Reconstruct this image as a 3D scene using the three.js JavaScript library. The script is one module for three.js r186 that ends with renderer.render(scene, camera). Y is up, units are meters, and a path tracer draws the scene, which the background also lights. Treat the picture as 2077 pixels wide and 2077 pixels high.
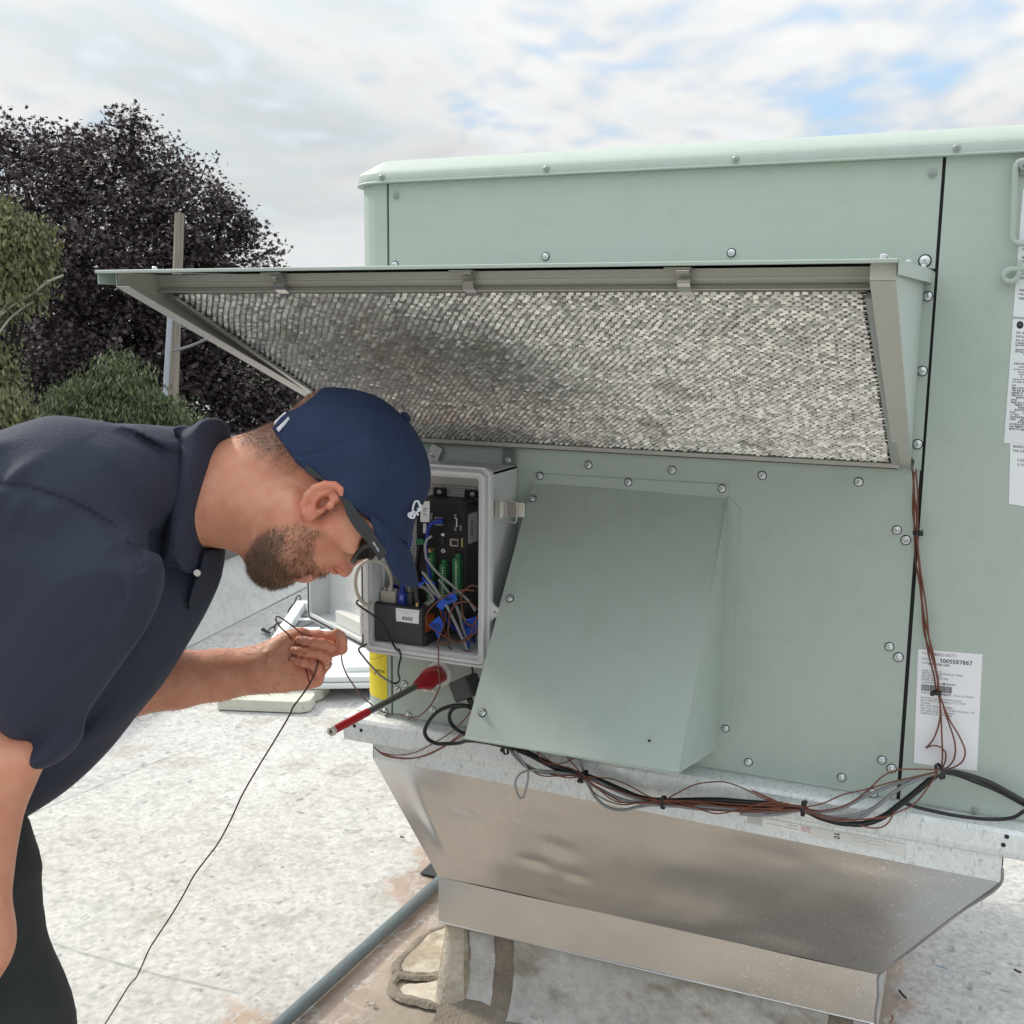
import * as THREE from 'three';
import { mergeGeometries, mergeVertices, toCreasedNormals } from 'three/addons/utils/BufferGeometryUtils.js';
import { RoundedBoxGeometry } from 'three/addons/geometries/RoundedBoxGeometry.js';

// ---------------------------------------------------------------- camera, sky, sun, exposure
const scene = new THREE.Scene();
const camera = new THREE.PerspectiveCamera(50.06, 1, 0.02, 900);
camera.position.set(0.9367, 1.2948, 1.6529);
camera.rotation.set(-0.16664, 0.40404, 0.00966, 'YXZ');
const renderer = new THREE.WebGLRenderer();
renderer.toneMapping = THREE.LinearToneMapping;
renderer.toneMappingExposure = 1.1;
renderer.shadowMap.enabled = true;

const TO_SUN = new THREE.Vector3(-0.72, 0.64, -0.17).normalize();
const sun = new THREE.DirectionalLight(new THREE.Color(1.0, 0.91, 0.77), 2.4);
sun.position.copy(TO_SUN).multiplyScalar(20);
sun.castShadow = true;
sun.shadow.radius = 13;
sun.shadow.mapSize.set(2048, 2048);
Object.assign(sun.shadow.camera, { left: -8, right: 8, top: 8, bottom: -8, near: 1, far: 60 });
scene.add(sun); scene.add(sun.target);

// ---------------------------------------------------------------- small helpers
function rng(seed) { let a = seed >>> 0; return () => { a = (a + 0x6D2B79F5) | 0; let t = Math.imul(a ^ (a >>> 15), 1 | a); t = (t + Math.imul(t ^ (t >>> 7), 61 | t)) ^ t; return ((t ^ (t >>> 14)) >>> 0) / 4294967296; }; }
const hash2 = (x, y, s = 0) => { let h = Math.imul(x, 374761393) + Math.imul(y, 668265263) + Math.imul(s, 974634541); h = Math.imul(h ^ (h >>> 13), 1274126177); return ((h ^ (h >>> 16)) >>> 0) / 4294967296; };
const sm = (t) => t * t * (3 - 2 * t);
function noise2(x, y, s = 0, wrap = 0) {
  const xi = Math.floor(x), yi = Math.floor(y), fx = sm(x - xi), fy = sm(y - yi);
  const w = (v) => (wrap ? ((v % wrap) + wrap) % wrap : v);
  const a = hash2(w(xi), w(yi), s), b = hash2(w(xi + 1), w(yi), s), c = hash2(w(xi), w(yi + 1), s), d = hash2(w(xi + 1), w(yi + 1), s);
  return a + (b - a) * fx + (c - a) * fy + (a - b - c + d) * fx * fy;
}
function fbm(x, y, o = 4, s = 0, wrap = 0) { let v = 0, a = 0.5, n = 0; for (let i = 0; i < o; i++) { v += a * noise2(x, y, s + i, wrap); n += a; a *= 0.5; x *= 2; y *= 2; wrap *= 2; } return v / n; }
const hash3 = (x, y, z) => hash2(x, Math.imul(y, 7919) + z, 3);
function noise3(x, y, z) {
  const xi = Math.floor(x), yi = Math.floor(y), zi = Math.floor(z), fx = sm(x - xi), fy = sm(y - yi), fz = sm(z - zi);
  const L = (a, b, t) => a + (b - a) * t;
  const g = (i, j, k) => hash3(xi + i, yi + j, zi + k);
  return L(L(L(g(0, 0, 0), g(1, 0, 0), fx), L(g(0, 1, 0), g(1, 1, 0), fx), fy), L(L(g(0, 0, 1), g(1, 0, 1), fx), L(g(0, 1, 1), g(1, 1, 1), fx), fy), fz);
}
const clamp = (v, a = 0, b = 1) => Math.min(b, Math.max(a, v));
const smooth = (a, b, v) => sm(clamp((v - a) / (b - a)));
const mix = (a, b, t) => a + (b - a) * t;
const V = (a) => (a.isVector3 ? a.clone() : new THREE.Vector3(a[0], a[1], a[2]));
const used = new Map();
function numbered(n) { const k = used.get(n) || 0; used.set(n, k + 1); return k ? n + '_' + String(k).padStart(3, '0') : n; }
function shade(m) { m.castShadow = true; m.receiveShadow = true; return m; }
function merge(list) {
  if (!Array.isArray(list)) return list;
  const flat = list.map((g) => { let h = g.index ? g.toNonIndexed() : g; for (const k of Object.keys(h.attributes)) if (!['position', 'normal', 'uv', 'color'].includes(k)) h.deleteAttribute(k); return h; });
  const hasC = flat.some((g) => g.attributes.color), hasU = flat.every((g) => g.attributes.uv);
  for (const g of flat) {
    if (!hasU) g.deleteAttribute('uv');
    if (hasC && !g.attributes.color) g.setAttribute('color', new THREE.BufferAttribute(new Float32Array(g.attributes.position.count * 3).fill(1), 3));
  }
  return flat.length > 1 ? mergeGeometries(flat) : flat[0];
}
function obj(name, geos, mat, parent = scene, label) {   // one named mesh
  const m = shade(new THREE.Mesh(merge(geos), mat));
  m.name = parent === scene ? numbered(name) : name;
  if (label) m.userData.label = label;
  parent.add(m); return m;
}
function tag(o, label, category, group) { o.userData.label = label; o.userData.category = category; if (group) o.userData.group = group; return o; }
function thing(name, label, category, pos = [0, 0, 0], group) {
  const o = new THREE.Group(); o.name = numbered(name); o.position.set(...pos); scene.add(o); return tag(o, label, category, group);
}
function struct(name, geos, mat) { const o = obj(name, geos, mat); o.userData.kind = 'structure'; return o; }
// a thing whose children are given in world metres: its own origin is at `base`
function atBase(o, base) { const b = V(base); o.position.copy(b); for (const c of o.children) c.position.sub(b); return o; }
const box = (w, h, d, x = 0, y = 0, z = 0) => new THREE.BoxGeometry(w, h, d).translate(x, y, z);
const rbox = (w, h, d, r, x = 0, y = 0, z = 0, s = 2) => new RoundedBoxGeometry(w, h, d, s, r).translate(x, y, z);
function bx(x0, x1, y0, y1, z0, z1, r = 0) { const w = x1 - x0, h = y1 - y0, d = z1 - z0; const a = [(x0 + x1) / 2, (y0 + y1) / 2, (z0 + z1) / 2]; return r ? rbox(w, h, d, Math.min(r, w / 2.02, h / 2.02, d / 2.02), ...a) : box(w, h, d, ...a); }
function rod(a, b, r0, r1 = r0, n = 12) {
  a = V(a); b = V(b); const d = b.clone().sub(a), l = d.length();
  return new THREE.CylinderGeometry(r1, r0, l, n, 1).applyQuaternion(new THREE.Quaternion().setFromUnitVectors(new THREE.Vector3(0, 1, 0), d.normalize())).translate((a.x + b.x) / 2, (a.y + b.y) / 2, (a.z + b.z) / 2);
}
function tube(pts, r, seg = 0, rad = 8, closed = false) {
  const c = new THREE.CatmullRomCurve3(pts.map(V), closed, 'centripetal');
  const g = new THREE.TubeGeometry(c, seg || Math.max(8, pts.length * 8), r, rad, closed);
  if (closed) return g;
  const e = [g];
  for (const t of [0, 1]) e.push(new THREE.SphereGeometry(r * 0.99, rad, 4).translate(...c.getPoint(t).toArray()));
  return merge(e);
}
// a flat sheet of metal: polygon of coplanar 3-D points, thickened by t to the side away from its normal
function sheet(pts, t) {
  const p = pts.map(V), n = new THREE.Vector3();
  for (let i = 0; i < p.length; i++) { const a = p[i], b = p[(i + 1) % p.length]; n.x += (a.y - b.y) * (a.z + b.z); n.y += (a.z - b.z) * (a.x + b.x); n.z += (a.x - b.x) * (a.y + b.y); }
  n.normalize();
  const u = p[1].clone().sub(p[0]).normalize(), v = n.clone().cross(u);
  const s = new THREE.Shape(p.map((q) => { const d = q.clone().sub(p[0]); return new THREE.Vector2(d.dot(u), d.dot(v)); }));
  const g = new THREE.ExtrudeGeometry(s, { depth: t, bevelEnabled: false }).translate(0, 0, -t);
  return g.applyMatrix4(new THREE.Matrix4().makeBasis(u, v, n).setPosition(p[0]));
}
const circlePts = (n, f) => Array.from({ length: n }, (_, i) => f((i / n) * Math.PI * 2));
function tex(n, f, { srgb = false, rep = [1, 1], ch = 4, m = n } = {}) {     // f(u, v) -> [r, g, b(, a)] in 0..1 (linear values unless srgb)
  const d = new Uint8Array(n * m * 4);
  for (let j = 0; j < m; j++) for (let i = 0; i < n; i++) {
    const c = f((i + 0.5) / n, (j + 0.5) / m), o = (j * n + i) * 4;
    const g = Array.isArray(c) ? c : [c, c, c];
    for (let k = 0; k < 3; k++) { let x = clamp(g[k]); if (srgb) x = x <= 0.0031308 ? 12.92 * x : 1.055 * Math.pow(x, 1 / 2.4) - 0.055; d[o + k] = x * 255 + 0.5; }
    d[o + 3] = g.length > 3 ? clamp(g[3]) * 255 : 255;
  }
  const t = new THREE.DataTexture(d, n, m);
  t.wrapS = t.wrapT = THREE.RepeatWrapping; t.magFilter = THREE.LinearFilter; t.minFilter = THREE.LinearMipmapLinearFilter; t.generateMipmaps = true;
  if (srgb) t.colorSpace = THREE.SRGBColorSpace;
  t.repeat.set(...rep); t.needsUpdate = true; return t;
}
function rep(t, a, b = a) { const c = t.clone(); c.repeat.set(a, b); c.needsUpdate = true; return c; }
function boxUV(g, s = 1) {                 // uv in metres, by the way each face points
  if (g.index) g = g.toNonIndexed();
  const p = g.attributes.position, nn = g.attributes.normal, uv = new Float32Array(p.count * 2);
  for (let i = 0; i < p.count; i += 3) {
    let nx = 0, ny = 0, nz = 0; for (let k = 0; k < 3; k++) { nx += nn.getX(i + k); ny += nn.getY(i + k); nz += nn.getZ(i + k); }
    nx = Math.abs(nx); ny = Math.abs(ny); nz = Math.abs(nz);
    for (let k = 0; k < 3; k++) { const x = p.getX(i + k), y = p.getY(i + k), z = p.getZ(i + k); const q = nz >= nx && nz >= ny ? [x, y] : nx >= ny ? [z, y] : [x, z]; uv[(i + k) * 2] = q[0] * s; uv[(i + k) * 2 + 1] = q[1] * s; }
  }
  g.setAttribute('uv', new THREE.BufferAttribute(uv, 2)); return g;
}
function paintVerts(g, f) {
  const p = g.attributes.position, n = g.attributes.normal, c = new Float32Array(p.count * 3);
  for (let i = 0; i < p.count; i++) { const q = f(p.getX(i), p.getY(i), p.getZ(i), n ? n.getX(i) : 0, n ? n.getY(i) : 0, n ? n.getZ(i) : 0); c[i * 3] = q[0]; c[i * 3 + 1] = q[1]; c[i * 3 + 2] = q[2]; }
  g.setAttribute('color', new THREE.BufferAttribute(c, 3)); return g;
}
const colour = (g, r, gg, b) => paintVerts(g, () => [r, gg, b]);
function label(w, h, draw, dpi = 3000) {     // a print: canvas of w x h metres
  const c = document.createElement('canvas'); c.width = Math.min(2048, Math.round(w * dpi)); c.height = Math.min(2048, Math.round(h * dpi));
  const x = c.getContext('2d'); draw(x, c.width, c.height);
  const t = new THREE.CanvasTexture(c); t.colorSpace = THREE.SRGBColorSpace; t.anisotropy = 8; return t;
}
function std(r, g, b, rough, metal = 0, o = {}) { return new THREE.MeshStandardMaterial({ color: new THREE.Color().setRGB(r, g, b), roughness: rough, metalness: metal, side: THREE.DoubleSide, ...o }); }
// a printed sheet lying on a plane given by its four corners (top-left, top-right, bottom-right, bottom-left)
function decal(c, t = 0.0004) {
  const [a, b, d, e] = c.map(V), n = b.clone().sub(a).cross(e.clone().sub(a)).normalize().multiplyScalar(-1);
  const g = new THREE.BufferGeometry(), P = [], U = [];
  const up = (q, k) => q.clone().addScaledVector(n, k);
  const quad = (q, uv) => { for (const i of [0, 3, 2, 0, 2, 1]) { P.push(...q[i].toArray()); U.push(...uv[i]); } };
  const uv = [[0, 1], [1, 1], [1, 0], [0, 0]], top = [a, b, d, e].map((q) => up(q, t)), bot = [a, b, d, e];
  quad(top, uv);
  for (let i = 0; i < 4; i++) { const j = (i + 1) % 4; quad([top[i], top[j], bot[j], bot[i]], [uv[i], uv[j], uv[j], uv[i]].map((q) => [q[0] * 0.02 + 0.005, q[1] * 0.02 + 0.97])); }
  g.setAttribute('position', new THREE.Float32BufferAttribute(P, 3)); g.setAttribute('uv', new THREE.Float32BufferAttribute(U, 2)); g.computeVertexNormals(); return g;
}

// ---------------------------------------------------------------- sky: thin broken cloud, brighter round the hidden sun
{
  const W = 2048, H = 1024, d = new Float32Array(W * H * 4);
  for (let j = 0; j < H; j++) {
    const el = ((j + 0.5) / H - 0.5) * Math.PI, dy = Math.sin(el), ce = Math.cos(el);
    for (let i = 0; i < W; i++) {
      const az = ((i + 0.5) / W - 0.5) * 2 * Math.PI, dx = Math.cos(az) * ce, dz = Math.sin(az) * ce, o = (j * W + i) * 4;
      let r, g, b;
      if (dy < -0.02) { r = 0.30; g = 0.31; b = 0.31; }
      else {
        const y = Math.max(dy, 0), k = 1 / (y + 0.17), px = dx * k, pz = dz * k;
        const wx = fbm(px * 1.3 + 3, pz * 1.3, 3, 11) - 0.5, wz = fbm(px * 1.3, pz * 1.3 + 7, 3, 17) - 0.5;
        const qx = px * 1.05 - pz * 0.35, qz = pz * 1.05 + px * 0.35;
        const big = fbm(qx * 1.1 + wx * 1.5 + 1.3, qz * 1.1 + wz * 1.5, 4, 21);
        const mid = fbm(qx * 3.4 + wx * 2.6, qz * 3.4 + wz * 2.6, 5, 31);
        const fine = fbm(qx * 10 + wx * 4, qz * 10 + wz * 4, 4, 41);
        const dens = big * 0.32 + mid * 0.43 + fine * 0.25;
        const cov = smooth(0.27, 0.46, dens), thick = smooth(0.44, 0.66, dens);
        const hz = Math.exp(-y * 5.5);
        const blue = [mix(0.34, 0.56, hz), mix(0.53, 0.72, hz), mix(0.78, 0.84, hz)];
        const sd = Math.max(0, dx * TO_SUN.x + dy * TO_SUN.y + dz * TO_SUN.z);
        const glow = 0.28 * Math.pow(sd, 5) + 1.2 * Math.pow(sd, 40);
        const lit = mix(0.72, 0.52, thick) + 0.34 * (mid - 0.5) + 0.30 * (fine - 0.5);
        const cl = [lit * mix(1.0, 0.92, thick), lit, lit * mix(0.99, 1.04, thick)];
        const c = cov * 0.93 + 0.04;
        r = mix(blue[0], cl[0], c); g = mix(blue[1], cl[1], c); b = mix(blue[2], cl[2], c);
        const low = smooth(0.16, 0.0, y) * 0.75; r = mix(r, 0.90, low); g = mix(g, 0.925, low); b = mix(b, 0.935, low);
        const dome = (1 + 1.7 * y) / 1.2; r *= dome; g *= dome; b *= dome;
        r *= 1 + glow; g *= 1 + glow * 0.97; b *= 1 + glow * 0.92;
      }
      d[o] = r; d[o + 1] = g; d[o + 2] = b; d[o + 3] = 1;
    }
  }
  const t = new THREE.DataTexture(d, W, H, THREE.RGBAFormat, THREE.FloatType);
  t.mapping = THREE.EquirectangularReflectionMapping; t.magFilter = THREE.LinearFilter; t.minFilter = THREE.LinearFilter; t.wrapS = THREE.RepeatWrapping; t.needsUpdate = true;
  scene.background = t; scene.environment = t;
}

// ---------------------------------------------------------------- shared surfaces
const fineNoise = tex(256, (u, v) => fbm(u * 32, v * 32, 4, 5, 32));
const peel = tex(256, (u, v) => 0.6 * noise2(u * 64, v * 64, 9, 64) + 0.4 * noise2(u * 24, v * 24, 8, 24));
const spangle = tex(512, (u, v) => {            // galvanised crystals
  let best = 9, id = 0; const X = u * 44, Y = v * 44, xi = Math.floor(X), yi = Math.floor(Y);
  for (let j = -1; j <= 1; j++) for (let i = -1; i <= 1; i++) { const a = (((xi + i) % 44) + 44) % 44, b = (((yi + j) % 44) + 44) % 44; const px = xi + i + hash2(a, b, 1), py = yi + j + hash2(a, b, 2); const d = Math.hypot(X - px, Y - py); if (d < best) { best = d; id = hash2(a, b, 7); } }
  return clamp(0.35 + 0.45 * id + 0.25 * (fbm(u * 60, v * 60, 3, 4, 60) - 0.5));
});
const spangleColour = tex(512, (u, v) => { const s = fbm(u * 90, v * 60, 4, 14, 30), l = noise2(u * 160, v * 40, 3, 40); const k = 0.66 + 0.22 * s + (l > 0.8 ? -0.12 : 0.05); return [k * 0.985, k, k * 0.995]; }, { srgb: true });
const streaks = tex(512, (u, v) => { const w = 0.5 + 0.5 * Math.sin(6.2832 * (u + 0.1 * noise2(3, v * 4, 2, 4))), a = fbm(u * 16, v * 2, 4, 4, 2), s = smooth(0.45, 0.85, a) * w, d = fbm(u * 24, v * 24, 4, 12, 24); const k = 0.985 - 0.035 * s - 0.03 * smooth(0.58, 0.7, d); return [k, k * 0.998, k * 0.985]; }, { srgb: true });
const paint = std(0.435, 0.505, 0.458, 0.42, 0, { map: rep(streaks, 1.6), bumpMap: rep(peel, 14), bumpScale: 0.00012, roughnessMap: rep(tex(256, (u, v) => { const k = 0.46 + 0.14 * fbm(u * 3, v * 18, 3, 3, 3) ; return [k, k, k]; }), 1) });
paint.roughness = 1;
const paintPanel = paint.clone(); 
const gasket = std(0.022, 0.024, 0.024, 0.8);
const galv = std(0.95, 0.98, 0.98, 0.5, 0.25, { map: rep(spangleColour, 3), roughnessMap: rep(spangle, 3), bumpMap: rep(fineNoise, 8), bumpScale: 0.0002 });
galv.roughness = 0.85;
const galvSmooth = std(1, 1, 1, 0.27, 0.92, { map: (() => { const t = tex(1024, (u, v) => {
  let k = 0.70 + 0.05 * (fbm(u * 60, v * 60, 3, 8, 60) - 0.5); const cl = smooth(0.42, 0.66, fbm(u * 5, v * 5, 3, 21, 5));
  if (noise2(u * 420, v * 420, 5, 420) > 0.90 - 0.10 * cl && hash2(Math.floor(u * 300), Math.floor(v * 300), 4) < 0.55 * cl) k += 0.22;      // dried splashes
  for (const [x0, y0, x1, y1] of [[0.5, 0.66, 0.72, 0.53], [0.51, 0.655, 0.70, 0.55], [0.2, 0.2, 0.27, 0.17], [0.85, 0.3, 0.9, 0.27]]) { const f = (u - x0) / (x1 - x0); if (f > 0 && f < 1) { const d = Math.abs(v - mix(y0, y1, f) - 0.012 * Math.sin(f * 3)); if (d < 0.0012) k += 0.10 * noise2(u * 60, 3, 7); } }
  return [k, k * 1.01, k * 1.015]; }, { srgb: true }); t.repeat.set(0.9, 0.9); return t; })() });
const zinc = std(0.72, 0.74, 0.76, 0.28, 0.9, { vertexColors: true });
const bareSteel = std(0.62, 0.61, 0.58, 0.32, 0.95);
const blackPlastic = std(0.014, 0.0145, 0.016, 0.42);
const greyPlastic = std(0.34, 0.35, 0.36, 0.45);

// ---------------------------------------------------------------- ground, roof, parapet
{
  const g = new THREE.PlaneGeometry(1400, 1400, 1, 1).rotateX(-Math.PI / 2).translate(0, -4.2, 0);
  struct('ground', boxUV(g, 0.2), std(0.07, 0.09, 0.045, 0.95, 0, { map: rep(tex(256, (u, v) => { const k = 0.7 + 0.3 * fbm(u * 20, v * 20, 4, 2, 20); return [k, k, k]; }), 1) }));
}
const ROOF = { x0: -4.0, z0: -4.4, s: 5.8 };
const PRINTS = [[-.9367,0,-.6109],[-.6372,0,-.4219],[-.4327,0,-.2054],[-1.0266,0,-.164],[-.6602,0,-.0113],[-1.1974,0,-.8352],[-.8718,0,-.9757],[-1.4092,0,-.842],[-1.2009,0,-1.2146],[-1.0796,0,-1.0381],[-.6804,0,-.1078],[-.5441,0,-.8494],[-.8794,0,-.9769],[-.7197,0,-.986],[-.989,0,-1.3095],[-.419,0,-.6072],[-.7251,0,-.9847],[-.2435,0,-.4284]];
const BROWN = [[-.287,0,-.6669],[-.3007,0,-.6094],[-.2818,0,-.5394],[-.2825,0,-.4644],[-.2501,0,-.3995],[-.1949,0,-.3736],[-.1801,0,-.3076],[-.19,0,-.2568],[-.176,0,-.1965],[-.1787,0,-.1115],[-.1731,0,-.0265],[-.2056,0,0.0614],[-.3209,0,0.0681],[-.3041,0,0.1498]];
const SEAM_A = [[-1.3323,0,-.3636],[-1.3015,0,-.6041],[-1.267,0,-.8288],[-1.2315,0,-.9503]], SEAM_B = [[-.8427,0,0.0621],[-.7054,0,0.0668],[-.509,0,0.0647],[-.3259,0,0.049]], SEAM_C = [[0.1561,0,-1.6232]];
function segDist(x, z, pts) { let d = 9; for (let i = 0; i + 1 < pts.length; i++) { const [ax, , az] = pts[i], [bx2, , bz] = pts[i + 1]; const ux = bx2 - ax, uz = bz - az; const t = clamp(((x - ax) * ux + (z - az) * uz) / (ux * ux + uz * uz)); d = Math.min(d, Math.hypot(x - ax - ux * t, z - az - uz * t)); } return d; }
const BROWN_LOOP = [...BROWN.map((q) => [q[0], q[2]]), [0.1, 0.62], [1.3, 0.55], [1.3, -0.7], [BROWN[0][0] + 0.2, -0.7]];
function inBrown(x, z) { let c = false; for (let i = 0, j = BROWN_LOOP.length - 1; i < BROWN_LOOP.length; j = i++) { const [ax, az] = BROWN_LOOP[i], [cx, cz] = BROWN_LOOP[j]; if (az > z !== cz > z && x < ((cx - ax) * (z - az)) / (cz - az) + ax) c = !c; } return c; }
{
  const prints = PRINTS.map((p, i) => ({ x: p[0], z: p[2], a: hash2(i, 3) * 3, l: 0.055 + 0.035 * hash2(i, 9), w: 0.028 + 0.016 * hash2(i, 5), k: 0.4 + 0.5 * hash2(i, 6), tan: hash2(i, 8) }));
  const map = tex(2048, (u, v) => {
    const x = ROOF.x0 + u * ROOF.s, z = ROOF.z0 + v * ROOF.s;
    const n1 = fbm(x * 2.2 + 5, z * 2.2, 4, 3), n2 = fbm(x * 11, z * 11, 4, 7), n3 = noise2(x * 75, z * 75, 5), n4 = noise2(x * 150, z * 150, 6), n5 = fbm(x * 34, z * 34, 3, 27);
    let k = 0.48 + 0.05 * (n1 - 0.5) + 0.05 * (n2 - 0.5) + 0.13 * (n5 - 0.5) + 0.15 * (n3 - 0.5) + 0.12 * (n4 - 0.5);
    if (n3 > 0.72 && n5 > 0.5) k -= 0.15 * smooth(0.72, 0.9, n3);
    if (noise2(x * 55 + 9, z * 55, 15) > 0.9) k -= 0.14;
    let c = [k, k * 0.985, k * 0.95];
    const veil = smooth(0.45, 0.68, fbm(x * 1.4 + 9, z * 1.4, 4, 13)); c = c.map((q, i) => q * (1 - veil * [0.05, 0.065, 0.10][i]));
    for (const p of prints) {
      const dx = x - p.x, dz = z - p.z; if (Math.abs(dx) > 0.16 || Math.abs(dz) > 0.16) continue;
      const cx = (dx * Math.cos(p.a) + dz * Math.sin(p.a)) / p.l, cz = (-dx * Math.sin(p.a) + dz * Math.cos(p.a)) / p.w;
      const d = Math.hypot(cx, cz) + 0.5 * (fbm(x * 30, z * 30, 3, 4) - 0.5);
      const ring = Math.exp(-Math.pow((d - 0.95) / 0.13, 2)), inn = smooth(1.0, 0.7, d);
      const m = (0.35 * ring + inn * (0.18 + 0.55 * smooth(0.45, 0.62, n5))) * p.k;
      c = c.map((q, i) => mix(q, [0.30, 0.27, 0.21 + 0.03 * p.tan][i], m));
    }
    const sA = Math.min(segDist(x, z, SEAM_A), segDist(x, z, SEAM_B)); if (sA < 0.01) { const m = smooth(0.006, 0.002, sA) * (0.18 + 0.2 * n5); c = c.map((q) => q * (1 - m)); }
    let sd = segDist(x, z, BROWN) * (inBrown(x, z) ? 1 : -1);
    const right = x - 0.845 - 0.04 * (n2 - 0.5); if (z > -1.5) sd = Math.min(sd, right > 0 ? -right : 9); if (z < -0.75) sd = -1; sd = Math.min(sd, 0.62 - z);
    sd += 0.16 * (n1 - 0.5) + 0.08 * (n2 - 0.5);
    if (sd > -0.12) {
      const b = smooth(-0.015, 0.03, sd);
      const flake = Math.abs(fbm(x * 26, z * 26, 4, 61) - 0.5) * 2;                 // peeled white film in a net of cracks
      const net = smooth(0.11, 0.03, flake) * smooth(0.20, 0.02, sd) * smooth(0.35, 0.1, z);
      const tone = 0.75 + 0.5 * n2 + 0.25 * (n5 - 0.5), warm = smooth(0.4, 0.6, fbm(x * 3 + 3, z * 3, 3, 71));
      const dirt = [mix(0.34, 0.42, warm) * tone, mix(0.29, 0.35, warm) * tone, mix(0.235, 0.265, warm) * tone];
      const pink = smooth(0.22, 0.0, sd); dirt[0] *= 1 + 0.06 * pink; dirt[1] *= 1 - 0.03 * pink;
      const m = b * (1 - net * 0.8);
      c = c.map((q, i) => mix(q, dirt[i], m));
      if (sd < 0) c = c.map((q) => q * (1 - 0.06 * smooth(-0.1, 0, sd) * n5));
    }
    return c;
  }, { srgb: true });
  map.wrapS = map.wrapT = THREE.MirroredRepeatWrapping;
  const bump = tex(512, (u, v) => 0.55 * fbm(u * 26, v * 26, 4, 33, 26) + 0.3 * smooth(0.55, 0.8, noise2(u * 60, v * 60, 35, 60)) + 0.15 * noise2(u * 128, v * 128, 37, 128));
  const m = std(1, 1, 1, 0.82, 0, { map, bumpMap: rep(bump, ROOF.s / 0.6), bumpScale: 0.0022, roughnessMap: rep(tex(256, (u, v) => 0.72 + 0.28 * fbm(u * 12, v * 12, 4, 3, 12)), 8) });
  m.roughness = 0.95;
  const g = new THREE.PlaneGeometry(9, 9.5, 120, 120).rotateX(-Math.PI / 2).translate(1.75, 0, -0.35);
  const p = g.attributes.position, uv = g.attributes.uv;
  for (let i = 0; i < p.count; i++) {
    const x = p.getX(i), z = p.getZ(i); p.setY(i, -0.004 + 0.008 * (fbm(x * 1.7, z * 1.7, 3, 51) - 0.5));
    uv.setXY(i, (x - ROOF.x0) / ROOF.s, (z - ROOF.z0) / ROOF.s);
  }
  g.computeVertexNormals();
  struct('roof', [g], m);
}
const membrane = std(0.60, 0.61, 0.60, 0.75, 0, { bumpMap: rep(fineNoise, 5), bumpScale: 0.0008, map: rep(tex(512, (u, v) => { const a = 0.86 + 0.14 * fbm(u * 6, v * 6, 4, 3, 6), b = fbm(u * 40, v * 40, 3, 6, 40); const k = a * (b > 0.6 ? 0.9 : 1); return [k, k * 0.99, k * 0.97]; }, { srgb: true }), 1) });
{
  // low parapet: a membrane draped over it, a grey metal cap on top
  const p = thing('parapet_wall', 'low white membrane covered parapet with grey metal cap behind the man', 'parapet', [-2.03, 0, -1.9]);
  const W = new THREE.PlaneGeometry(8.6, 0.30, 220, 24), q = W.attributes.position;
  for (let i = 0; i < q.count; i++) {
    const s = q.getX(i), h = q.getY(i) + 0.15, t = 1 - h / 0.30;
    const fold = 0.05 * (fbm(s * 2.3 + h * 3, h * 2.5 - s * 0.8, 3, 4) - 0.5) + 0.02 * (fbm(s * 7, h * 6 + s * 3, 2, 8) - 0.5);
    q.setXYZ(i, s, h, fold * Math.sin(Math.PI * clamp(t, 0.02, 0.98)) + 0.05 * t * t * t);
  }
  W.computeVertexNormals();
  obj('draped_membrane', boxUV(W, 1), membrane, p);
  obj('wall_core', box(8.6, 0.28, 0.16, 0, 0.14, -0.10), membrane, p);
  obj('metal_cap', [rbox(8.62, 0.055, 0.27, 0.006, 0, 0.315, -0.10)], std(0.085, 0.087, 0.088, 0.5), p);
  p.rotation.y = Math.PI / 2 + 0.142 - 0.0;
  const low = thing('neighbour_roof', 'white flat roof of the building beyond the parapet', 'roof', [-9, 0, -6]);
  low.userData.kind = 'structure';
  obj('roof_slab', boxUV(bx(-6.7, 6.7, -4.2, -0.25, -10, 10)), membrane, low); obj('roof_edge', bx(-6.75, 6.75, -0.25, -0.2, -10.05, 10.05, 0.01), std(0.3, 0.31, 0.32, 0.5), low);
  // the building that carries the roof
  const b = obj('building_wall', boxUV(bx(-2.75, 6.2, -4.2, -0.02, -5.05, 4.35)), std(0.33, 0.30, 0.26, 0.85)); b.userData.kind = 'structure';
}

// ---------------------------------------------------------------- trees and utility pole
const LEAFQ = new THREE.Object3D();
function mapleLeaf(s) {
  const pts = [[0, -0.5], [0.16, -0.22], [0.5, -0.22], [0.3, 0.0], [0.46, 0.32], [0.16, 0.2], [0, 0.62], [-0.16, 0.2], [-0.46, 0.32], [-0.3, 0.0], [-0.5, -0.22], [-0.16, -0.22]];
  const P = []; for (let i = 0; i < pts.length; i++) { const a = pts[i], b = pts[(i + 1) % pts.length]; for (const q of [[0, 0], a, b]) P.push(q[0] * s, q[1] * s, -0.5 * Math.abs(q[0]) * s * 0.5); }
  const g = new THREE.BufferGeometry(); g.setAttribute('position', new THREE.Float32BufferAttribute(P, 3)); g.computeVertexNormals(); return g;
}
function narrowLeaf(l, w) { const P = [0, 0, 0, w, l * 0.5, 0.15 * w, 0, l, 0, 0, 0, 0, 0, l, 0, -w, l * 0.5, 0.15 * w]; const g = new THREE.BufferGeometry(); g.setAttribute('position', new THREE.Float32BufferAttribute(P, 3)); g.computeVertexNormals(); return g; }
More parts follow.
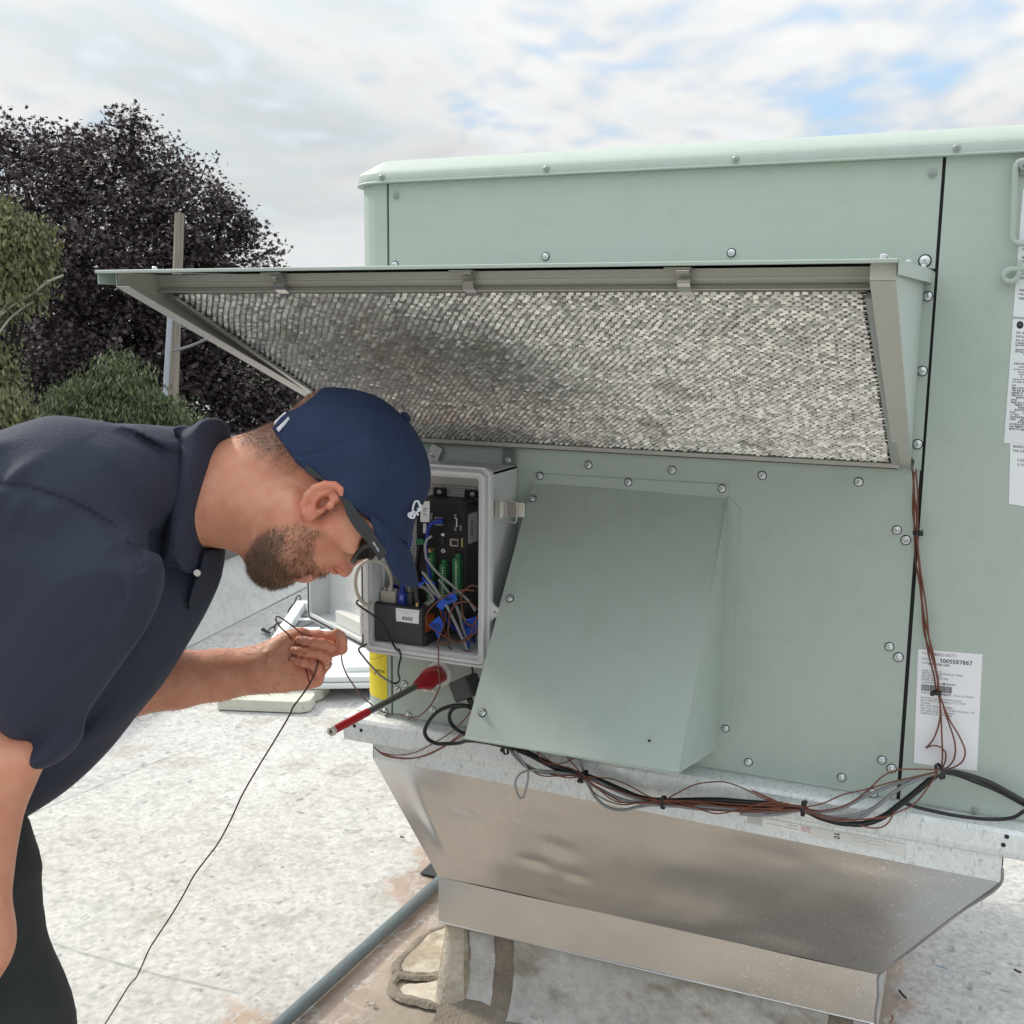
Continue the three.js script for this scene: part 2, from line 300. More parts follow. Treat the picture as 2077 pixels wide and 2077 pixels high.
function tree({ name, label: lab, base, lobes, leaf, mat, n, twig, leaves, seed, droop = 0, bark, tones, shell = 0.55, extra }) {
  const R = rng(seed), t = thing(name, lab, 'tree', base), B = V(base);
  const im = new THREE.InstancedMesh(leaf, mat, n); let k = 0; const vol = lobes.map((l) => l[3] ** 2), tot = vol.reduce((a, b) => a + b);
  const limbs = [], c0 = new THREE.Vector3(); lobes.forEach((l) => c0.add(V(l).multiplyScalar(1 / lobes.length)));
  const fork = new THREE.Vector3(mix(B.x, c0.x, 0.5), mix(B.y, c0.y, 0.45), mix(B.z, c0.z, 0.5));
  limbs.push(tube([[0, -0.2, 0], fork.clone().sub(B).multiplyScalar(0.5).add(new THREE.Vector3(0.04, 0, 0.03)), fork.clone().sub(B)], extra?.trunk || 0.16, 16, 9));
  const col = new THREE.Color();
  lobes.forEach((l, li) => {
    const c = V(l), r = l[3], cnt = Math.round((n * vol[li]) / tot / leaves);
    limbs.push(tube([fork.clone().sub(B), fork.clone().lerp(c, 0.5).sub(B).add(new THREE.Vector3(0, -0.12 * r, 0)), c.clone().sub(B)], (extra?.limb || 0.035) + 0.01 * R(), 10, 6));
    for (let j = 0; j < cnt; j++) {
      const d = new THREE.Vector3(R() * 2 - 1, R() * 2 - 1, R() * 2 - 1); if (d.lengthSq() > 1 || d.lengthSq() < 0.02) { j--; continue; } d.normalize();
      const bumpy = 0.62 + 0.80 * noise3(d.x * 2.3 + li * 9, d.y * 2.3, d.z * 2.3);
      const tp = c.clone().addScaledVector(d, r * bumpy * Math.pow(mix(shell, 1, R()), 0.7));
      if (j % 9 === 0) limbs.push(tube([c.clone().lerp(tp, 0.15).sub(B), c.clone().lerp(tp, 0.6).sub(B).add(new THREE.Vector3(0, -0.04, 0)), tp.clone().sub(B)], 0.011, 5, 4));
      const tone = 0.7 + 0.6 * R();
      for (let i = 0; i < leaves && k < n; i++) {
        const s = (0.65 + 0.7 * R());
        LEAFQ.position.copy(tp).add(new THREE.Vector3((R() - 0.5) * twig, (R() - 0.5) * twig * (1 + droop) - droop * twig * 0.5, (R() - 0.5) * twig)).sub(B);
        if (droop) LEAFQ.rotation.set(Math.PI + (R() - 0.5) * 1.3, R() * 6.28, (R() - 0.5) * 1.5); else LEAFQ.rotation.set(-0.9 + (R() - 0.5) * 1.7, R() * 6.28, (R() - 0.5) * 1.7, 'YXZ');
        LEAFQ.scale.setScalar(s); LEAFQ.updateMatrix(); im.setMatrixAt(k, LEAFQ.matrix);
        const q = tones[Math.floor(R() * tones.length)]; col.setRGB(q[0] * tone, q[1] * tone, q[2] * tone); im.setColorAt(k, col); k++;
      }
    }
  });
  im.count = k; im.name = 'crown'; im.userData.kind = 'stuff'; shade(im); t.add(im);
  if (extra?.branches) for (const b of extra.branches) obj('bare_branch', tube(b.map((q) => V(q).sub(B)), b.r || 0.02, 0, 6), extra.dead, t);
  obj('trunk', limbs, bark, t); return t;
}
const barkDark = std(0.035, 0.03, 0.028, 0.9, 0, { bumpMap: rep(fineNoise, 3), bumpScale: 0.01 });
const PXM = 16 / 2069;
const mapleLobes = [[[-12.0378,3.0054,-10.7583], 125], [[-12.009,3.6666,-10.4504], 62], [[-11.7456,3.6884,-11.2287], 62], [[-10.8541,3.4092,-11.1177], 88], [[-10.5756,3.4828,-11.8016], 68], [[-9.7931,2.8068,-11.3508], 95], [[-9.5893,2.7833,-11.9851], 62], [[-9.2714,2.1563,-11.7857], 88], [[-10.6677,2.311,-10.3348], 165], [[-9.8352,1.9672,-10.8484], 135], [[-12.0984,1.6753,-10.7096], 150], [[-9.5083,1.388,-11.3233], 130], [[-10.3107,1.0072,-10.4695], 150], [[-11.8458,0.4503,-10.3729], 140], [[-8.8903,0.6406,-11.4509], 120], [[-9.6275,0.119,-10.8197], 140], [[-8.3615,-.1407,-11.9752], 110], [[-8.7808,-.5865,-11.4937], 130], [[-10.7719,-.3394,-10.2465], 140], [[-10.9112,4.0835,-11.6577], 40], [[-8.8959,1.7022,-11.8632], 48]].map(([p, r]) => [...p, r * PXM]);
const mapleMat = std(1, 1, 1, 0.55, 0, {}); 
const mapleLeafMat = new THREE.MeshPhysicalMaterial({ color: 0xffffff, roughness: 0.6, transmission: 0.12, thickness: 0, side: THREE.DoubleSide });
tree({ name: 'purple_maple_tree', label: 'tall dark purple leaved maple behind the wooden pole', base: [mapleLobes[8][0] + 0.4, -4.2, mapleLobes[8][2]], lobes: mapleLobes, leaf: mapleLeaf(0.066), mat: mapleLeafMat, n: 88000, twig: 0.34, leaves: 15, seed: 5, bark: barkDark, tones: [[0.044, 0.028, 0.032], [0.070, 0.040, 0.046], [0.034, 0.025, 0.027], [0.092, 0.056, 0.058], [0.045, 0.036, 0.030]], shell: 0.5, extra: { trunk: 0.26 } });
const P2 = 10.5 / 2069, P3 = 9 / 2069;
const greenLobes = [[[-6.7484,0.8446,-6.6692], 40], [[-6.6467,0.6294,-6.4527], 62], [[-6.9339,0.4527,-6.2976], 62], [[-6.3762,0.4011,-6.6369], 66], [[-7.2546,0.1819,-6.3315], 62], [[-6.0625,0.2385,-6.631], 45], [[-6.4888,0.18,-6.2174], 84], [[-6.3192,-.037,-6.4708], 70], [[-7.1724,0.5815,-6.55], 30], [[-6.3549,0.4623,-6.8778], 22]].map(([p, r]) => [...p, r * P2]);
const leafMat = new THREE.MeshPhysicalMaterial({ color: 0xffffff, roughness: 0.6, transmission: 0.25, thickness: 0, side: THREE.DoubleSide });
tree({ name: 'green_tree', label: 'bushy mid green tree left of the wooden pole, its foliage hanging in sprays', base: [greenLobes[6][0], -4.2, greenLobes[6][2]], lobes: greenLobes, leaf: narrowLeaf(0.058, 0.0085), mat: leafMat, n: 46000, twig: 0.24, leaves: 30, seed: 8, droop: 0.9, bark: barkDark, tones: [[0.085, 0.12, 0.045], [0.115, 0.155, 0.06], [0.06, 0.09, 0.04], [0.15, 0.18, 0.07]], shell: 0.3, extra: { trunk: 0.09 } });
const paleLobes = [[[-6.4988,1.955,-5.2144], 56], [[-6.4133,1.9858,-5.3669], 34], [[-6.4211,1.7197,-5.2046], 40], [[-6.69,2.1033,-5.1598], 60], [[-6.3615,1.8344,-5.3614], 22], [[-6.7995,1.5952,-5.2406], 50], [[-6.6181,2.2114,-5.2103], 22], [[-6.7092,0.9378,-5.159], 50], [[-6.3741,0.5609,-5.0128], 46], [[-6.4811,0.3881,-4.9354], 60], [[-6.3161,0.3154,-5.1029], 34]].map(([p, r]) => [...p, r * P3 * 0.74]);
const deadWood = std(0.36, 0.33, 0.28, 0.85);
const br1 = [[-6.5336,1.3536,-5.0895],[-6.4211,1.4535,-5.1559],[-6.3067,1.5277,-5.2184],[-6.1942,1.6276,-5.2848],[-6.0861,1.6802,-5.3406]], br2 = [[-6.5591,1.1601,-5.0432],[-6.4521,1.3329,-5.1206],[-6.3586,1.4198,-5.1765],[-6.2938,1.4634,-5.2121]], br3 = [[-6.5346,1.3664,-5.0915],[-6.445,1.5048,-5.1551],[-6.3396,1.5402,-5.2066]], br4 = [[-6.4827,0.4095,-4.9386],[-6.3386,0.3552,-4.9903],[-6.2174,0.3393,-5.0392]], br5 = [[-6.6042,1.7607,-5.1338],[-6.5227,1.8474,-5.1845],[-6.4908,1.9551,-5.2179]]; br1.r = 0.010; br2.r = 0.008; br3.r = 0.007; br4.r = 0.005; br5.r = 0.007;
tree({ name: 'pale_green_tree', label: 'yellowish green tree with bare pale branches left of the bushy green tree', base: [paleLobes[3][0] - 1.9, -4.2, paleLobes[3][2]], lobes: paleLobes, leaf: narrowLeaf(0.055, 0.012), mat: leafMat, n: 15000, twig: 0.26, leaves: 18, seed: 12, droop: 0.6, bark: barkDark, tones: [[0.14, 0.16, 0.06], [0.18, 0.20, 0.08], [0.10, 0.12, 0.045], [0.21, 0.20, 0.08]], shell: 0.3, extra: { trunk: 0.08, limb: 0.010, branches: [br1, br2, br3, br4, br5], dead: deadWood } });
{
  const a = [-7.9857,2.5898,-9.1062], b = [-7.9453,0.2832,-8.7015], base = [b[0] + (b[0] - a[0]) * 1.2, -4.2, b[2] + (b[2] - a[2]) * 1.2];
  const t = thing('utility_pole', 'weathered wooden pole with a grey conduit standing in front of the purple maple', 'pole', base), L = (q) => V(q).sub(V(base));
  const g = rod([0, 0, 0], L(a), 0.083, 0.055, 22);
  const wood = std(1, 1, 1, 0.9, 0, { map: rep(tex(512, (u, v) => { const k = 0.20 + 0.20 * fbm(u * 40, v * 5, 4, 3, 40) - (noise2(u * 70, v * 6, 4, 70) > 0.8 ? 0.1 : 0); return [k * 1.08, k * 0.92, k * 0.76]; }, { srgb: true }), 1, 2), bumpMap: rep(tex(256, (u, v) => fbm(u * 60, v * 5, 3, 3, 60)), 1, 2), bumpScale: 0.02 });
  obj('pole_shaft', g, wood, t);
  obj('conduit', rod(L([-7.9095,-.8527,-8.4319]), L([-7.9569,1.6142,-8.8629]), 0.032, 0.032, 12), std(0.34, 0.37, 0.40, 0.6), t);
  obj('wire', [tube([L([-7.8662,0.9865,-8.7537]), L([-7.7372,1.0247,-8.8159]), L([-7.4116,1.1157,-8.7511]), L([-6.6407,1.3718,-8.5762])], 0.016, 12, 6)], std(0.18, 0.18, 0.19, 0.6), t);
  obj('wire', tube([L([-7.8407,1.2575,-8.8142]), L([-7.5283,1.2977,-8.9551]), L([-7.0801,1.4377,-9.1724])], 0.006, 12, 5), std(0.18, 0.18, 0.19, 0.6), t);
}

// ---------------------------------------------------------------- rooftop unit
function ring(x0, x1, z0, z1, r, n = 8) { const P = []; for (const [cx, cz, a0] of [[x1 - r, z1 - r, 0], [x0 + r, z1 - r, Math.PI / 2], [x0 + r, z0 + r, Math.PI], [x1 - r, z0 + r, Math.PI * 1.5]]) for (let i = 0; i <= n; i++) { const a = a0 + (i / n) * Math.PI / 2; P.push([cx + r * Math.cos(a), cz + r * Math.sin(a)]); } return P; }
function loft(rings, ys, cap = [true, true]) {
  const P = [], n = rings[0].length;
  const q = (a, b, c, d) => P.push(...a, ...b, ...c, ...a, ...c, ...d);
  for (let k = 0; k + 1 < rings.length; k++) for (let i = 0; i < n; i++) { const j = (i + 1) % n; const f = (kk, ii) => [rings[kk][ii][0], ys[kk], rings[kk][ii][1]]; q(f(k, j), f(k, i), f(k + 1, i), f(k + 1, j)); }
  for (const [e, k] of [[0, 0], [1, rings.length - 1]]) if (cap[e]) { const c = [0, 0]; rings[k].forEach((p) => { c[0] += p[0] / n; c[1] += p[1] / n; }); for (let i = 0; i < n; i++) { const j = (i + 1) % n, A = [rings[k][i][0], ys[k], rings[k][i][1]], B = [rings[k][j][0], ys[k], rings[k][j][1]], C = [c[0], ys[k], c[1]]; if (e) P.push(...A, ...C, ...B); else P.push(...A, ...B, ...C); } }
  const g = new THREE.BufferGeometry(); g.setAttribute('position', new THREE.Float32BufferAttribute(P, 3)); g.computeVertexNormals();
  return boxUV(toCreasedNormals(g, 0.6));
}
// hex head screw with its flange and rubber washer, pointing along +z at the origin
const screwGeo = (() => {
  const w = new THREE.LatheGeometry([[0, 0], [0.0060, 0], [0.0060, 0.0010], [0.0052, 0.0018], [0.0040, 0.0023], [0, 0.0023]].map((p) => new THREE.Vector2(...p)), 20);
  const h = new THREE.CylinderGeometry(0.0036, 0.0039, 0.0042, 6).translate(0, 0.0042, 0), hc = new THREE.CylinderGeometry(0.0025, 0.0036, 0.0007, 6).translate(0, 0.0066, 0), dim = new THREE.CylinderGeometry(0.0015, 0.0015, 0.0003, 8).translate(0, 0.0071, 0);
  const rub = new THREE.CylinderGeometry(0.0066, 0.0072, 0.0012, 20).translate(0, 0.0002, 0);
  const f = (rubber) => { const l = [colour(w.clone(), 1, 1, 1), colour(toCreasedNormals(h, 0.3), 0.95, 0.95, 0.95), colour(toCreasedNormals(hc, 0.3), 1, 1, 1), colour(dim.clone(), 0.55, 0.55, 0.55)]; if (rubber) l.push(colour(rub.clone(), 0.02, 0.02, 0.02)); return merge(l.map((g) => g.rotateX(Math.PI / 2))); };
  return [f(false), f(true)];
})();
const RS = rng(77);
function screw(p, parent, rubber = 1, dir = [0, 0, 1], scale = 1, mat = zinc) {
  const m = shade(new THREE.Mesh(screwGeo[rubber], mat)); m.name = 'screw'; m.position.set(...p); m.scale.setScalar(scale);
  m.quaternion.setFromUnitVectors(new THREE.Vector3(0, 0, 1), V(dir).normalize()).multiply(new THREE.Quaternion().setFromAxisAngle(new THREE.Vector3(0, 0, 1), RS() * 1.05));
  parent.add(m); return m;
}
const paintedZinc = zinc.clone(); paintedZinc.color.setRGB(0.36, 0.39, 0.37); paintedZinc.metalness = 0.3; paintedZinc.roughness = 0.4;
const unit = thing('rooftop_unit', 'grey green metal rooftop air unit with white labels, standing on a galvanised rail', 'air conditioner', [0.5, 0.6, -0.5]);
const uo = unit.position.clone(); const uset = (m) => { m.position.sub(uo); return m; };
const up = (name, g, mat, lab) => uset(obj(name, g, mat, unit, lab));
up('cabinet', loft([ring(-0.0735, 1.095, -1.07, -0.006, 0.062), ring(-0.0735, 1.095, -1.07, -0.006, 0.062)], [0.602, 1.535]), gasket);
// corner posts, rounded
function post(flip) {
  const r = 0.066, P = [], cx = flip ? 1.0955 - r : -0.075 + r, n = 14;
  const prof = []; prof.push([flip ? 0.866 : -0.003, 0]);
  for (let i = 0; i <= n; i++) { const a = (i / n) * Math.PI / 2; prof.push([cx + (flip ? 1 : -1) * r * Math.sin(a), -r + r * Math.cos(a)]); }
  prof.push([cx + (flip ? 1 : -1) * r, -1.07 + r]);
  for (let i = 0; i <= n; i++) { const a = (i / n) * Math.PI / 2; prof.push([cx + (flip ? 1 : -1) * r * Math.cos(a), -1.074 + r - r * Math.sin(a)]); }
  prof.push([0.51, -1.074]);
  for (let i = 0; i + 1 < prof.length; i++) { const [ax, az] = prof[i], [bx2, bz] = prof[i + 1]; const y0 = 0.603, y1 = 1.529; const q = [[ax, y0, az], [bx2, y0, bz], [bx2, y1, bz], [ax, y1, az]]; const o = flip ? [0, 1, 2, 0, 2, 3] : [0, 2, 1, 0, 3, 2]; for (const k of o) P.push(...q[k]); }
  const e = flip ? 0.866 : -0.003; for (const q of (flip ? [[e, 0], [e, -0.006]] : [[e, -0.006], [e, 0]]).length ? [0] : []) { const t = [[e, 0.603, 0], [e, 1.529, 0], [e, 1.529, -0.006], [e, 0.603, -0.006]]; for (const k of flip ? [0, 1, 2, 0, 2, 3] : [0, 2, 1, 0, 3, 2]) P.push(...t[k]); }
  const g = new THREE.BufferGeometry(); g.setAttribute('position', new THREE.Float32BufferAttribute(P, 3)); g.computeVertexNormals(); return boxUV(toCreasedNormals(g, 0.5));
}
up('corner_post', post(false), paint);
up('corner_post', post(true), paint);
up('lower_panel', boxUV(bx(0.0005, 0.8605, 0.603, 1.378, -0.0055, 0, 0.0012)), paint);
up('upper_panel', boxUV(bx(0.0005, 0.8615, 1.3805, 1.529, -0.0055, -0.0008, 0.001)), paintPanel);
{
  const R0 = (o, rr) => ring(-0.075 - o, 1.0955 + o, -1.074 - o, o, rr);
  up('lid', loft([R0(0.0005, 0.066), R0(0.011, 0.077), R0(0.0115, 0.0775), R0(0.009, 0.075), R0(0.0085, 0.0745), R0(0.006, 0.072), R0(-0.028, 0.040), R0(-0.034, 0.036), R0(-0.2, 0.03)], [1.529, 1.5288, 1.5305, 1.5325, 1.545, 1.5485, 1.5685, 1.5705, 1.578]), paint);
}
up('base_rail', (() => {
  const prof = [[-0.002, 0.6], [0.022, 0.6], [0.029, 0.598], [0.0325, 0.592], [0.033, 0.566], [0.031, 0.558], [0.025, 0.5535], [0.004, 0.553], [0.004, 0.557], [-0.002, 0.557]];
  const list = [], s = new THREE.Shape(prof.map((p) => new THREE.Vector2(p[0], p[1])));
  list.push(new THREE.ExtrudeGeometry(s, { depth: 1.185, bevelEnabled: false }).applyMatrix4(new THREE.Matrix4().makeBasis(new THREE.Vector3(0, 0, 1), new THREE.Vector3(0, 1, 0), new THREE.Vector3(1, 0, 0))).translate(-0.0835, 0, 0));
  const g = merge(list); if (g.attributes.position) { const p = g.attributes.position; let v = 0; const a = new THREE.Vector3(p.getX(0), p.getY(0), p.getZ(0)), b = new THREE.Vector3(p.getX(1), p.getY(1), p.getZ(1)), c = new THREE.Vector3(p.getX(2), p.getY(2), p.getZ(2)); }
  g.computeVertexNormals();
  const side = bx(-0.0835, -0.078, 0.553, 0.6, -1.07, -0.003), side2 = bx(1.096, 1.1015, 0.553, 0.6, -1.07, -0.003), bk = bx(-0.0835, 1.1015, 0.553, 0.6, -1.09, -1.0705), floorp = bx(-0.0775, 1.0955, 0.590, 0.6015, -1.07, -0.003);
  return boxUV(merge([g, side, side2, bk, floorp]));
})(), galv);
for (const p of [[-.0603,0.5852,0.0332],[-.0464,0.5791,0.0332],[1.0127,0.5888,0.0332],[1.0092,0.5756,0.0332]]) up('rail_hole', rod([p[0], p[1], 0.0328], [p[0], p[1], 0.0336], 0.0032, 0.0032, 14), gasket);
for (const p of [[0.3622,1.079,0],[0.4998,1.0787,0],[0.6388,1.079,0],[0.7783,1.0782,0],[0.8352,1.0115,0],[0.8361,0.837,0],[0.8366,0.6612,0],[0.6387,0.6239,0],[0.7805,0.6235,0],[0.0248,0.666,0],[0.01,0.6539,0],[0.0322,0.6085,0],[0.0807,0.6258,0],[-.0157,0.6077,0]]) uset(screw(p, unit, 1));
for (const p of [[0.8484,0.9978,0],[0.8496,0.8226,0],[0.8509,0.6502,0],[0.827,0.6072,0]]) uset(screw(p, unit, 1, [0, 0, 1], 1.08));
for (const p of [[0.0149,1.5091,0],[0.8494,1.5073,0],[0.9697,0.6072,0]]) uset(screw(p, unit, 0, [0, 0, 1], 0.92, paintedZinc));
for (const p of [[0.2832,1.4061,0],[0.5783,1.4067,0],[0.0118,1.3965,0]]) uset(screw(p, unit, 1, [0, 0, 1], 0.95));
uset(screw([0.8477,1.3914,0], unit, 1, [0, 0, 1], 1.25));
for (const p of [[0.2864,1.5364,0.009],[0.5809,1.5349,0.009],[0.8784,1.5364,0.009],[-.0056,1.5388,0.009]]) uset(screw([p[0], 1.5385, 0.0085], unit, 0, [0, 0, 1], 0.9, paintedZinc));
// bent wire fasteners on the service door
up('latch_wire', [tube([[0.9621,1.5173,0.012],[0.9578,1.5168,0.012],[0.954,1.5138,0.012],[0.9525,1.5078,0.012],[0.9531,1.4913,0.012],[0.9543,1.4626,0.012],[0.9552,1.4336,0.012],[0.9554,1.422,0.012],[0.9577,1.4147,0.012],[0.9634,1.4117,0.012],[0.9705,1.4115,0.012],[0.9797,1.4113,0.012]], 0.0042, 60, 10), tube([[0.9851,1.3793,0.012],[0.9664,1.378,0.012],[0.9549,1.377,0.012],[0.9484,1.3702,0.012],[0.9518,1.3629,0.012],[0.9613,1.3622,0.012],[0.9662,1.3678,0.012],[0.9676,1.3768,0.012],[0.9671,1.3881,0.012]], 0.0042, 50, 10)], paint);
uset(screw([0.9628,1.5105,0.004], unit, 0, [0, 0, 1], 1.8, paintedZinc));
// ---- prints on the unit
const paper = (t, r = 0.5) => new THREE.MeshStandardMaterial({ map: t, roughness: r, side: THREE.DoubleSide });
{
  const t = label(0.087, 0.162, (x, w, h) => {
    x.fillStyle = '#ececf0'; x.fillRect(0, 0, w, h); x.fillStyle = '#1c1c22'; const s = w / 905;
    const T = (str, px, py, size, bold) => { x.font = (bold ? 'bold ' : '') + Math.round(size * s) + 'px sans-serif'; x.fillText(str, px * s, py * s); };
    T('Trip Number', 60, 62, 33); T('4NA3145771', 235, 75, 56); T('Delivery #', 55, 145, 33); T('1005587867', 312, 170, 82, 1); T('Carrier:', 58, 203, 33); T('MEADOW LARK', 160, 215, 42, 1);
    T('Deliver To Customer', 65, 310, 31); T('UNITED STATES MECHANICAL 144003', 65, 345, 33); T('3025 86TH AVE NE', 65, 380, 33); T('JOB BELISLE 55449-1699', 65, 415, 33); T('BLAINE, MN', 65, 450, 33); T('Customer PO Number', 65, 485, 33); T('JB-2214-T', 370, 490, 42, 1);
    for (let i = 0, p = 65; i < 46; i++) { const ww = [3, 5, 8][Math.floor(hash2(i, 4) * 3)]; x.fillRect(p * s, 505 * s, ww * s, 95 * s); p += ww + 3 + 3 * hash2(i, 7); }
    T('Sales Order', 65, 640, 33); T('1498476', 320, 640, 46, 1); T('Rodian SO: S2M009C', 530, 638, 32);
    ['Job Name: Crosstown Dental Services', 'Notes: PO# JB-2214  Notes 612-721-1500', 'Ship Date', 'Add. Order Reference 304089', 'Ship From: US Clarksville TN Wilma Rudolph - CLR', '2701 Wilma Rudolph Boulevard', 'CLARKSVILLE, TN 37040-5846'].forEach((l, i) => T(l, 62, 712 + i * 38, 33));
  });
  const c = [[0.8758,0.8385,0.0003],[0.962,0.8416,0.0003],[0.9675,0.6669,0.0003],[0.8813,0.6645,0.0003]];
  up('shipping_label', decal(c), paper(t, 0.42));
}
const lines = (x, w, h, x0, y0, y1, n, seed, size) => { const R = rng(seed); x.fillStyle = '#222326'; for (let i = 0; i < n; i++) { const y = y0 + ((y1 - y0) * i) / n; let p = x0; while (p < w - 4) { const l = (2 + R() * 5) * size * 0.6; if (R() > 0.15) for (let q = p; q < p + l; q += size * 0.62) x.fillRect(q, y, size * (0.22 + 0.25 * R()), size * (0.5 + 0.5 * R())); p += l + size * 0.5; } } };
{
  const mk = (c, draw) => up('rating_label', decal(c), paper(label(0.09, 0.09 * 2.2, draw, 4000), 0.4));
  const cA = [[0.9624,1.4184,0.0003], [1.0363,1.4225,0.0003], [1.0384,1.3095,0.0003], [0.9639,1.3161,0.0003]];
  cA[0] = [0.9637,1.4829,0.0003]; cA[1] = [1.0278,1.4892,0.0003]; cA[2] = [1.0264,1.3115,0.0003]; cA[3] = [0.9647,1.3162,0.0003];
  mk(cA, (x, w, h) => { x.fillStyle = '#e6e9ec'; x.fillRect(0, 0, w, h); const k = w / 300; lines(x, w, h, 25 * k, 110 * k, 150 * k, 2, 3, 13 * k); lines(x, w, h, 25 * k, 260 * k, 600 * k, 16, 4, 13 * k); });
  const cB = [[0.965,1.3129,0.0003],[1.0287,1.3092,0.0003],[1.0278,1.1428,0.0003],[0.9666,1.1445,0.0003]];
  mk(cB, (x, w, h) => { const k = w / 300; x.fillStyle = '#e6e9ec'; x.fillRect(0, 0, w, h); x.fillStyle = '#17181a'; x.beginPath(); x.arc(44 * k, 30 * k, 20 * k, 0, 7); x.fill(); x.fillStyle = '#5a5f66'; x.fillRect(36 * k, 22 * k, 16 * k, 12 * k); x.fillStyle = '#222326'; x.font = 'bold ' + Math.round(17 * k) + 'px sans-serif'; x.fillText('NO. DU MODELE', 26 * k, 76 * k); x.fillText('DHC074H', 26 * k, 96 * k); x.fillText('NO. DU SERIE', 26 * k, 116 * k); lines(x, w, h, 26 * k, 122 * k, 190 * k, 6, 5, 11 * k); x.fillText('PRECISION MIN', 26 * k, 240 * k); lines(x, w, h, 26 * k, 248 * k, 340 * k, 7, 6, 9 * k); lines(x, w, h, 26 * k, 345 * k, 590 * k, 19, 8, 12 * k); });
  const cC = [[0.9746,1.1449,0.0003],[1.0278,1.1433,0.0003],[1.0266,1.0548,0.0003],[0.9794,1.0605,0.0003]];
  mk(cC, (x, w, h) => { const k = w / 300; x.fillStyle = '#eceff2'; x.fillRect(0, 0, w, h); x.fillStyle = '#222326'; x.font = 'bold ' + Math.round(25 * k) + 'px sans-serif'; x.save(); x.scale(1, 1.4); x.fillText('MANUFACTURED UNDER', 20 * k, 32 * k); x.fillText('THE FOLLOWING', 20 * k, 64 * k); x.fillText('5,533,', 60 * k, 130 * k); x.fillText('5,772,', 60 * k, 165 * k); x.restore(); });
}
{ // yellow notice wrapped on the rounded corner post
  const t = label(0.07, 0.15, (x, w, h) => {
    x.fillStyle = '#e8d42c'; x.fillRect(0, 0, w, h); x.strokeStyle = '#4a4718'; x.fillStyle = '#3a3815'; x.lineWidth = w / 130; const s = w / 270;
    const L = (...p) => { x.beginPath(); x.moveTo(p[0] * s, p[1] * s); for (let i = 2; i < p.length; i += 2) x.lineTo(p[i] * s, p[i + 1] * s); x.stroke(); };
    x.beginPath(); x.arc(130 * s, 60 * s, 100 * s, 0.2, 2.9); x.stroke(); L(95, 60, 95, 300, 125, 340); L(50, 250, 80, 320, 245, 230); L(85, 290, 125, 345, 245, 290); L(30, 240, 95, 340);
    x.font = 'bold ' + Math.round(24 * s) + 'px monospace'; x.fillText('THIS WAY UP WHEN', 20 * s, 400 * s); x.fillText('UNIT MUST BE', 20 * s, 428 * s); x.fillRect(24 * s, 446 * s, 34 * s, 32 * s);
  });
  const r = 0.0668, y0 = 0.630, y1 = 0.792, n = 12, P = [], U = [];
  const at = (i, y) => { const f = i / n; const L = 0.012 + f * 0.088; let x, z; if (L < 0.012) { x = 0; z = 0; } const a = (f) * 1.42 + 0.02; return [-0.009 - r * Math.sin(a), y, -0.066 + r * Math.cos(a)]; };
  for (let i = 0; i < n; i++) { const q = [at(i + 1, y0), at(i, y0), at(i, y1), at(i + 1, y1)], u = [1 - (i + 1) / n, 1 - i / n]; const uv = [[u[0], 0], [u[1], 0], [u[1], 1], [u[0], 1]]; for (const k of [0, 1, 2, 0, 2, 3]) { P.push(...q[k]); U.push(...uv[k]); } }
  const g = new THREE.BufferGeometry(); g.setAttribute('position', new THREE.Float32BufferAttribute(P, 3)); g.setAttribute('uv', new THREE.Float32BufferAttribute(U, 2)); g.computeVertexNormals();
  up('yellow_notice', g, paper(t, 0.45));
}

// ---------------------------------------------------------------- intake hood with its filters (part of the unit)
const hood = up('intake_hood', [
  sheet([[-0.062, 1.3772, 0.001], [-0.062, 1.3568, 0.606], [0.858, 1.3568, 0.606], [0.858, 1.3772, 0.001]].reverse(), 0.0016),
  bx(-0.062, 0.858, 1.3545, 1.3585, 0.604, 0.6075, 0.001),
  bx(-0.0610, -0.0595, 1.342, 1.3560, 0.50, 0.604),
  // side panels
  ...[[-0.0415, -0.0415], [0.8485, 0.8565]].map(([a, b]) => sheet([[a, 1.3745, 0.002], [b, 1.3555, 0.593], [b, 1.340, 0.593], [a, 1.113, 0.004]], 0.0014)),
  // fixing flanges on the cabinet
  bx(0.8480, 0.8622, 1.100, 1.3755, 0.0006, 0.0022), sheet([[0.8490, 1.118, 0.0024], [0.8490, 1.100, 0.0024], [0.8540, 1.100, 0.02], [0.8540, 1.115, 0.02]], 0.0012), bx(-0.062, -0.043, 1.103, 1.375, 0.0006, 0.0022),
  sheet([[0.8595, 1.3772, 0.002], [0.8595, 1.3568, 0.606], [0.8595, 1.3445, 0.604], [0.8595, 1.3610, 0.002]], 0.0014),
].map((g) => boxUV(g)), paint);
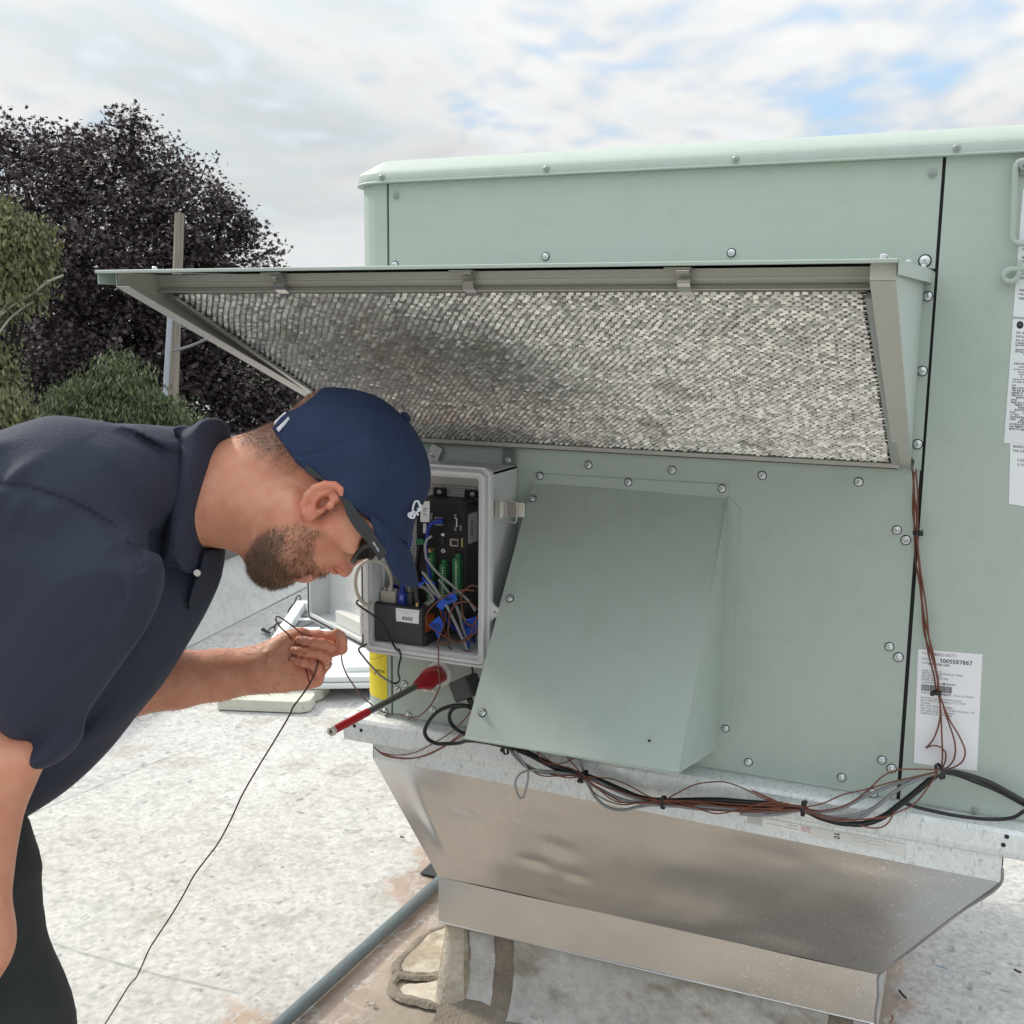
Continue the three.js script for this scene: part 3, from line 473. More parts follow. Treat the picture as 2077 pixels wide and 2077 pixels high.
const LINING = [
  sheet([[-0.0399, 1.3745, 0.004], [-0.0399, 1.3555, 0.592], [-0.0399, 1.3405, 0.592], [-0.0399, 1.114, 0.006]].reverse(), 0.0006),
  // return flanges along the sloping edge
  sheet([[-0.0415, 1.3400, 0.594], [-0.0215, 1.3400, 0.594], [-0.0215, 1.1125, 0.003], [-0.0415, 1.1125, 0.003]], 0.0014),
  sheet([[0.8340, 1.3400, 0.594], [0.8565, 1.3400, 0.594], [0.8490, 1.1060, 0.003], [0.8265, 1.1060, 0.003]], 0.0014),
  sheet([[0.8340, 1.3562, 0.5945], [0.8565, 1.3562, 0.5945], [0.8565, 1.3400, 0.5945], [0.8340, 1.3400, 0.5945]], 0.0012),
  // channel that holds the filters at the front and the sill below
  sheet([[-0.041, 1.3560, 0.527], [0.834, 1.3560, 0.527], [0.834, 1.3470, 0.527], [-0.041, 1.3470, 0.527]].reverse(), 0.0012),
  sheet([[-0.041, 1.3470, 0.5275], [0.834, 1.3470, 0.5275], [0.834, 1.3405, 0.5195], [-0.041, 1.3405, 0.5195]].reverse(), 0.0012),
  sheet([[-0.041, 1.3400, 0.520], [0.834, 1.3400, 0.520], [0.834, 1.3352, 0.527], [-0.041, 1.3352, 0.527]].reverse(), 0.0012),
  bx(-0.041, 0.834, 1.1015, 1.1045, 0.0005, 0.022, 0.001), bx(-0.041, 0.834, 1.1015, 1.110, 0.019, 0.022, 0.001),
];
const hp = (name, g, mat) => { const m = obj(name, g, mat, hood); m.position.set(0, 0, 0); return m; };
{
  hp('hood_lining', LINING.map((g) => boxUV(g)), std(0.50, 0.485, 0.445, 0.5, 0, { roughnessMap: paint.roughnessMap }));
  // the filter: pad of expanded aluminium in the sloping plane
  const A = new THREE.Vector3(0, 1.3340, 0.522), Bv = new THREE.Vector3(0, 1.1115, 0.012), dn = Bv.clone().sub(A), L = dn.length(); dn.normalize();
  const nrm = new THREE.Vector3(0, -dn.z, dn.y).multiplyScalar(-1); if (nrm.y > 0) nrm.negate();
  const X0 = -0.012, X1 = 0.8225;
  const at = (x, s, h) => new THREE.Vector3(x, A.y + dn.y * s + nrm.y * h, A.z + dn.z * s + nrm.z * h);
  const strands = [], R = rng(21), px = 0.0092, ps = 0.0062, nx = Math.round((X1 - X0) / px), ns = Math.floor(L / ps);
  const one = new THREE.BufferGeometry();
  { const a = 0.0028, h = 0.0011, Q = (p) => [p[0], p[1], p[2], p[0], p[2], p[3]].flat(), L = 0.0062 - 2 * h, z0 = 0.0003, z1 = 0.0028;
    one.setAttribute('position', new THREE.Float32BufferAttribute([...Q([[-a, -h, z0], [a, -h, z0], [a * 0.93, h, z1], [-a * 1.07, h, z1]]), ...Q([[-a * 1.07, h, z1], [a * 0.93, h, z1], [a, h + 0.0004, -0.0008], [-a, h + 0.0004, -0.0008]]), ...Q([[-a, h, 0.0004], [-a + 0.0011, h, 0.0004], [-a - 0.0012, h + L, 0.0002], [-a - 0.0023, h + L, 0.0002]]), ...Q([[a - 0.0011, h, 0.0004], [a, h, 0.0004], [a + 0.0023, h + L, 0.0002], [a + 0.0012, h + L, 0.0002]])], 3)); one.computeVertexNormals(); }
  const im = new THREE.InstancedMesh(one, std(0.86, 0.85, 0.81, 0.34, 0.8), nx * ns), M = new THREE.Matrix4(), col = new THREE.Color(), Q = new THREE.Quaternion(), E = new THREE.Euler();
  const basis = new THREE.Matrix4().makeBasis(new THREE.Vector3(1, 0, 0), dn, new THREE.Vector3(1, 0, 0).cross(dn)); const zdir = new THREE.Vector3(1, 0, 0).cross(dn); const sgn = zdir.dot(nrm) > 0 ? 1 : -1;
  let k = 0;
  for (let j = 0; j < ns; j++) for (let i = 0; i < nx; i++) {
    const wob = 0.0016 * Math.sin(j * 0.33 + 3 * fbm(i * 0.03, j * 0.03, 2, 3)), x = X0 + (i + 0.5 + (j % 2) * 0.5) * px + wob + (R() - 0.5) * 0.0012, s = (j + 0.5) * ps + (R() - 0.5) * 0.0007;
    if (x > X1) continue;
    const h = 0.0012 * fbm(x * 60, s * 60, 2, 5), dirt = fbm(x * 14, s * 18, 4, 9), lump = smooth(0.66, 0.76, dirt);
    E.set((R() - 0.5) * 0.26, (R() - 0.5) * 0.26, (R() - 0.5) * 0.12); Q.setFromEuler(E);
    M.compose(at(x, s, h), new THREE.Quaternion().setFromRotationMatrix(basis).multiply(Q), new THREE.Vector3(1, 1, sgn * (0.7 + 0.7 * R())));
    im.setMatrixAt(k, M); const t = (0.55 + 0.6 * R()) * (1 - 0.30 * lump); col.setRGB(t, t * (1 - 0.02 * lump), t * (1 - 0.06 * lump)); im.setColorAt(k, col); k++;
  }
  im.count = k; im.name = 'filter_mesh'; im.userData.kind = 'stuff'; shade(im); hood.add(im);
  const P = [at(X0 - 0.002, 0, -0.004), at(X1 + 0.002, 0, -0.004), at(X1 + 0.002, L, -0.004), at(X0 - 0.002, L, -0.004)];
  hp('filter_backing', sheet(P.reverse(), 0.02), std(0.36, 0.34, 0.31, 0.55, 0.4));
  // frames of the filter at its two ends and along the foot, with the mesh's cut ends showing as a row of teeth
  const fr = [sheet([at(X0 - 0.010, 0.004, 0.001), at(X0 - 0.001, 0.004, 0.001), at(X0 - 0.001, L, 0.001), at(X0 - 0.010, L, 0.001)], 0.006), sheet([at(X1 + 0.001, 0.004, 0.001), at(X1 + 0.011, 0.004, 0.001), at(X1 + 0.011, L, 0.001), at(X1 + 0.001, L, 0.001)], 0.006), sheet([at(X0, L - 0.004, 0.003), at(X1, L - 0.004, 0.003), at(X1, L, 0.003), at(X0, L, 0.003)], 0.004)];
  hp('filter_frame', fr, std(0.56, 0.56, 0.55, 0.4, 0.8));
  const teeth = []; for (let j = 0; j < ns; j += 2) for (const x of [X0 + 0.0005, X1 - 0.0005]) teeth.push(sheet([at(x - 0.003, j * ps + 0.001, 0.002), at(x + 0.003, j * ps + 0.001, 0.002), at(x + 0.003, j * ps + 0.006, 0.002), at(x - 0.003, j * ps + 0.006, 0.002)], 0.0008));
  hp('cut_edge', teeth, gasket).userData.kind = 'stuff';
  // spring clips
  const CLIPS = [[0.146, 0.015], [0.396, 0.0135], [0.64, 0.0135]];
  for (const [x, w] of CLIPS) {
    const pr = [[1.3562, 0.536], [1.353, 0.541], [1.349, 0.535], [1.346, 0.530], [1.342, 0.536], [1.338, 0.533], [1.3335, 0.5245], [1.330, 0.5215]];
    const l = []; for (let i = 0; i + 1 < pr.length; i++) l.push(sheet([[x, pr[i][0], pr[i][1]], [x + w, pr[i][0], pr[i][1]], [x + w, pr[i + 1][0], pr[i + 1][1]], [x, pr[i + 1][0], pr[i + 1][1]]], 0.0012));
    l.push(bx(x - 0.012, x + 0.016, 1.3545, 1.3565, 0.520, 0.545));
    hp('clip', l, bareSteel);
  }
}
for (const q of [[-0.02, 0.55], [0.843, 0.575], [0.85, 0.36], [0.853, 0.12]]) { const y = 1.3772 - 0.0204 * (q[1] / 0.605); const s = screw([q[0], y + 0.0003, q[1]], hood, 0, [0, 1, 0.03], 0.9); }
for (const p of [[0.8545,1.3431,0.0024],[0.8545,1.2402,0.0024],[0.8551,1.1373,0.0024]]) screw([p[0], p[1], 0.0024], hood, 1, [0, 0, 1], 1.05);
for (const z of [0.575, 0.36, 0.12]) hp('screw_tip', rod([0.848, 1.362, z], [0.848, 1.338, z], 0.0022, 0.0016, 8), bareSteel);

// ---------------------------------------------------------------- relief hood on the lower panel
{
  const T0 = [[0.2662,1.0433,0.004]][0], xl = 0.2662, xr = 0.5899;
  const rh = up('relief_hood', [
    sheet([[0.269, 1.0597, 0.0016], [0.269, 1.0435, 0.0016], [0.590, 1.0445, 0.0016], [0.590, 1.062, 0.0016]], 0.0014),
    sheet([[xl, 1.0435, 0.002], [xl, 0.6941, 0.2560], [xr, 0.6925, 0.2480], [xr, 1.0447, 0.002]], 0.0014),
    sheet([[xr, 1.0440, 0.0016], [xr, 0.693, 0.2475], [xr, 0.6385, 0.0016]], 0.0012),
    sheet([[xl, 1.0440, 0.0016], [xl, 0.6385, 0.0016], [xl, 0.694, 0.2555]], 0.0012),
    sheet([[xr, 1.0440, 0.0016], [xr, 0.643, 0.0016], [0.6085, 0.657, 0.0016], [0.6085, 0.674, 0.0016], [0.6085, 1.026, 0.0016]], 0.0012),
    sheet([[xl, 1.0440, 0.0016], [0.2515, 1.0305, 0.0016], [0.2515, 0.655, 0.0016], [xl, 0.643, 0.0016]], 0.0012),
    rod([xl, 0.6938, 0.2555], [xr, 0.6922, 0.2477], 0.0022, 0.0022, 8),
  ].map((g) => boxUV(g)), paint);
  const n = [0, 0.59, 0.81];
  for (const p of [[0.2792,1.0561,0.002],[0.4299,1.0553,0.002],[0.5792,1.0551,0.002]]) screw([p[0], p[1], 0.0018], rh, 1, [0, 0, 1], 0.95);
  screw([0.6005, 0.674, 0.0018], rh, 1, [0, 0, 1], 0.9);
  const onSlope = (px) => { const t = (1.0435 - px[1]) / (1.0435 - 0.6941); return [px[0], px[1], 0.002 + t * 0.254 + 0.0004]; };
  for (const q of [[0.2742, 1.021], [0.2800, 0.878], [0.2840, 0.728]]) screw(onSlope(q), rh, 1, n, 0.95);
  hpush(rh);
  function hpush(h) { const m = obj('ink_mark', [rod(onSlope([0.542, 0.7265]), [0.542, 0.7265, onSlope([0.542, 0.7265])[2] + 0.0006], 0.0022, 0.0022, 6)], gasket, h); }
}

// ---------------------------------------------------------------- galvanised curb adapter, membrane curb
{
  const t = thing('curb_adapter', 'dented galvanised sheet metal adapter tapering from the unit rail down to the curb', 'curb adapter', [0.47, 0.17, -0.5]);
  const o = t.position.clone(), add = (n, g, m) => { const q = obj(n, g, m, t); q.position.sub(o); return q; };
  const FX0 = -0.0288, FX1 = 1.0115, yT = 0.553, yF = 0.5265, yFr = 0.5135, zF = 0.022, zB = -0.98;
  const LX0 = 0.052, LX1 = 0.850, yL = 0.2635, zL = -0.08, zLB = -0.86, yB = 0.172;
  add('top_flange', boxUV(merge([sheet([[FX0, yT, zF], [FX0, yF, zF], [FX1, yFr, zF], [FX1, yT, zF]], 0.0015), sheet([[FX1, yT, zF], [FX1, yFr, zF], [FX1, yFr, zB], [FX1, yT, zB]], 0.0015), sheet([[FX0, yT, zB], [FX0, yF, zB], [FX0, yF, zF], [FX0, yT, zF]], 0.0015)])), galv);
  // front slope, with its dents
  const nx = 150, ny = 44, g = new THREE.PlaneGeometry(1, 1, nx, ny), p = g.attributes.position;
  const A = new THREE.Vector3(FX0, yF, zF), Bq = new THREE.Vector3(FX1, yFr, zF), C = new THREE.Vector3(LX1, 0.267, zL), D = new THREE.Vector3(LX0, yL, zL);
  const N = Bq.clone().sub(A).cross(D.clone().sub(A)).normalize().negate(); if (N.z < 0) N.negate();
  const dents = [[0.145, 0.30, 0.035, 0.012, 0.004, -0.5], [0.27, 0.66, 0.03, 0.011, 0.004, -0.2], [0.355, 0.70, 0.026, 0.011, 0.0035, -0.2], [0.33, 0.48, 0.04, 0.02, 0.003, -0.3], [0.31, 0.94, 0.028, 0.011, 0.003, -0.15], [0.06, 0.45, 0.02, 0.08, -0.005, 0.2], [0.17, 0.75, 0.05, 0.04, -0.004, 0], [0.62, 0.6, 0.16, 0.07, 0.004, 0], [0.86, 0.3, 0.12, 0.06, -0.004, 0], [0.5, 0.35, 0.1, 0.06, -0.003, 0], [0.8, 0.85, 0.1, 0.05, 0.004, 0]];
  for (let i = 0; i < p.count; i++) {
    const u = p.getX(i) + 0.5, v = 0.5 - p.getY(i);
    const q = A.clone().lerp(Bq, u).lerp(D.clone().lerp(C, u), v);
    let h = 0.0075 * (fbm(u * 4.5, v * 1.8, 3, 77) - 0.5) * Math.min(1, v * 6, (1 - v) * 6);
    for (const [du, dv, ru, rv, a, sk] of dents) { const x = u - du, y = (v - dv) * 0.27 + x * sk * 0.3; h -= a * Math.exp(-((x / ru) ** 2) - ((y / rv) ** 2)); }
    q.addScaledVector(N, h * Math.min(1, v * 8, (1 - v) * 8, u * 14, (1 - u) * 14)); p.setXYZ(i, q.x, q.y, q.z);
  }
  g.computeVertexNormals(); add('sloping_panel', boxUV(g), galvSmooth);
  const quad = (a, b, c, d) => sheet([a, b, c, d], 0.0012);
  add('side_panel', boxUV(quad([FX1, yFr, zF], [FX1, yFr, zB], [LX1, 0.267, zLB], [LX1, 0.267, zL])), galvSmooth);
  add('side_panel', boxUV(quad([FX0, yF, zB], [FX0, yF, zF], [LX0, yL, zL], [LX0, yL, zLB])), galvSmooth);
  // skirt
  const g2 = new THREE.PlaneGeometry(1, 1, 80, 8), p2 = g2.attributes.position;
  for (let i = 0; i < p2.count; i++) { const u = p2.getX(i) + 0.5, v = 0.5 - p2.getY(i); p2.setXYZ(i, mix(LX0, LX1, u), mix(mix(yL, 0.267, u), mix(0.1705, 0.179, u), v), zL + 0.0015 * (fbm(u * 7, v * 1.5, 3, 87) - 0.5) + 0.0012 * Math.sin(u * 9)); }
  g2.computeVertexNormals(); add('skirt', boxUV(merge([g2, quad([LX1, 0.267, zL], [LX1, 0.267, zLB], [LX1, 0.179, zLB], [LX1, 0.179, zL]), quad([LX0, yL, zLB], [LX0, yL, zL], [LX0, 0.1705, zL], [LX0, 0.1705, zLB]), rod([LX0, 0.1705, zL], [LX1, 0.179, zL], 0.0018, 0.0018, 6)])), galvSmooth);
  add('seam', [tube([[FX1, yFr + 0.02, zF], [FX1, yFr, zF], [0.95, 0.425, -0.016], [0.90, 0.345, -0.048], [LX1, 0.267, zL], [LX1 + 0.001, 0.23, zL], [LX1 - 0.001, 0.20, zL], [LX1, 0.179, zL]], 0.0022, 70, 6)], std(0.3, 0.3, 0.29, 0.6, 0.5));
  // torn paper sticker on the flange
  const tx = label(0.34, 0.03, (x, w, h) => { x.fillStyle = '#d9d8d3'; x.fillRect(0, 0, w, h); const k = h / 90; x.fillStyle = '#c3c4bd'; x.fillRect(0, 0, w * 0.1, h); x.fillStyle = '#ecebe8'; x.fillRect(w * 0.1, 0, w * 0.3, h); x.fillStyle = '#a8554f'; for (let i = 0; i < 4; i++) x.fillRect(w * 0.35, (8 + i * 14) * k, w * 0.06, 6 * k); x.fillStyle = '#333'; x.font = 'bold ' + Math.round(15 * k) + 'px sans-serif'; x.fillText('3 TON, 4 DIFF. 1-800-399-4XXX', w * 0.13, 52 * k); x.fillStyle = '#8d4f4b'; x.fillText('LABEL 052', w * 0.26, 22 * k); x.fillStyle = '#1c1c1c'; x.font = 'bold ' + Math.round(52 * k) + 'px sans-serif'; x.save(); x.translate(w * 0.56, 4 * k); x.rotate(Math.PI / 2); x.fillText('10', 0, 0); x.restore(); x.strokeStyle = '#8b8c88'; x.lineWidth = 2 * k; x.strokeRect(w * 0.68, 22 * k, w * 0.08, 24 * k); x.strokeRect(w * 0.77, 22 * k, w * 0.11, 24 * k); }, 3000);
  add('torn_sticker', decal([[0.6448,0.5462,0.0226],[0.8796,0.5457,0.0226],[0.8808,0.5273,0.0226],[0.6454,0.534,0.0226]]), paper(tx, 0.6));
}
{
  const t = thing('roof_curb', 'curb under the adapter wrapped in patched grey white membrane with tar seams', 'roof curb', [0.46, 0, -0.45]);
  const o = t.position.clone(), add = (n, g, m) => { const q = obj(n, g, m, t); q.position.sub(o); return q; };
  const x0 = 0.070, x1 = 0.838, zf = -0.097, zb = -0.845;
  const skinTex = (seed, warm) => rep(tex(512, (u, v) => { const a = fbm(u * 9, v * 9, 4, seed, 9), b = fbm(u * 50, v * 50, 3, seed + 5, 50), st = smooth(0.50, 0.75, fbm(u * 7, v * 9, 5, seed + 9, 7)); const k = 0.66 + 0.34 * (a - 0.5) + 0.2 * (b - 0.5) - 0.24 * st; return [k, k * (1 - 0.035 * warm - 0.05 * st), k * (1 - 0.09 * warm - 0.14 * st)]; }, { srgb: true }), 2);
  const skin = std(0.70, 0.69, 0.66, 0.8, 0, { map: skinTex(3, 0.2), bumpMap: rep(fineNoise, 6), bumpScale: 0.002 }), skinWarm = std(0.78, 0.73, 0.65, 0.85, 0, { map: skinTex(13, 1), bumpMap: rep(fineNoise, 6), bumpScale: 0.002 });
  const tar = std(0.25, 0.215, 0.17, 0.85, 0, { map: rep(tex(256, (u, v) => { const k = 0.75 + 0.5 * (fbm(u * 16, v * 16, 4, 9, 16) - 0.3); return [k, k, k]; }), 3), bumpMap: rep(fineNoise, 6), bumpScale: 0.003 });
  add('curb_core', boxUV(bx(x0, x1, -0.004, 0.215, zb, zf)), tar);
  // membrane pieces: up the curb face, round the cant and out on the roof
  const prof = (d) => [[0.20, 0], [0.15, 0], [0.10, 0.001], [0.06, 0.006], [0.034, 0.018], [0.016, 0.038], [0.006, 0.066], [0.0035, 0.10], [0.003, 0.16], [0.003, 0.24]].filter((q) => q[1] <= d);
  function flap(xa, xb, top, reach, mat, lift, seed, name = 'membrane_flap') {
    const pr = prof(0.3), P = [], nX = Math.max(6, Math.round((xb - xa) / 0.012)); const cum = [0]; for (let i = 1; i < pr.length; i++) cum.push(cum[i - 1] + Math.hypot(pr[i][0] - pr[i - 1][0], pr[i][1] - pr[i - 1][1])); 
    const at = (s) => { let i = 1; while (i < pr.length - 1 && cum[i] < s) i++; const f = clamp((s - cum[i - 1]) / (cum[i] - cum[i - 1]), 0, 1.5); return [mix(pr[i - 1][0], pr[i][0], f), mix(pr[i - 1][1], pr[i][1], f)]; };
    const S0 = 0.2 - top, nS = 26, rows = [];
    for (let i = 0; i <= nX; i++) { const f = i / nX; const end = cum[1] * 0 + (0.14 + reach) * (1 + 0.30 * (fbm(f * (xb - xa) * 9 + seed, 3, 3, seed) - 0.5)); const row = []; for (let j = 0; j <= nS; j++) { const s = S0 + (end - S0) * (j / nS); const [y, z] = at(s); const e = 0.006 * (fbm(j * 0.4 + seed, i * 0.02, 2, seed + 4) - 0.5); const x = mix(xa + (i === 0 ? e : 0), xb + (i === nX ? e : 0), f); const w = 0.004 * (fbm(x * 14 + seed, s * 14, 3, seed + 2) - 0.4); row.push([x, Math.max(y, 0) + (y < 0.03 ? lift + Math.max(0, w) : 0), zf + z + (y >= 0.03 ? lift + Math.max(0, w) : 0)]); } rows.push(row); }
    const q = (a, b, c, d) => P.push(...a, ...b, ...c, ...a, ...c, ...d);
    for (let i = 0; i < nX; i++) for (let j = 0; j < nS; j++) q(rows[i][j], rows[i][j + 1], rows[i + 1][j + 1], rows[i + 1][j]);
    const dn = (r) => [r[0], r[1] - lift - 0.004, r[2] - (r[1] > 0.03 ? lift + 0.004 : 0)];
    for (let i = 0; i < nX; i++) q(rows[i][nS], dn(rows[i][nS]), dn(rows[i + 1][nS]), rows[i + 1][nS]);
    for (let j = 0; j < nS; j++) { q(rows[0][j], dn(rows[0][j]), dn(rows[0][j + 1]), rows[0][j + 1]); q(rows[nX][j + 1], dn(rows[nX][j + 1]), dn(rows[nX][j]), rows[nX][j]); }
    const g = new THREE.BufferGeometry(); g.setAttribute('position', new THREE.Float32BufferAttribute(P, 3)); g.computeVertexNormals(); return add(name, boxUV(toCreasedNormals(mergeVertices(g, 1e-5), 0.7)), mat);
  }
  flap(x0 - 0.002, x1 + 0.004, 0.195, 0.20, tar, 0.001, 3, 'tar_coat');
  flap(0.112, 0.163, 0.185, 0.028, skin, 0.0035, 8);
  flap(0.204, 0.775, 0.185, 0.052, skin, 0.0045, 5);
  flap(0.815, 0.838, 0.185, 0.05, skin, 0.0045, 6);
  // side face, corner boot and the fan-shaped patches on the roof
  add('membrane_flap', boxUV(merge([bx(x0 - 0.004, x0 - 0.0005, 0.012, 0.2, zb, zf - 0.012, 0.001), bx(x1 + 0.0005, x1 + 0.004, 0.012, 0.2, zb, zf - 0.012, 0.001)])), skinWarm);
  function patch(pts, y, mat, seed, name = 'roof_patch') {
    const s = new THREE.Shape(), c = new THREE.CatmullRomCurve3(pts.map((q) => new THREE.Vector3(q[0], 0, q[2])), true, 'centripetal', 0.5), m = c.getPoints(pts.length * 8);
    m.forEach((q, i) => { const e = 0.006 * (noise2(i * 0.6, seed, seed) - 0.5); s[i ? 'lineTo' : 'moveTo'](q.x + e, -(q.z + e)); });
    const g = new THREE.ExtrudeGeometry(s, { depth: y, bevelEnabled: true, bevelSize: 0.002, bevelThickness: 0.002, bevelSegments: 1 }).rotateX(-Math.PI / 2).translate(0, 0.001, 0);
    return add(name, boxUV(g), mat);
  }
  const fan = [[-.0488,0.004,-.3264],[-.0747,0.004,-.2786],[-.0768,0.004,-.2123],[-.073,0.004,-.162],[-.0571,0.004,-.139],[-.0145,0.004,-.1481],[0.0247,0.004,-.1789],[0.0198,0.004,-.2207],[-.0299,0.004,-.3136]];
  patch(fan, 0.006, skinWarm, 4);
  const p2 = [[-.0361,0.002,-.0935],[-.0008,0.002,-.122],[0.0475,0.002,-.1642],[0.1126,0.002,-.1888],[0.1408,0.002,-.1853],[0.1229,0.002,-.1333],[0.1185,0.002,-.0949],[0.0698,0.002,-.0732],[0.0077,0.002,-.0696],[-.0205,0.002,-.0723]]; patch(p2, 0.003, skinWarm, 6);
  const p3 = [[0.1299,0.002,-.1181],[0.1384,0.002,-.1652],[0.1736,0.002,-.1873],[0.2261,0.002,-.1671],[0.2687,0.002,-.1501],[0.3301,0.002,-.0973],[0.3166,0.002,-.0426],[0.2305,0.002,-.0043],[0.169,0.002,-.0255],[0.145,0.002,-.0656]]; patch(p3, 0.003, skinWarm, 9);
  const p4 = [[0.2748,0.002,-.2021],[0.3463,0.002,-.2087],[0.4907,0.002,-.2003],[0.6347,0.002,-.1525],[0.5525,0.002,-.0896],[0.4142,0.002,-.1089],[0.3207,0.002,-.1364]]; patch(p4, 0.003, skin, 11);
  const bead = (pts, r) => { const c = new THREE.CatmullRomCurve3(pts.map(V), false, 'centripetal'), n = pts.length * 10, P = []; const rows = []; for (let i = 0; i <= n; i++) { const q = c.getPoint(i / n), tg = c.getTangent(i / n), s = new THREE.Vector3(-tg.z, 0, tg.x).normalize(); const rr = r * (0.75 + 0.6 * noise2(i * 0.25, r * 999, 5)); rows.push([-1, -0.6, 0, 0.6, 1].map((k) => [q.x + s.x * k * rr, q.y + (1 - k * k) * rr * 0.35 + 0.0015 - (Math.abs(k) === 1 ? 0.004 : 0), q.z + s.z * k * rr])); } for (let i = 0; i < n; i++) for (let j = 0; j < 4; j++) { const a = rows[i][j], b = rows[i][j + 1], cc = rows[i + 1][j + 1], d = rows[i + 1][j]; P.push(...a, ...b, ...cc, ...a, ...cc, ...d); } const g = new THREE.BufferGeometry(); g.setAttribute('position', new THREE.Float32BufferAttribute(P, 3)); g.computeVertexNormals(); return boxUV(toCreasedNormals(mergeVertices(g, 1e-5), 1)); };
  for (const [q, r] of [[[[-.0529,0.006,-.3262],[-.0763,0.006,-.2816],[-.0818,0.006,-.2065],[-.0802,0.006,-.1519],[-.0622,0.006,-.1266],[-.0247,0.006,-.1303],[0.0264,0.006,-.1597],[0.0568,0.006,-.1931],[0.0538,0.006,-.2323]], 0.010], [[[-.0637,0.004,-.1294],[-.059,0.004,-.0926],[-.0269,0.004,-.0631],[0.0148,0.004,-.0634],[0.0736,0.004,-.0657],[0.1214,0.004,-.0811]], 0.010], [[[0.1451,0.004,-.1839],[0.1256,0.004,-.1436],[0.1251,0.004,-.0887],[0.135,0.004,-.0522],[0.1664,0.004,-.0157]], 0.012], [[[0.1811,0.004,-.1872],[0.2333,0.004,-.1671],[0.2777,0.004,-.1449],[0.3188,0.004,-.1284],[0.3636,0.004,-.0981]], 0.010]]) add('tar_bead', bead(q, r), tar);
  add('corner_boot', boxUV((() => { const g = rod([x0 + 0.012, 0.0, zf - 0.006], [x0 + 0.012, 0.205, zf - 0.01], 0.046, 0.020, 28); const p = g.attributes.position; for (let i = 0; i < p.count; i++) { const k = 0.007 * (fbm(p.getX(i) * 40 + 3, p.getZ(i) * 40 + p.getY(i) * 9, 3, 5) - 0.5); p.setX(i, p.getX(i) + k); p.setZ(i, p.getZ(i) + k); } g.computeVertexNormals(); return g; })()), skinWarm);
}
{
  const a = [[-.1493,0.016,-.4738]][0], b = [[-.176,0.016,0.1215]][0], d = V(b).sub(V(a));
  const s = V(a).addScaledVector(d, -1.3), e = V(b).addScaledVector(d, 1.2);
  const t = thing('conduit_pipe', 'grey painted conduit pipe lying on the stained roof beside the curb', 'pipe', [a[0], 0, a[2]]);
  const pm = std(0.15, 0.185, 0.20, 0.45, 0, { map: rep(tex(256, (u, v) => { const k = 0.85 + 0.25 * (fbm(u * 8, v * 20, 4, 3, 8) - 0.5); return [k, k, k]; }), 1, 6), bumpMap: rep(fineNoise, 2), bumpScale: 0.001 });
  const L = (q) => V(q).sub(t.position);
  obj('pipe_run', rod(L(s), L(e), 0.0135, 0.0135, 24), pm, t);
  const u = d.clone().normalize(); obj('pipe_coupling', rod(L(V(a).addScaledVector(u, -0.25)), L(V(a).addScaledVector(u, -0.19)), 0.0165, 0.0165, 24), pm, t);
  obj('support_block', box(0.1, 0.004, 0.06, ...L([a[0] - 0.02, 0.0025, a[2] - 0.07]).toArray()), blackPlastic, t);
}
{
  const t = thing('thin_grey_cable', 'thin grey cable lying across the patched roof in front of the curb', 'cable', [[0.0746,0,-.1883]][0]); const o = t.position;
  obj('cable_run', tube([[0.0729,0.009,-.1753],[0.1147,0.009,-.1842],[0.1553,0.009,-.1863],[0.1924,0.009,-.1776],[0.2279,0.009,-.1624],[0.2784,0.009,-.143],[0.3221,0.009,-.1191],[0.3911,0.009,-.0757]].map((q) => V(q).sub(o)), 0.0028, 60, 8), std(0.22, 0.225, 0.23, 0.5), t);
}

// ---------------------------------------------------------------- open equipment enclosure on the lower panel
const shellGrey = std(0.66, 0.668, 0.672, 0.36), shellIn = std(0.84, 0.84, 0.83, 0.5), doorWhite = std(0.66, 0.69, 0.69, 0.42);
function rrect(x0, x1, y0, y1, r) { const s = new THREE.Shape(); s.moveTo(x0 + r, y0); s.lineTo(x1 - r, y0); s.absarc(x1 - r, y0 + r, r, -Math.PI / 2, 0); s.lineTo(x1, y1 - r); s.absarc(x1 - r, y1 - r, r, 0, Math.PI / 2); s.lineTo(x0 + r, y1); s.absarc(x0 + r, y1 - r, r, Math.PI / 2, Math.PI); s.lineTo(x0, y0 + r); s.absarc(x0 + r, y0 + r, r, Math.PI, Math.PI * 1.5); return s; }
function frameRing(o, r0, inn, r1, depth, z, bev = 0.0006) { const s = rrect(...o, r0); s.holes.push(rrect(...inn, r1)); return new THREE.ExtrudeGeometry(s, { depth: depth - 2 * bev, bevelEnabled: true, bevelSize: bev, bevelThickness: bev, bevelSegments: 2, curveSegments: 8 }).translate(0, 0, z + bev); }
const enc = thing('equipment_enclosure', 'open light grey plastic equipment box bolted under the intake hood, door swung left', 'enclosure', [0.14, 0.765, 0.07]);
const eo = enc.position.clone(), ep = (n, g, m, lab) => { const q = obj(n, g, m, enc, lab); q.position.sub(eo); return q; };
const sub = (n, g, m, par) => obj(n, g, m, par);
const shell = ep('box_shell', [bx(0.0335, 0.0385, 0.778, 1.071, 0.004, 0.128), bx(0.2345, 0.2395, 0.778, 1.071, 0.004, 0.128), bx(0.0335, 0.2395, 1.067, 1.072, 0.004, 0.1275), bx(0.0335, 0.2395, 0.776, 0.781, 0.004, 0.1275), bx(0.034, 0.239, 0.777, 1.0715, 0.0035, 0.008)], shellGrey);
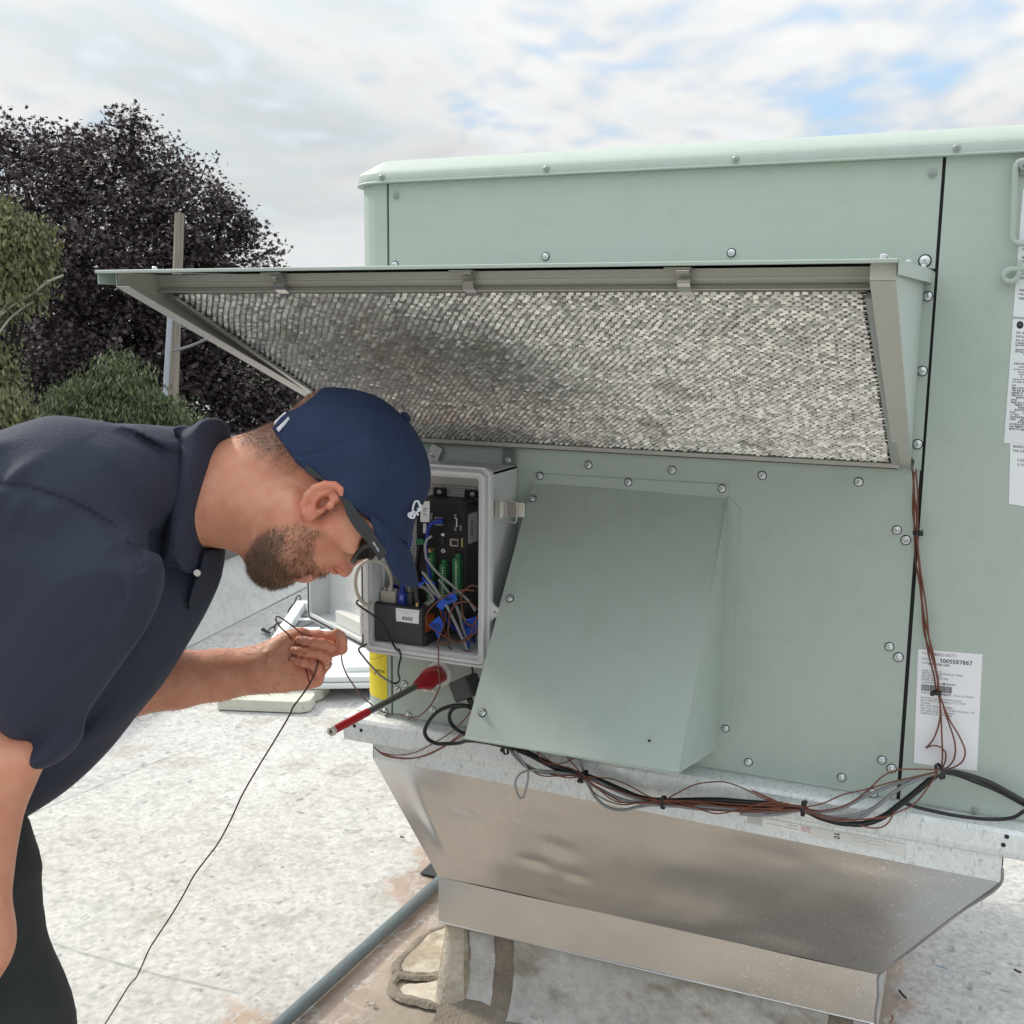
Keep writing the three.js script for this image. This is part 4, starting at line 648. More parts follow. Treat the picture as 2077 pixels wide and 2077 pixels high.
ep('sealing_lip', [frameRing([0.0290, 0.2525, 0.766, 1.082], 0.013, [0.0395, 0.2335, 0.782, 1.066], 0.006, 0.012, 0.126), frameRing([0.0280, 0.2535, 0.7650, 1.0830], 0.0135, [0.0312, 0.2503, 0.7684, 1.0797], 0.010, 0.007, 0.1340), frameRing([0.0350, 0.2460, 0.7730, 1.0750], 0.009, [0.0385, 0.2425, 0.7768, 1.0712], 0.007, 0.010, 0.1372)], shellGrey);
ep('padlock_ear', [(() => { const s = new THREE.Shape(); s.moveTo(0, -0.02); s.quadraticCurveTo(0.003, -0.012, 0.010, -0.008); s.absarc(0.0085, 0, 0.0075, -1.4, 1.4); s.quadraticCurveTo(0.003, 0.012, 0, 0.02); s.lineTo(0, -0.02); const h = new THREE.Path(); h.absarc(0.008, 0, 0.0022, 0, 6.283); s.holes.push(h); return new THREE.ExtrudeGeometry(s, { depth: 0.005, bevelEnabled: true, bevelSize: 0.0005, bevelThickness: 0.0005, bevelSegments: 1 }).translate(0.252, 0.857, 0.131); })()], shellGrey);
{ // perforated mounting panel: a lattice with square holes
  const l = [bx(0.041, 0.232, 1.036, 1.064, 0.0235, 0.026)], pitch = 0.00455;
  for (let x = 0.0415; x < 0.232; x += pitch) l.push(bx(x, x + 0.0021, 0.784, 1.036, 0.0175, 0.0258));
  for (let y = 0.785; y < 1.037; y += pitch) l.push(bx(0.0412, 0.2318, y, y + 0.0021, 0.0173, 0.0256));
  ep('perforated_panel', l, shellIn);
}
// brackets
function bracket(cx, cy, a, mat) { const s = rrect(-0.0105, 0.0105, -0.016, 0.016, 0.003); for (const [x, y, r] of [[0, 0.0075, 0.0022], [0, -0.004, 0.0042]]) { const h = new THREE.Path(); h.absarc(x, y, r, 0, 6.2832); s.holes.push(h); } const g = new THREE.ExtrudeGeometry(s, { depth: 0.0018, bevelEnabled: true, bevelSize: 0.0003, bevelThickness: 0.0003, bevelSegments: 1 }).rotateZ(a).translate(cx, cy, 0.006); return ep('bracket', [g, bx(-0.008, 0.008, -0.023, -0.0155, -0.002, 0.001).rotateZ(a).translate(cx, cy, 0.006)], mat); }
bracket(...[[0.2265,1.0814,0.006]].flatMap((p) => [p[0], p[1]]).slice(0, 2), -0.03, std(0.22, 0.24, 0.23, 0.35, 0.6));
bracket(...[[0.0887,1.0816,0.006]].flatMap((p) => [p[0], p[1]]).slice(0, 2), -0.42, bareSteel);
for (const p of [[0.2257,1.0793,0.007],[0.0867,1.0799,0.007]]) { const s = screw([p[0], p[1], 0.0075], enc, 0, [0, 0, 1], 0.85); s.position.sub(eo); }
// latch on the right-hand side
ep('latch', [bx(0.2480, 0.2660, 1.004, 1.030, 0.120, 0.1235, 0.001), rod([0.262, 1.004, 0.119], [0.262, 1.030, 0.119], 0.0052, 0.0052, 16), bx(0.2665, 0.2880, 1.005, 1.029, 0.112, 0.1145, 0.001), tube([[0.268, 1.031, 0.116], [0.284, 1.0315, 0.116], [0.2865, 1.029, 0.116], [0.2865, 0.999, 0.117], [0.284, 0.997, 0.117], [0.268, 1.001, 0.116]], 0.0011, 40, 8)], bareSteel);
ep('latch_tab', bx(0.2880, 0.2985, 1.006, 1.0285, 0.110, 0.1125, 0.002), std(0.8, 0.77, 0.7, 0.3, 0.5));
ep('hinge', [0.792, 0.8095, 0.827].map((y) => rod([0.0205, y, 0.131], [0.0205, y + 0.0155, 0.131], 0.0062, 0.0062, 16)).concat([bx(0.0200, 0.0300, 0.792, 0.8425, 0.128, 0.134)]), shellGrey);
{ // the door: a shallow tray, opened well past ninety degrees; local x runs from the hinge to its free edge
  const Wd = 0.226, y0 = 0.766, y1 = 1.082;
  const d = ep('door', [rbox(Wd, y1 - y0, 0.004, 0.0018, -Wd / 2 - 0.004, 0, -0.040), ...[[bx(-Wd, -Wd + 0.006, -0.156, 0.156, -0.0405, 0), 0], [bx(-0.010, -0.004, -0.156, 0.156, -0.0405, 0), 0], [bx(-Wd, -0.004, -0.158, -0.152, -0.040, -0.0003), 0], [bx(-Wd, -0.004, 0.152, 0.158, -0.040, -0.0003), 0]].map((q) => q[0]), frameRing([-Wd - 0.004, 0, -0.158, 0.158], 0.012, [-Wd + 0.008, -0.012, -0.147, 0.147], 0.006, 0.006, -0.006)], doorWhite);
  d.position.set(0.0225, (y0 + y1) / 2, 0.131).sub(eo); d.rotation.y = -Math.atan2(-0.535, 0.845) * -1;
  obj('gasket', frameRing([-Wd + 0.0002, -0.0045, -0.1545, 0.1545], 0.010, [-Wd + 0.0028, -0.0072, -0.1518, 0.1518], 0.008, 0.0022, -0.001, 0.0003), std(0.05, 0.05, 0.055, 0.8), d);
  obj('paper_sheet', [rbox(0.125, 0.165, 0.0008, 0.0003, -0.083, -0.03, -0.0372), bx(-0.150, -0.02, -0.151, -0.128, -0.0378, -0.018, 0.001)], std(0.74, 0.75, 0.73, 0.5), d);
}

// ---------------------------------------------------------------- data logger
const greenTerm = std(0.028, 0.16, 0.065, 0.4), white = std(0.72, 0.72, 0.71, 0.45), blueJacket = std(0.012, 0.035, 0.30, 0.35), greyJacket = std(0.30, 0.305, 0.31, 0.42), brownWire = std(0.17, 0.055, 0.032, 0.38), blackCable = std(0.010, 0.010, 0.012, 0.32), beige = std(0.52, 0.49, 0.42, 0.45), gold = std(0.75, 0.55, 0.28, 0.3, 0.9);
{
  const t = thing('data_logger', 'black data logger with green terminal strips mounted upright inside the box', 'data logger', [0.14, 0.80, 0.05]);
  const o = t.position.clone(), a = (n, g, m) => { const q = obj(n, g, m, t); q.position.sub(o); return q; };
  const x0 = 0.0955, x1 = 0.1865, y0 = 0.797, y1 = 1.0165, zf = 0.085;
  a('case', [bx(x0, x1, y0, y1, 0.030, zf, 0.002), ...[0.113, 0.171].map((x) => rbox(0.024, 0.017, 0.006, 0.0025, x, y1 + 0.005, 0.033)), rbox(0.016, 0.013, 0.02, 0.002, x1 + 0.004, y1 - 0.003, 0.042), bx(x0 + 0.001, x1 + 0.001, y1 - 0.006, y1 - 0.0045, zf - 0.003, zf + 0.0004)], blackPlastic);
  for (const q of [[0.113, y1 + 0.006], [0.1745, y1 + 0.006]]) { const s = screw([q[0], q[1], 0.0365], t, 0, [0, 0, 1], 0.75); s.position.sub(o); }
  const vtext = (str, w, h, bg, fg, size, bold) => label(w, h, (x, W, H) => { x.fillStyle = bg; x.fillRect(0, 0, W, H); x.fillStyle = fg; x.translate(W / 2, H / 2); x.rotate(-Math.PI / 2); x.font = (bold ? 'bold ' : '') + Math.round(H * size) + 'px sans-serif'; x.textAlign = 'center'; x.textBaseline = 'middle'; x.fillText(str, 0, 0); }, 8000);
  const Zq = (c) => decal(c.map((p) => [p[0], p[1], zf + 0.0002]));
  a('paper_label', Zq([[0.1042,1.0142,0.085],[0.1207,1.0149,0.085],[0.1202,0.9801,0.085],[0.1035,0.9795,0.085]]), paper(vtext('P78', 0.0165, 0.038, '#e9eaea', '#26272b', 0.24)));
  a('small_label', Zq([[0.1087,0.9772,0.085],[0.1142,0.9774,0.085],[0.1138,0.961,0.085],[0.1083,0.9611,0.085]]), paper(vtext('|||| 4471', 0.0055, 0.018, '#d8dcee', '#5566a8', 0.2)));
  a('model_print', Zq([[0.1206,0.9981,0.085],[0.1273,0.9984,0.085],[0.1267,0.9808,0.085],[0.12,0.9805,0.085]]), paper(vtext('1000X', 0.0066, 0.019, '#141416', '#c9cacc', 0.27)));
  a('side_label', decal([[x1 + 0.0003, 0.997, 0.079], [x1 + 0.0003, 0.997, 0.044], [x1 + 0.0003, 0.948, 0.044], [x1 + 0.0003, 0.948, 0.079]]), paper(label(0.035, 0.049, (x, W, H) => { x.fillStyle = '#b9bbc4'; x.fillRect(0, 0, W, H); x.fillStyle = '#17181c'; x.translate(W * 0.52, H * 0.5); x.rotate(-Math.PI / 2); x.font = 'bold ' + Math.round(H * 0.24) + 'px sans-serif'; x.textAlign = 'center'; x.fillText('A274', 0, 0); }, 8000)));
  a('face_print', decal([[0.172, 1.014, zf + 0.0002], [0.1855, 1.014, zf + 0.0002], [0.1855, 0.965, zf + 0.0002], [0.172, 0.965, zf + 0.0002]]), paper(label(0.0135, 0.049, (x, W, H) => { x.fillStyle = '#151517'; x.fillRect(0, 0, W, H); x.fillStyle = '#a9abad'; x.save(); x.translate(W * 0.5, H * 0.97); x.rotate(-Math.PI / 2); x.font = 'bold ' + Math.round(W * 0.42) + 'px sans-serif'; x.fillText('\u26A0 C\u20ACE', 0, 0); x.fillStyle = '#66686a'; x.font = Math.round(W * 0.16) + 'px sans-serif'; ['12-24V DC 10W MAX', 'Made in U.S.A.', 'Logan Utah'].forEach((l, i) => x.fillText(l, H * 0.5, -W * 0.1 + i * W * 0.2)); x.restore(); }, 8000)));
  const P = (qx, qy) => [0, 0];
  const jack = (c, name) => { const [p, q] = c; a(name, [bx(p[0], q[0], q[1], p[1], zf - 0.002, zf + 0.003), ], std(0.62, 0.58, 0.52, 0.35, 0.6)); a('socket_opening', bx(p[0] + 0.003, q[0] - 0.0008, q[1] + 0.002, p[1] - 0.002, zf, zf + 0.0034), gasket); };
  jack([[0.1586,0.9565,0.085],[0.1728,0.9446,0.085]], 'network_port'); jack([[0.1309,0.9899,0.085],[0.1448,0.9767,0.085]], 'network_port');
  a('indicator_strip', bx(...[[0.178,0.9587,0.085],[0.1804,0.9442,0.085]].reduce((r, p, i) => (i ? [r[0], p[0], p[1], r[1]] : [p[0], p[1]]), []), zf - 0.001, zf + 0.0006), std(0.45, 0.42, 0.12, 0.4));
  const ds = [[0.1694,0.9842,0.085]][0];
  a('serial_port', [rbox(0.0062, 0.0165, 0.006, 0.002, ds[0], ds[1], zf + 0.002), rod([ds[0] - 0.0005, ds[1] + 0.0115, zf], [ds[0] - 0.0005, ds[1] + 0.0115, zf + 0.005], 0.0024, 0.0024, 6), rod([ds[0] - 0.0005, ds[1] - 0.0115, zf], [ds[0] - 0.0005, ds[1] - 0.0115, zf + 0.005], 0.0024, 0.0024, 6)], std(0.6, 0.58, 0.55, 0.3, 0.8));
  a('serial_insert', rbox(0.004, 0.013, 0.001, 0.0004, ds[0] - 0.0008, ds[1], zf + 0.0053), gasket);
  const kn = [[0.1259,0.9355,0.085],[0.1454,0.9348,0.085],[0.132,0.9405,0.085],[0.1451,0.9617,0.085]];
  a('copper_post', rod([kn[0][0], kn[0][1], zf], [kn[0][0] - 0.001, kn[0][1] - 0.0005, zf + 0.012], 0.0040, 0.0036, 14), gold);
  a('round_jack', [new THREE.TorusGeometry(0.0026, 0.0012, 8, 18).translate(kn[1][0], kn[1][1], zf + 0.001)], std(0.7, 0.7, 0.68, 0.3, 0.5));
  a('usb_port', rbox(0.0058, 0.0045, 0.003, 0.0006, kn[3][0], kn[3][1], zf + 0.001), white);
  a('usb_slot', rbox(0.007, 0.011, 0.006, 0.001, kn[3][0] - 0.0005, kn[3][1] - 0.010, zf + 0.001), std(0.03, 0.03, 0.035, 0.3));
  // terminal strips: body, wire cage row and bright screw heads
  const strip = (top, n, xw) => { const st = a('terminal_strip', [bx(top[0] - xw / 2, top[0] + xw / 2, top[1] - n * 0.0045 - 0.008, top[1], zf - 0.002, zf + 0.012, 0.0008), bx(top[0] - 0.003, top[0] + 0.0045, top[1], top[1] + 0.006, zf - 0.002, zf + 0.009, 0.0008), ...Array.from({ length: n }, (_, i) => bx(top[0] - xw / 2 - 0.001, top[0] + xw / 2 + 0.001, top[1] - 0.0078 - i * 0.0045, top[1] - 0.0050 - i * 0.0045, zf, zf + 0.0115, 0.0004))], greenTerm); for (let i = 0; i < n; i++) obj('terminal_screw', rod([top[0] + 0.0005, top[1] - 0.0064 - i * 0.0045, zf + 0.0115], [top[0] + 0.0005, top[1] - 0.0064 - i * 0.0045, zf + 0.0128], 0.0013, 0.0013, 8), white, st); };
  const tops = [[0.1739,0.9271,0.095],[0.1494,0.9153,0.095],[0.1259,0.9286,0.095]];
  strip(tops[0], 12, 0.0115); strip(tops[1], 12, 0.0105); strip(tops[2], 16, 0.0105);
  const sm2 = [[0.1061,0.9476,0.088]][0]; a('terminal_strip', [bx(sm2[0] - 0.007, sm2[0] + 0.007, sm2[1] - 0.005, sm2[1] + 0.005, zf - 0.004, zf + 0.008, 0.0008)], greenTerm);
}
// ---------------------------------------------------------------- cellular modem
{
  const t = thing('modem', 'dark grey modem with a white 4060 label in the lower left of the box', 'modem', [0.08, 0.78, 0.09]);
  const o = t.position.clone(), a = (n, g, m) => { const q = obj(n, g, m, t); q.position.sub(o); return q; };
  const mg = std(0.052, 0.055, 0.060, 0.42, 0.0, { bumpMap: rep(fineNoise, 30), bumpScale: 0.0003 });
  a('case', [rbox(0.0945, 0.067, 0.078, 0.003, 0.0817, 0.8115, 0.0905, 3), bx(0.1285, 0.132, 0.782, 0.800, 0.052, 0.125, 0.001)], mg);
  const ribs = []; for (let i = 0; i < 7; i++) for (let j = 0; j < 6; j++) { const x = 0.0385 + i * 0.0062 + (j % 2) * 0.003, y = 0.783 + j * 0.0046; if (x + y * 0.3 < 0.315) ribs.push(rbox(0.0032, 0.0012, 0.0008, 0.0003, 0, 0, 0).rotateZ(-0.6 + hash2(i, j) * 0.4).translate(x, y, 0.1298)); }
  const rb = a('embossed_pattern', ribs, std(0.075, 0.08, 0.085, 0.35)); rb.userData.kind = 'stuff';
  const c = [[0.0811,0.8421,0.1297],[0.124,0.843,0.1297],[0.1231,0.8201,0.1297],[0.0817,0.8203,0.1297]];
  a('white_label', decal(c), paper(label(0.038, 0.021, (x, W, H) => { x.fillStyle = '#f0f1f3'; x.fillRect(0, 0, W, H); x.fillStyle = '#8c8e94'; x.font = Math.round(H * 0.1) + 'px sans-serif'; x.textAlign = 'center'; x.fillText('Center for Energy and Environment', W * 0.5, H * 0.2); x.fillText('Minneapolis, MN', W * 0.5, H * 0.34); x.fillStyle = '#15161a'; x.font = 'bold ' + Math.round(H * 0.40) + 'px sans-serif'; x.fillText('4060', W * 0.5, H * 0.84); }, 12000)));
  a('orange_sticker', bx(0.1288, 0.1293, 0.803, 0.830, 0.070, 0.118), std(0.55, 0.12, 0.02, 0.5));
  a('status_print', decal([[0.0963,0.7853,0.1297],[0.1167,0.786,0.1297],[0.116,0.7775,0.1297],[0.0962,0.7762,0.1297]]), paper(label(0.018, 0.008, (x, W, H) => { x.fillStyle = '#3a3c40'; x.fillRect(0, 0, W, H); x.fillStyle = '#d8d9db'; x.font = Math.round(H * 0.42) + 'px sans-serif'; x.fillText('\u25BC \u25E2 \u223F \u25CB', W * 0.05, H * 0.42); x.fillStyle = '#c8553a'; x.fillRect(W * 0.36, H * 0.7, W * 0.14, H * 0.2); x.fillStyle = '#101113'; for (const q of [0.06, 0.6, 0.82]) x.fillRect(W * q, H * 0.6, W * 0.12, H * 0.4); }, 12000)));
  for (const q of [[0.0475, 0.103], [0.1245, 0.10], [0.114, 0.118]]) a('antenna_socket', [rod([q[0], 0.844, q[1]], [q[0], 0.852, q[1]], 0.0026, 0.0026, 12), rod([q[0], 0.8445, q[1]], [q[0], 0.8465, q[1]], 0.0036, 0.0036, 6)], gold);
  a('top_gasket', bx(0.037, 0.126, 0.8442, 0.8452, 0.118, 0.1265), gasket);
}
// ---------------------------------------------------------------- cables and wires
let wireN = 0;
function wire(name, lab, cat, pts, r, m, group, parts) {
  const b = V(pts[0]), t = thing(name, lab, cat, b.toArray(), group);
  obj(name.includes('wire') ? 'insulation' : 'jacket', tube(pts.map((q) => V(q).sub(b)), r, Math.min(220, pts.length * 9), 8), m, t);
  if (parts) for (const [n, g, mm] of parts) { const q = obj(n, g, mm, t); q.position.sub(b); }
  return t;
}
const tapeBlue = std(0.012, 0.10, 0.62, 0.55);
function flag(pts, z, text, rot = 0) {
  const q = pts.map((p, i) => [p[0], p[1], z + 0.006 * Math.sin(i * 1.7) * 0.6]); const c = q.reduce((s, p) => s.add(V(p).multiplyScalar(1 / q.length)), new THREE.Vector3());
  const P = []; for (let i = 0; i < q.length; i++) { const a = q[i], b = q[(i + 1) % q.length]; P.push(...c.toArray(), ...b, ...a); } const g = new THREE.BufferGeometry(); g.setAttribute('position', new THREE.Float32BufferAttribute(P, 3)); g.computeVertexNormals();
  return ['tape_flag', g, tapeBlue];
}
function scribble(c, s, seed, z) { const R = rng(seed), l = []; for (let k = 0; k < 3; k++) { const p = []; for (let i = 0; i < 5; i++) p.push([c[0] + s * (k * 0.55 - 0.5 + 0.12 * i * (i % 2 ? 1 : 0.4)), c[1] + s * ((i % 2 ? 0.45 : -0.35) + 0.2 * R()), z + 0.003]); l.push(tube(p, 0.00045, 16, 4)); } return ['ink', merge(l), blackPlastic]; }
wire('network_cable', 'blue network cable plugged into the upper port of the data logger', 'cable', [[0.1484,0.9857,0.098],[0.1412,0.986,0.098],[0.134,0.9829,0.098],[0.1273,0.9764,0.098],[0.1231,0.9662,0.098],[0.1212,0.9528,0.098],[0.1205,0.9374,0.098],[0.1211,0.9198,0.098],[0.1222,0.9229,0.098],[0.1248,0.9077,0.098],[0.1274,0.8936,0.098],[0.1219,0.8818,0.09]], 0.0030, blueJacket, null, [['plug', rbox(0.013, 0.0085, 0.012, 0.0015, ...[0.1405,0.9846,0.092]), blueJacket]]);
wire('network_cable', 'blue network cable with a ribbed plug standing in the top of the modem', 'cable', [[0.0838,0.8609,0.112],[0.0838,0.873,0.112],[0.0833,0.8825,0.112],[0.0807,0.8894,0.112],[0.0754,0.8961,0.112],[0.0701,0.8992,0.112]], 0.0028, blueJacket, null, [['plug', [rbox(0.0125, 0.023, 0.012, 0.002, ...[0.0837,0.8543,0.112]), ...[0, 1, 2, 3].map((i) => rbox(0.009 - i * 0.0012, 0.0022, 0.009 - i * 0.0012, 0.0008, ...[0.0839,0.8682,0.112].map((v, k) => (k === 1 ? v - i * -0.004 - 0.004 : v))))], blueJacket], ['plug_window', rbox(0.006, 0.008, 0.0006, 0.0002, ...[0.0854,0.8571,0.1185]), std(0.12, 0.2, 0.5, 0.2)]]);
wire('network_cable', 'blue network cable coiled against the back of the box behind the modem', 'cable', [[0.023,0.9015,0.06],[0.009,0.8915,0.06],[-.0003,0.8806,0.06],[-.0025,0.8691,0.06],[0.0015,0.8582,0.06],[0.0099,0.8515,0.06],[0.021,0.8477,0.06],[0.035,0.8479,0.06],[0.0462,0.859,0.06],[0.0351,0.8592,0.06],[0.024,0.8618,0.06],[0.0087,0.869,0.06],[-.0017,0.8792,0.06],[-.0071,0.8937,0.06],[-.0048,0.9089,0.06]], 0.0028, blueJacket);
wire('network_cable', 'blue network cable curving beside the edge of the cap brim', 'cable', [[0.0838,0.9677,0.1],[0.0887,0.967,0.1],[0.093,0.9618,0.1],[0.0936,0.9519,0.1],[0.0904,0.9406,0.1],[0.086,0.928,0.1],[0.0834,0.9167,0.1]], 0.0026, blueJacket);
wire('serial_cable', 'beige serial cable arching from the modem plug out over the box edge and back', 'cable', [[0.0582,0.8688,0.105],[0.0619,0.8823,0.11],[0.0683,0.9027,0.13],[0.0707,0.9187,0.15],[0.0679,0.9279,0.17],[0.0641,0.9305,0.19],[0.051,0.9212,0.19],[0.0398,0.9005,0.185],[0.0377,0.8782,0.18],[0.0387,0.8608,0.17],[0.0395,0.8497,0.155],[0.042,0.8471,0.14]], 0.0030, beige, null, [['plug', [rbox(0.029, 0.021, 0.015, 0.0025, ...[0.0563,0.8534,0.105]), rbox(0.008, 0.010, 0.009, 0.002, ...[0.0578,0.8657,0.105]), rod([0.0469,0.8622,0.105], [0.047,0.8676,0.105], 0.0026, 0.0026, 10), rod([0.0672,0.8625,0.105], [0.0673,0.8673,0.105], 0.0026, 0.0026, 10)], beige]]);
wire('power_cable', 'black power lead standing in the top right of the modem', 'cable', [[0.1122,0.8472,0.112],[0.1103,0.8565,0.112],[0.1084,0.8683,0.112],[0.1078,0.8766,0.112],[0.1058,0.8824,0.112]], 0.0050, std(0.03, 0.031, 0.034, 0.4), null, [['plug', rod([0.1125,0.846,0.112], [0.1112,0.8542,0.112], 0.0062, 0.0058, 14), blackPlastic]]);
wire('serial_plug', 'grey connector block beside the blue plug on the modem top', 'connector', [[0.0913,0.8639,0.1],[0.0906,0.8686,0.1],[0.0893,0.8721,0.1]], 0.003, greyJacket, null, [['plug', [rbox(0.013, 0.02, 0.012, 0.0015, ...[0.0912,0.853,0.1]), rod([0.0906,0.8668,0.1], [0.0906,0.8711,0.1], 0.0026, 0.0026, 10)], std(0.12, 0.125, 0.13, 0.4)]]);
wire('signal_cable', 'thin grey cable looping down from the logger past the green strips', 'cable', [[0.137,0.9626,0.112],[0.1291,0.956,0.112],[0.1257,0.9448,0.112],[0.1272,0.9318,0.112],[0.1283,0.9261,0.112],[0.136,0.9162,0.112],[0.1489,0.9033,0.112],[0.1618,0.894,0.112],[0.1772,0.8838,0.112],[0.1925,0.8724,0.112],[0.2051,0.8621,0.112],[0.2153,0.8491,0.112]], 0.0021, greyJacket);
wire('signal_cable', 'grey cable with a blue tape flag crossing in front of the logger foot', 'cable', [[0.1248,0.9034,0.118],[0.1339,0.8936,0.118],[0.1455,0.8806,0.118],[0.1571,0.8653,0.118],[0.1686,0.8512,0.118],[0.1776,0.8356,0.118],[0.1866,0.8201,0.118],[0.1955,0.8022,0.118],[0.2045,0.7855,0.118]], 0.0024, greyJacket, null, [flag([[0.1505,0.85,0.119],[0.1563,0.8595,0.119],[0.1691,0.868,0.119],[0.18,0.8795,0.119],[0.1857,0.8733,0.119],[0.1902,0.8665,0.119],[0.1678,0.8537,0.119],[0.1595,0.8443,0.119]], 0.121), scribble([0.1722,0.865,0.12], 0.008, 4, 0.122)]);
wire('signal_cable', 'grey cable with a pale blue tape flag above the beige plug', 'cable', [[0.1272,0.8898,0.114],[0.1369,0.8765,0.114],[0.1499,0.866,0.114],[0.1615,0.8554,0.114],[0.173,0.8401,0.114],[0.1807,0.8255,0.114],[0.1897,0.8088,0.114],[0.2013,0.7912,0.114]], 0.0023, greyJacket, null, [flag([[0.1224,0.898,0.116],[0.1302,0.8917,0.116],[0.1399,0.8855,0.116],[0.1458,0.8779,0.116],[0.1341,0.8861,0.116],[0.1257,0.8912,0.116]], 0.117), flag([[0.1098,0.89,0.112],[0.1131,0.8843,0.112],[0.119,0.8837,0.112],[0.1262,0.8886,0.112],[0.1242,0.8831,0.112],[0.115,0.8788,0.112],[0.1104,0.8793,0.112]], 0.114)]);
wire('signal_cable', 'grey cable with a blue tape flag low at the right of the box', 'cable', [[0.1479,0.8899,0.105],[0.1621,0.8748,0.105],[0.175,0.856,0.105],[0.184,0.8368,0.105],[0.1905,0.8137,0.105],[0.1995,0.7945,0.105],[0.2021,0.7817,0.105]], 0.0023, greyJacket, null, [flag([[0.1992,0.7986,0.107],[0.2075,0.7937,0.107],[0.2046,0.7826,0.107],[0.1995,0.7781,0.107],[0.2017,0.7894,0.107]], 0.11), flag([[0.131,0.886,0.1],[0.1415,0.8871,0.1],[0.1408,0.8757,0.1],[0.1349,0.8792,0.1]], 0.104)]);
wire('signal_cable', 'thick grey cable bent in a hook behind the modem', 'cable', [[0.1073,0.8752,0.1],[0.1165,0.8737,0.1],[0.1257,0.8687,0.1],[0.1329,0.8611,0.1],[0.1342,0.8552,0.1],[0.1296,0.8505,0.1],[0.1204,0.8471,0.1]], 0.0034, greyJacket);
wire('signal_cable', 'grey cable with the largest blue tape flag against the right wall of the box', 'cable', [[0.1741,0.8441,0.09],[0.1819,0.8305,0.09],[0.1948,0.82,0.09],[0.2077,0.8156,0.09],[0.2103,0.7979,0.09],[0.2066,0.7782,0.09]], 0.0023, greyJacket, null, [flag([[0.1868,0.822,0.092],[0.1983,0.8305,0.092],[0.2092,0.8347,0.092],[0.2158,0.829,0.092],[0.2118,0.807,0.092],[0.1907,0.8018,0.092],[0.1874,0.8125,0.092]], 0.098), scribble([0.1974,0.8187,0.098], 0.009, 7, 0.101)]);
wire('signal_cable', 'grey cable with a pointed blue tape flag right of the modem', 'cable', [[0.1517,0.8427,0.11],[0.1549,0.8335,0.11],[0.1568,0.823,0.11],[0.1542,0.8083,0.11],[0.1516,0.7971,0.11]], 0.0016, brownWire, null, [flag([[0.1375,0.8167,0.118],[0.1441,0.8246,0.118],[0.1557,0.8349,0.118],[0.1622,0.822,0.118],[0.1602,0.8086,0.118],[0.1559,0.7983,0.118],[0.1466,0.8082,0.118]], 0.122), scribble([0.1526,0.8195,0.122], 0.010, 2, 0.125)]);
wire('signal_cable', 'blue cable hanging behind the tape flags on the right', 'cable', [[0.1298,0.8622,0.085],[0.1403,0.8416,0.085],[0.1574,0.812,0.085],[0.1704,0.8038,0.085],[0.1822,0.798,0.085],[0.1977,0.7951,0.085],[0.2042,0.7862,0.085]], 0.0026, blueJacket);
wire('signal_cable', 'black cable dropping between the logger and the cap brim', 'cable', [[0.1115,0.9517,0.09],[0.1053,0.9457,0.09],[0.1022,0.9365,0.09],[0.0982,0.9143,0.09],[0.0968,0.9022,0.09],[0.0994,0.8916,0.09],[0.102,0.8846,0.09],[0.1086,0.8804,0.09]], 0.0022, blackCable);
const loops = [
  ['slender brown wire curled in a tall loop beside the right wall of the box', [[0.2141,0.8245,0.12],[0.2015,0.8306,0.12],[0.1976,0.8443,0.12],[0.1951,0.8628,0.12],[0.1951,0.8745,0.12],[0.2032,0.8847,0.12],[0.2164,0.8916,0.12],[0.2257,0.8888,0.12],[0.2291,0.8793,0.12],[0.2296,0.8596,0.12],[0.2247,0.8439,0.12],[0.2154,0.8252,0.12],[0.2116,0.8118,0.12],[0.2016,0.8023,0.12],[0.1863,0.7939,0.12]]],
  ['brown wire making the widest loop in front of the blue flags', [[0.2202,0.8853,0.128],[0.2077,0.8852,0.128],[0.1914,0.8815,0.128],[0.1685,0.87,0.128],[0.148,0.8524,0.128],[0.1363,0.8369,0.128],[0.1352,0.8273,0.128],[0.1401,0.8183,0.128],[0.1531,0.8115,0.128],[0.1685,0.8051,0.128],[0.1775,0.7991,0.128],[0.1698,0.7919,0.128],[0.1608,0.794,0.128]]],
  ['brown wire making the lower round loop over the grey cables', [[0.2234,0.8552,0.124],[0.2159,0.8625,0.124],[0.2058,0.8649,0.124],[0.1894,0.8602,0.124],[0.1786,0.8466,0.124],[0.1748,0.8273,0.124],[0.1742,0.8059,0.124],[0.1844,0.7967,0.124],[0.1984,0.798,0.124],[0.2136,0.8089,0.124],[0.2229,0.8189,0.124],[0.2225,0.8341,0.124],[0.2284,0.8511,0.124]]],
  ['brown wire lying along the floor of the box to the right', [[0.1686,0.7906,0.118],[0.175,0.7818,0.118],[0.1879,0.7784,0.118],[0.2032,0.782,0.118],[0.2159,0.7793,0.118],[0.2291,0.7782,0.118]]],
  ['short brown wire hanging between two blue flags', [[0.162,0.8415,0.11],[0.1614,0.8295,0.11],[0.1581,0.8171,0.11],[0.1601,0.8078,0.11],[0.1659,0.7941,0.11]]],
];
for (const [l, p] of loops) wire('sensor_wire', l, 'wire', p, 0.00125, brownWire);
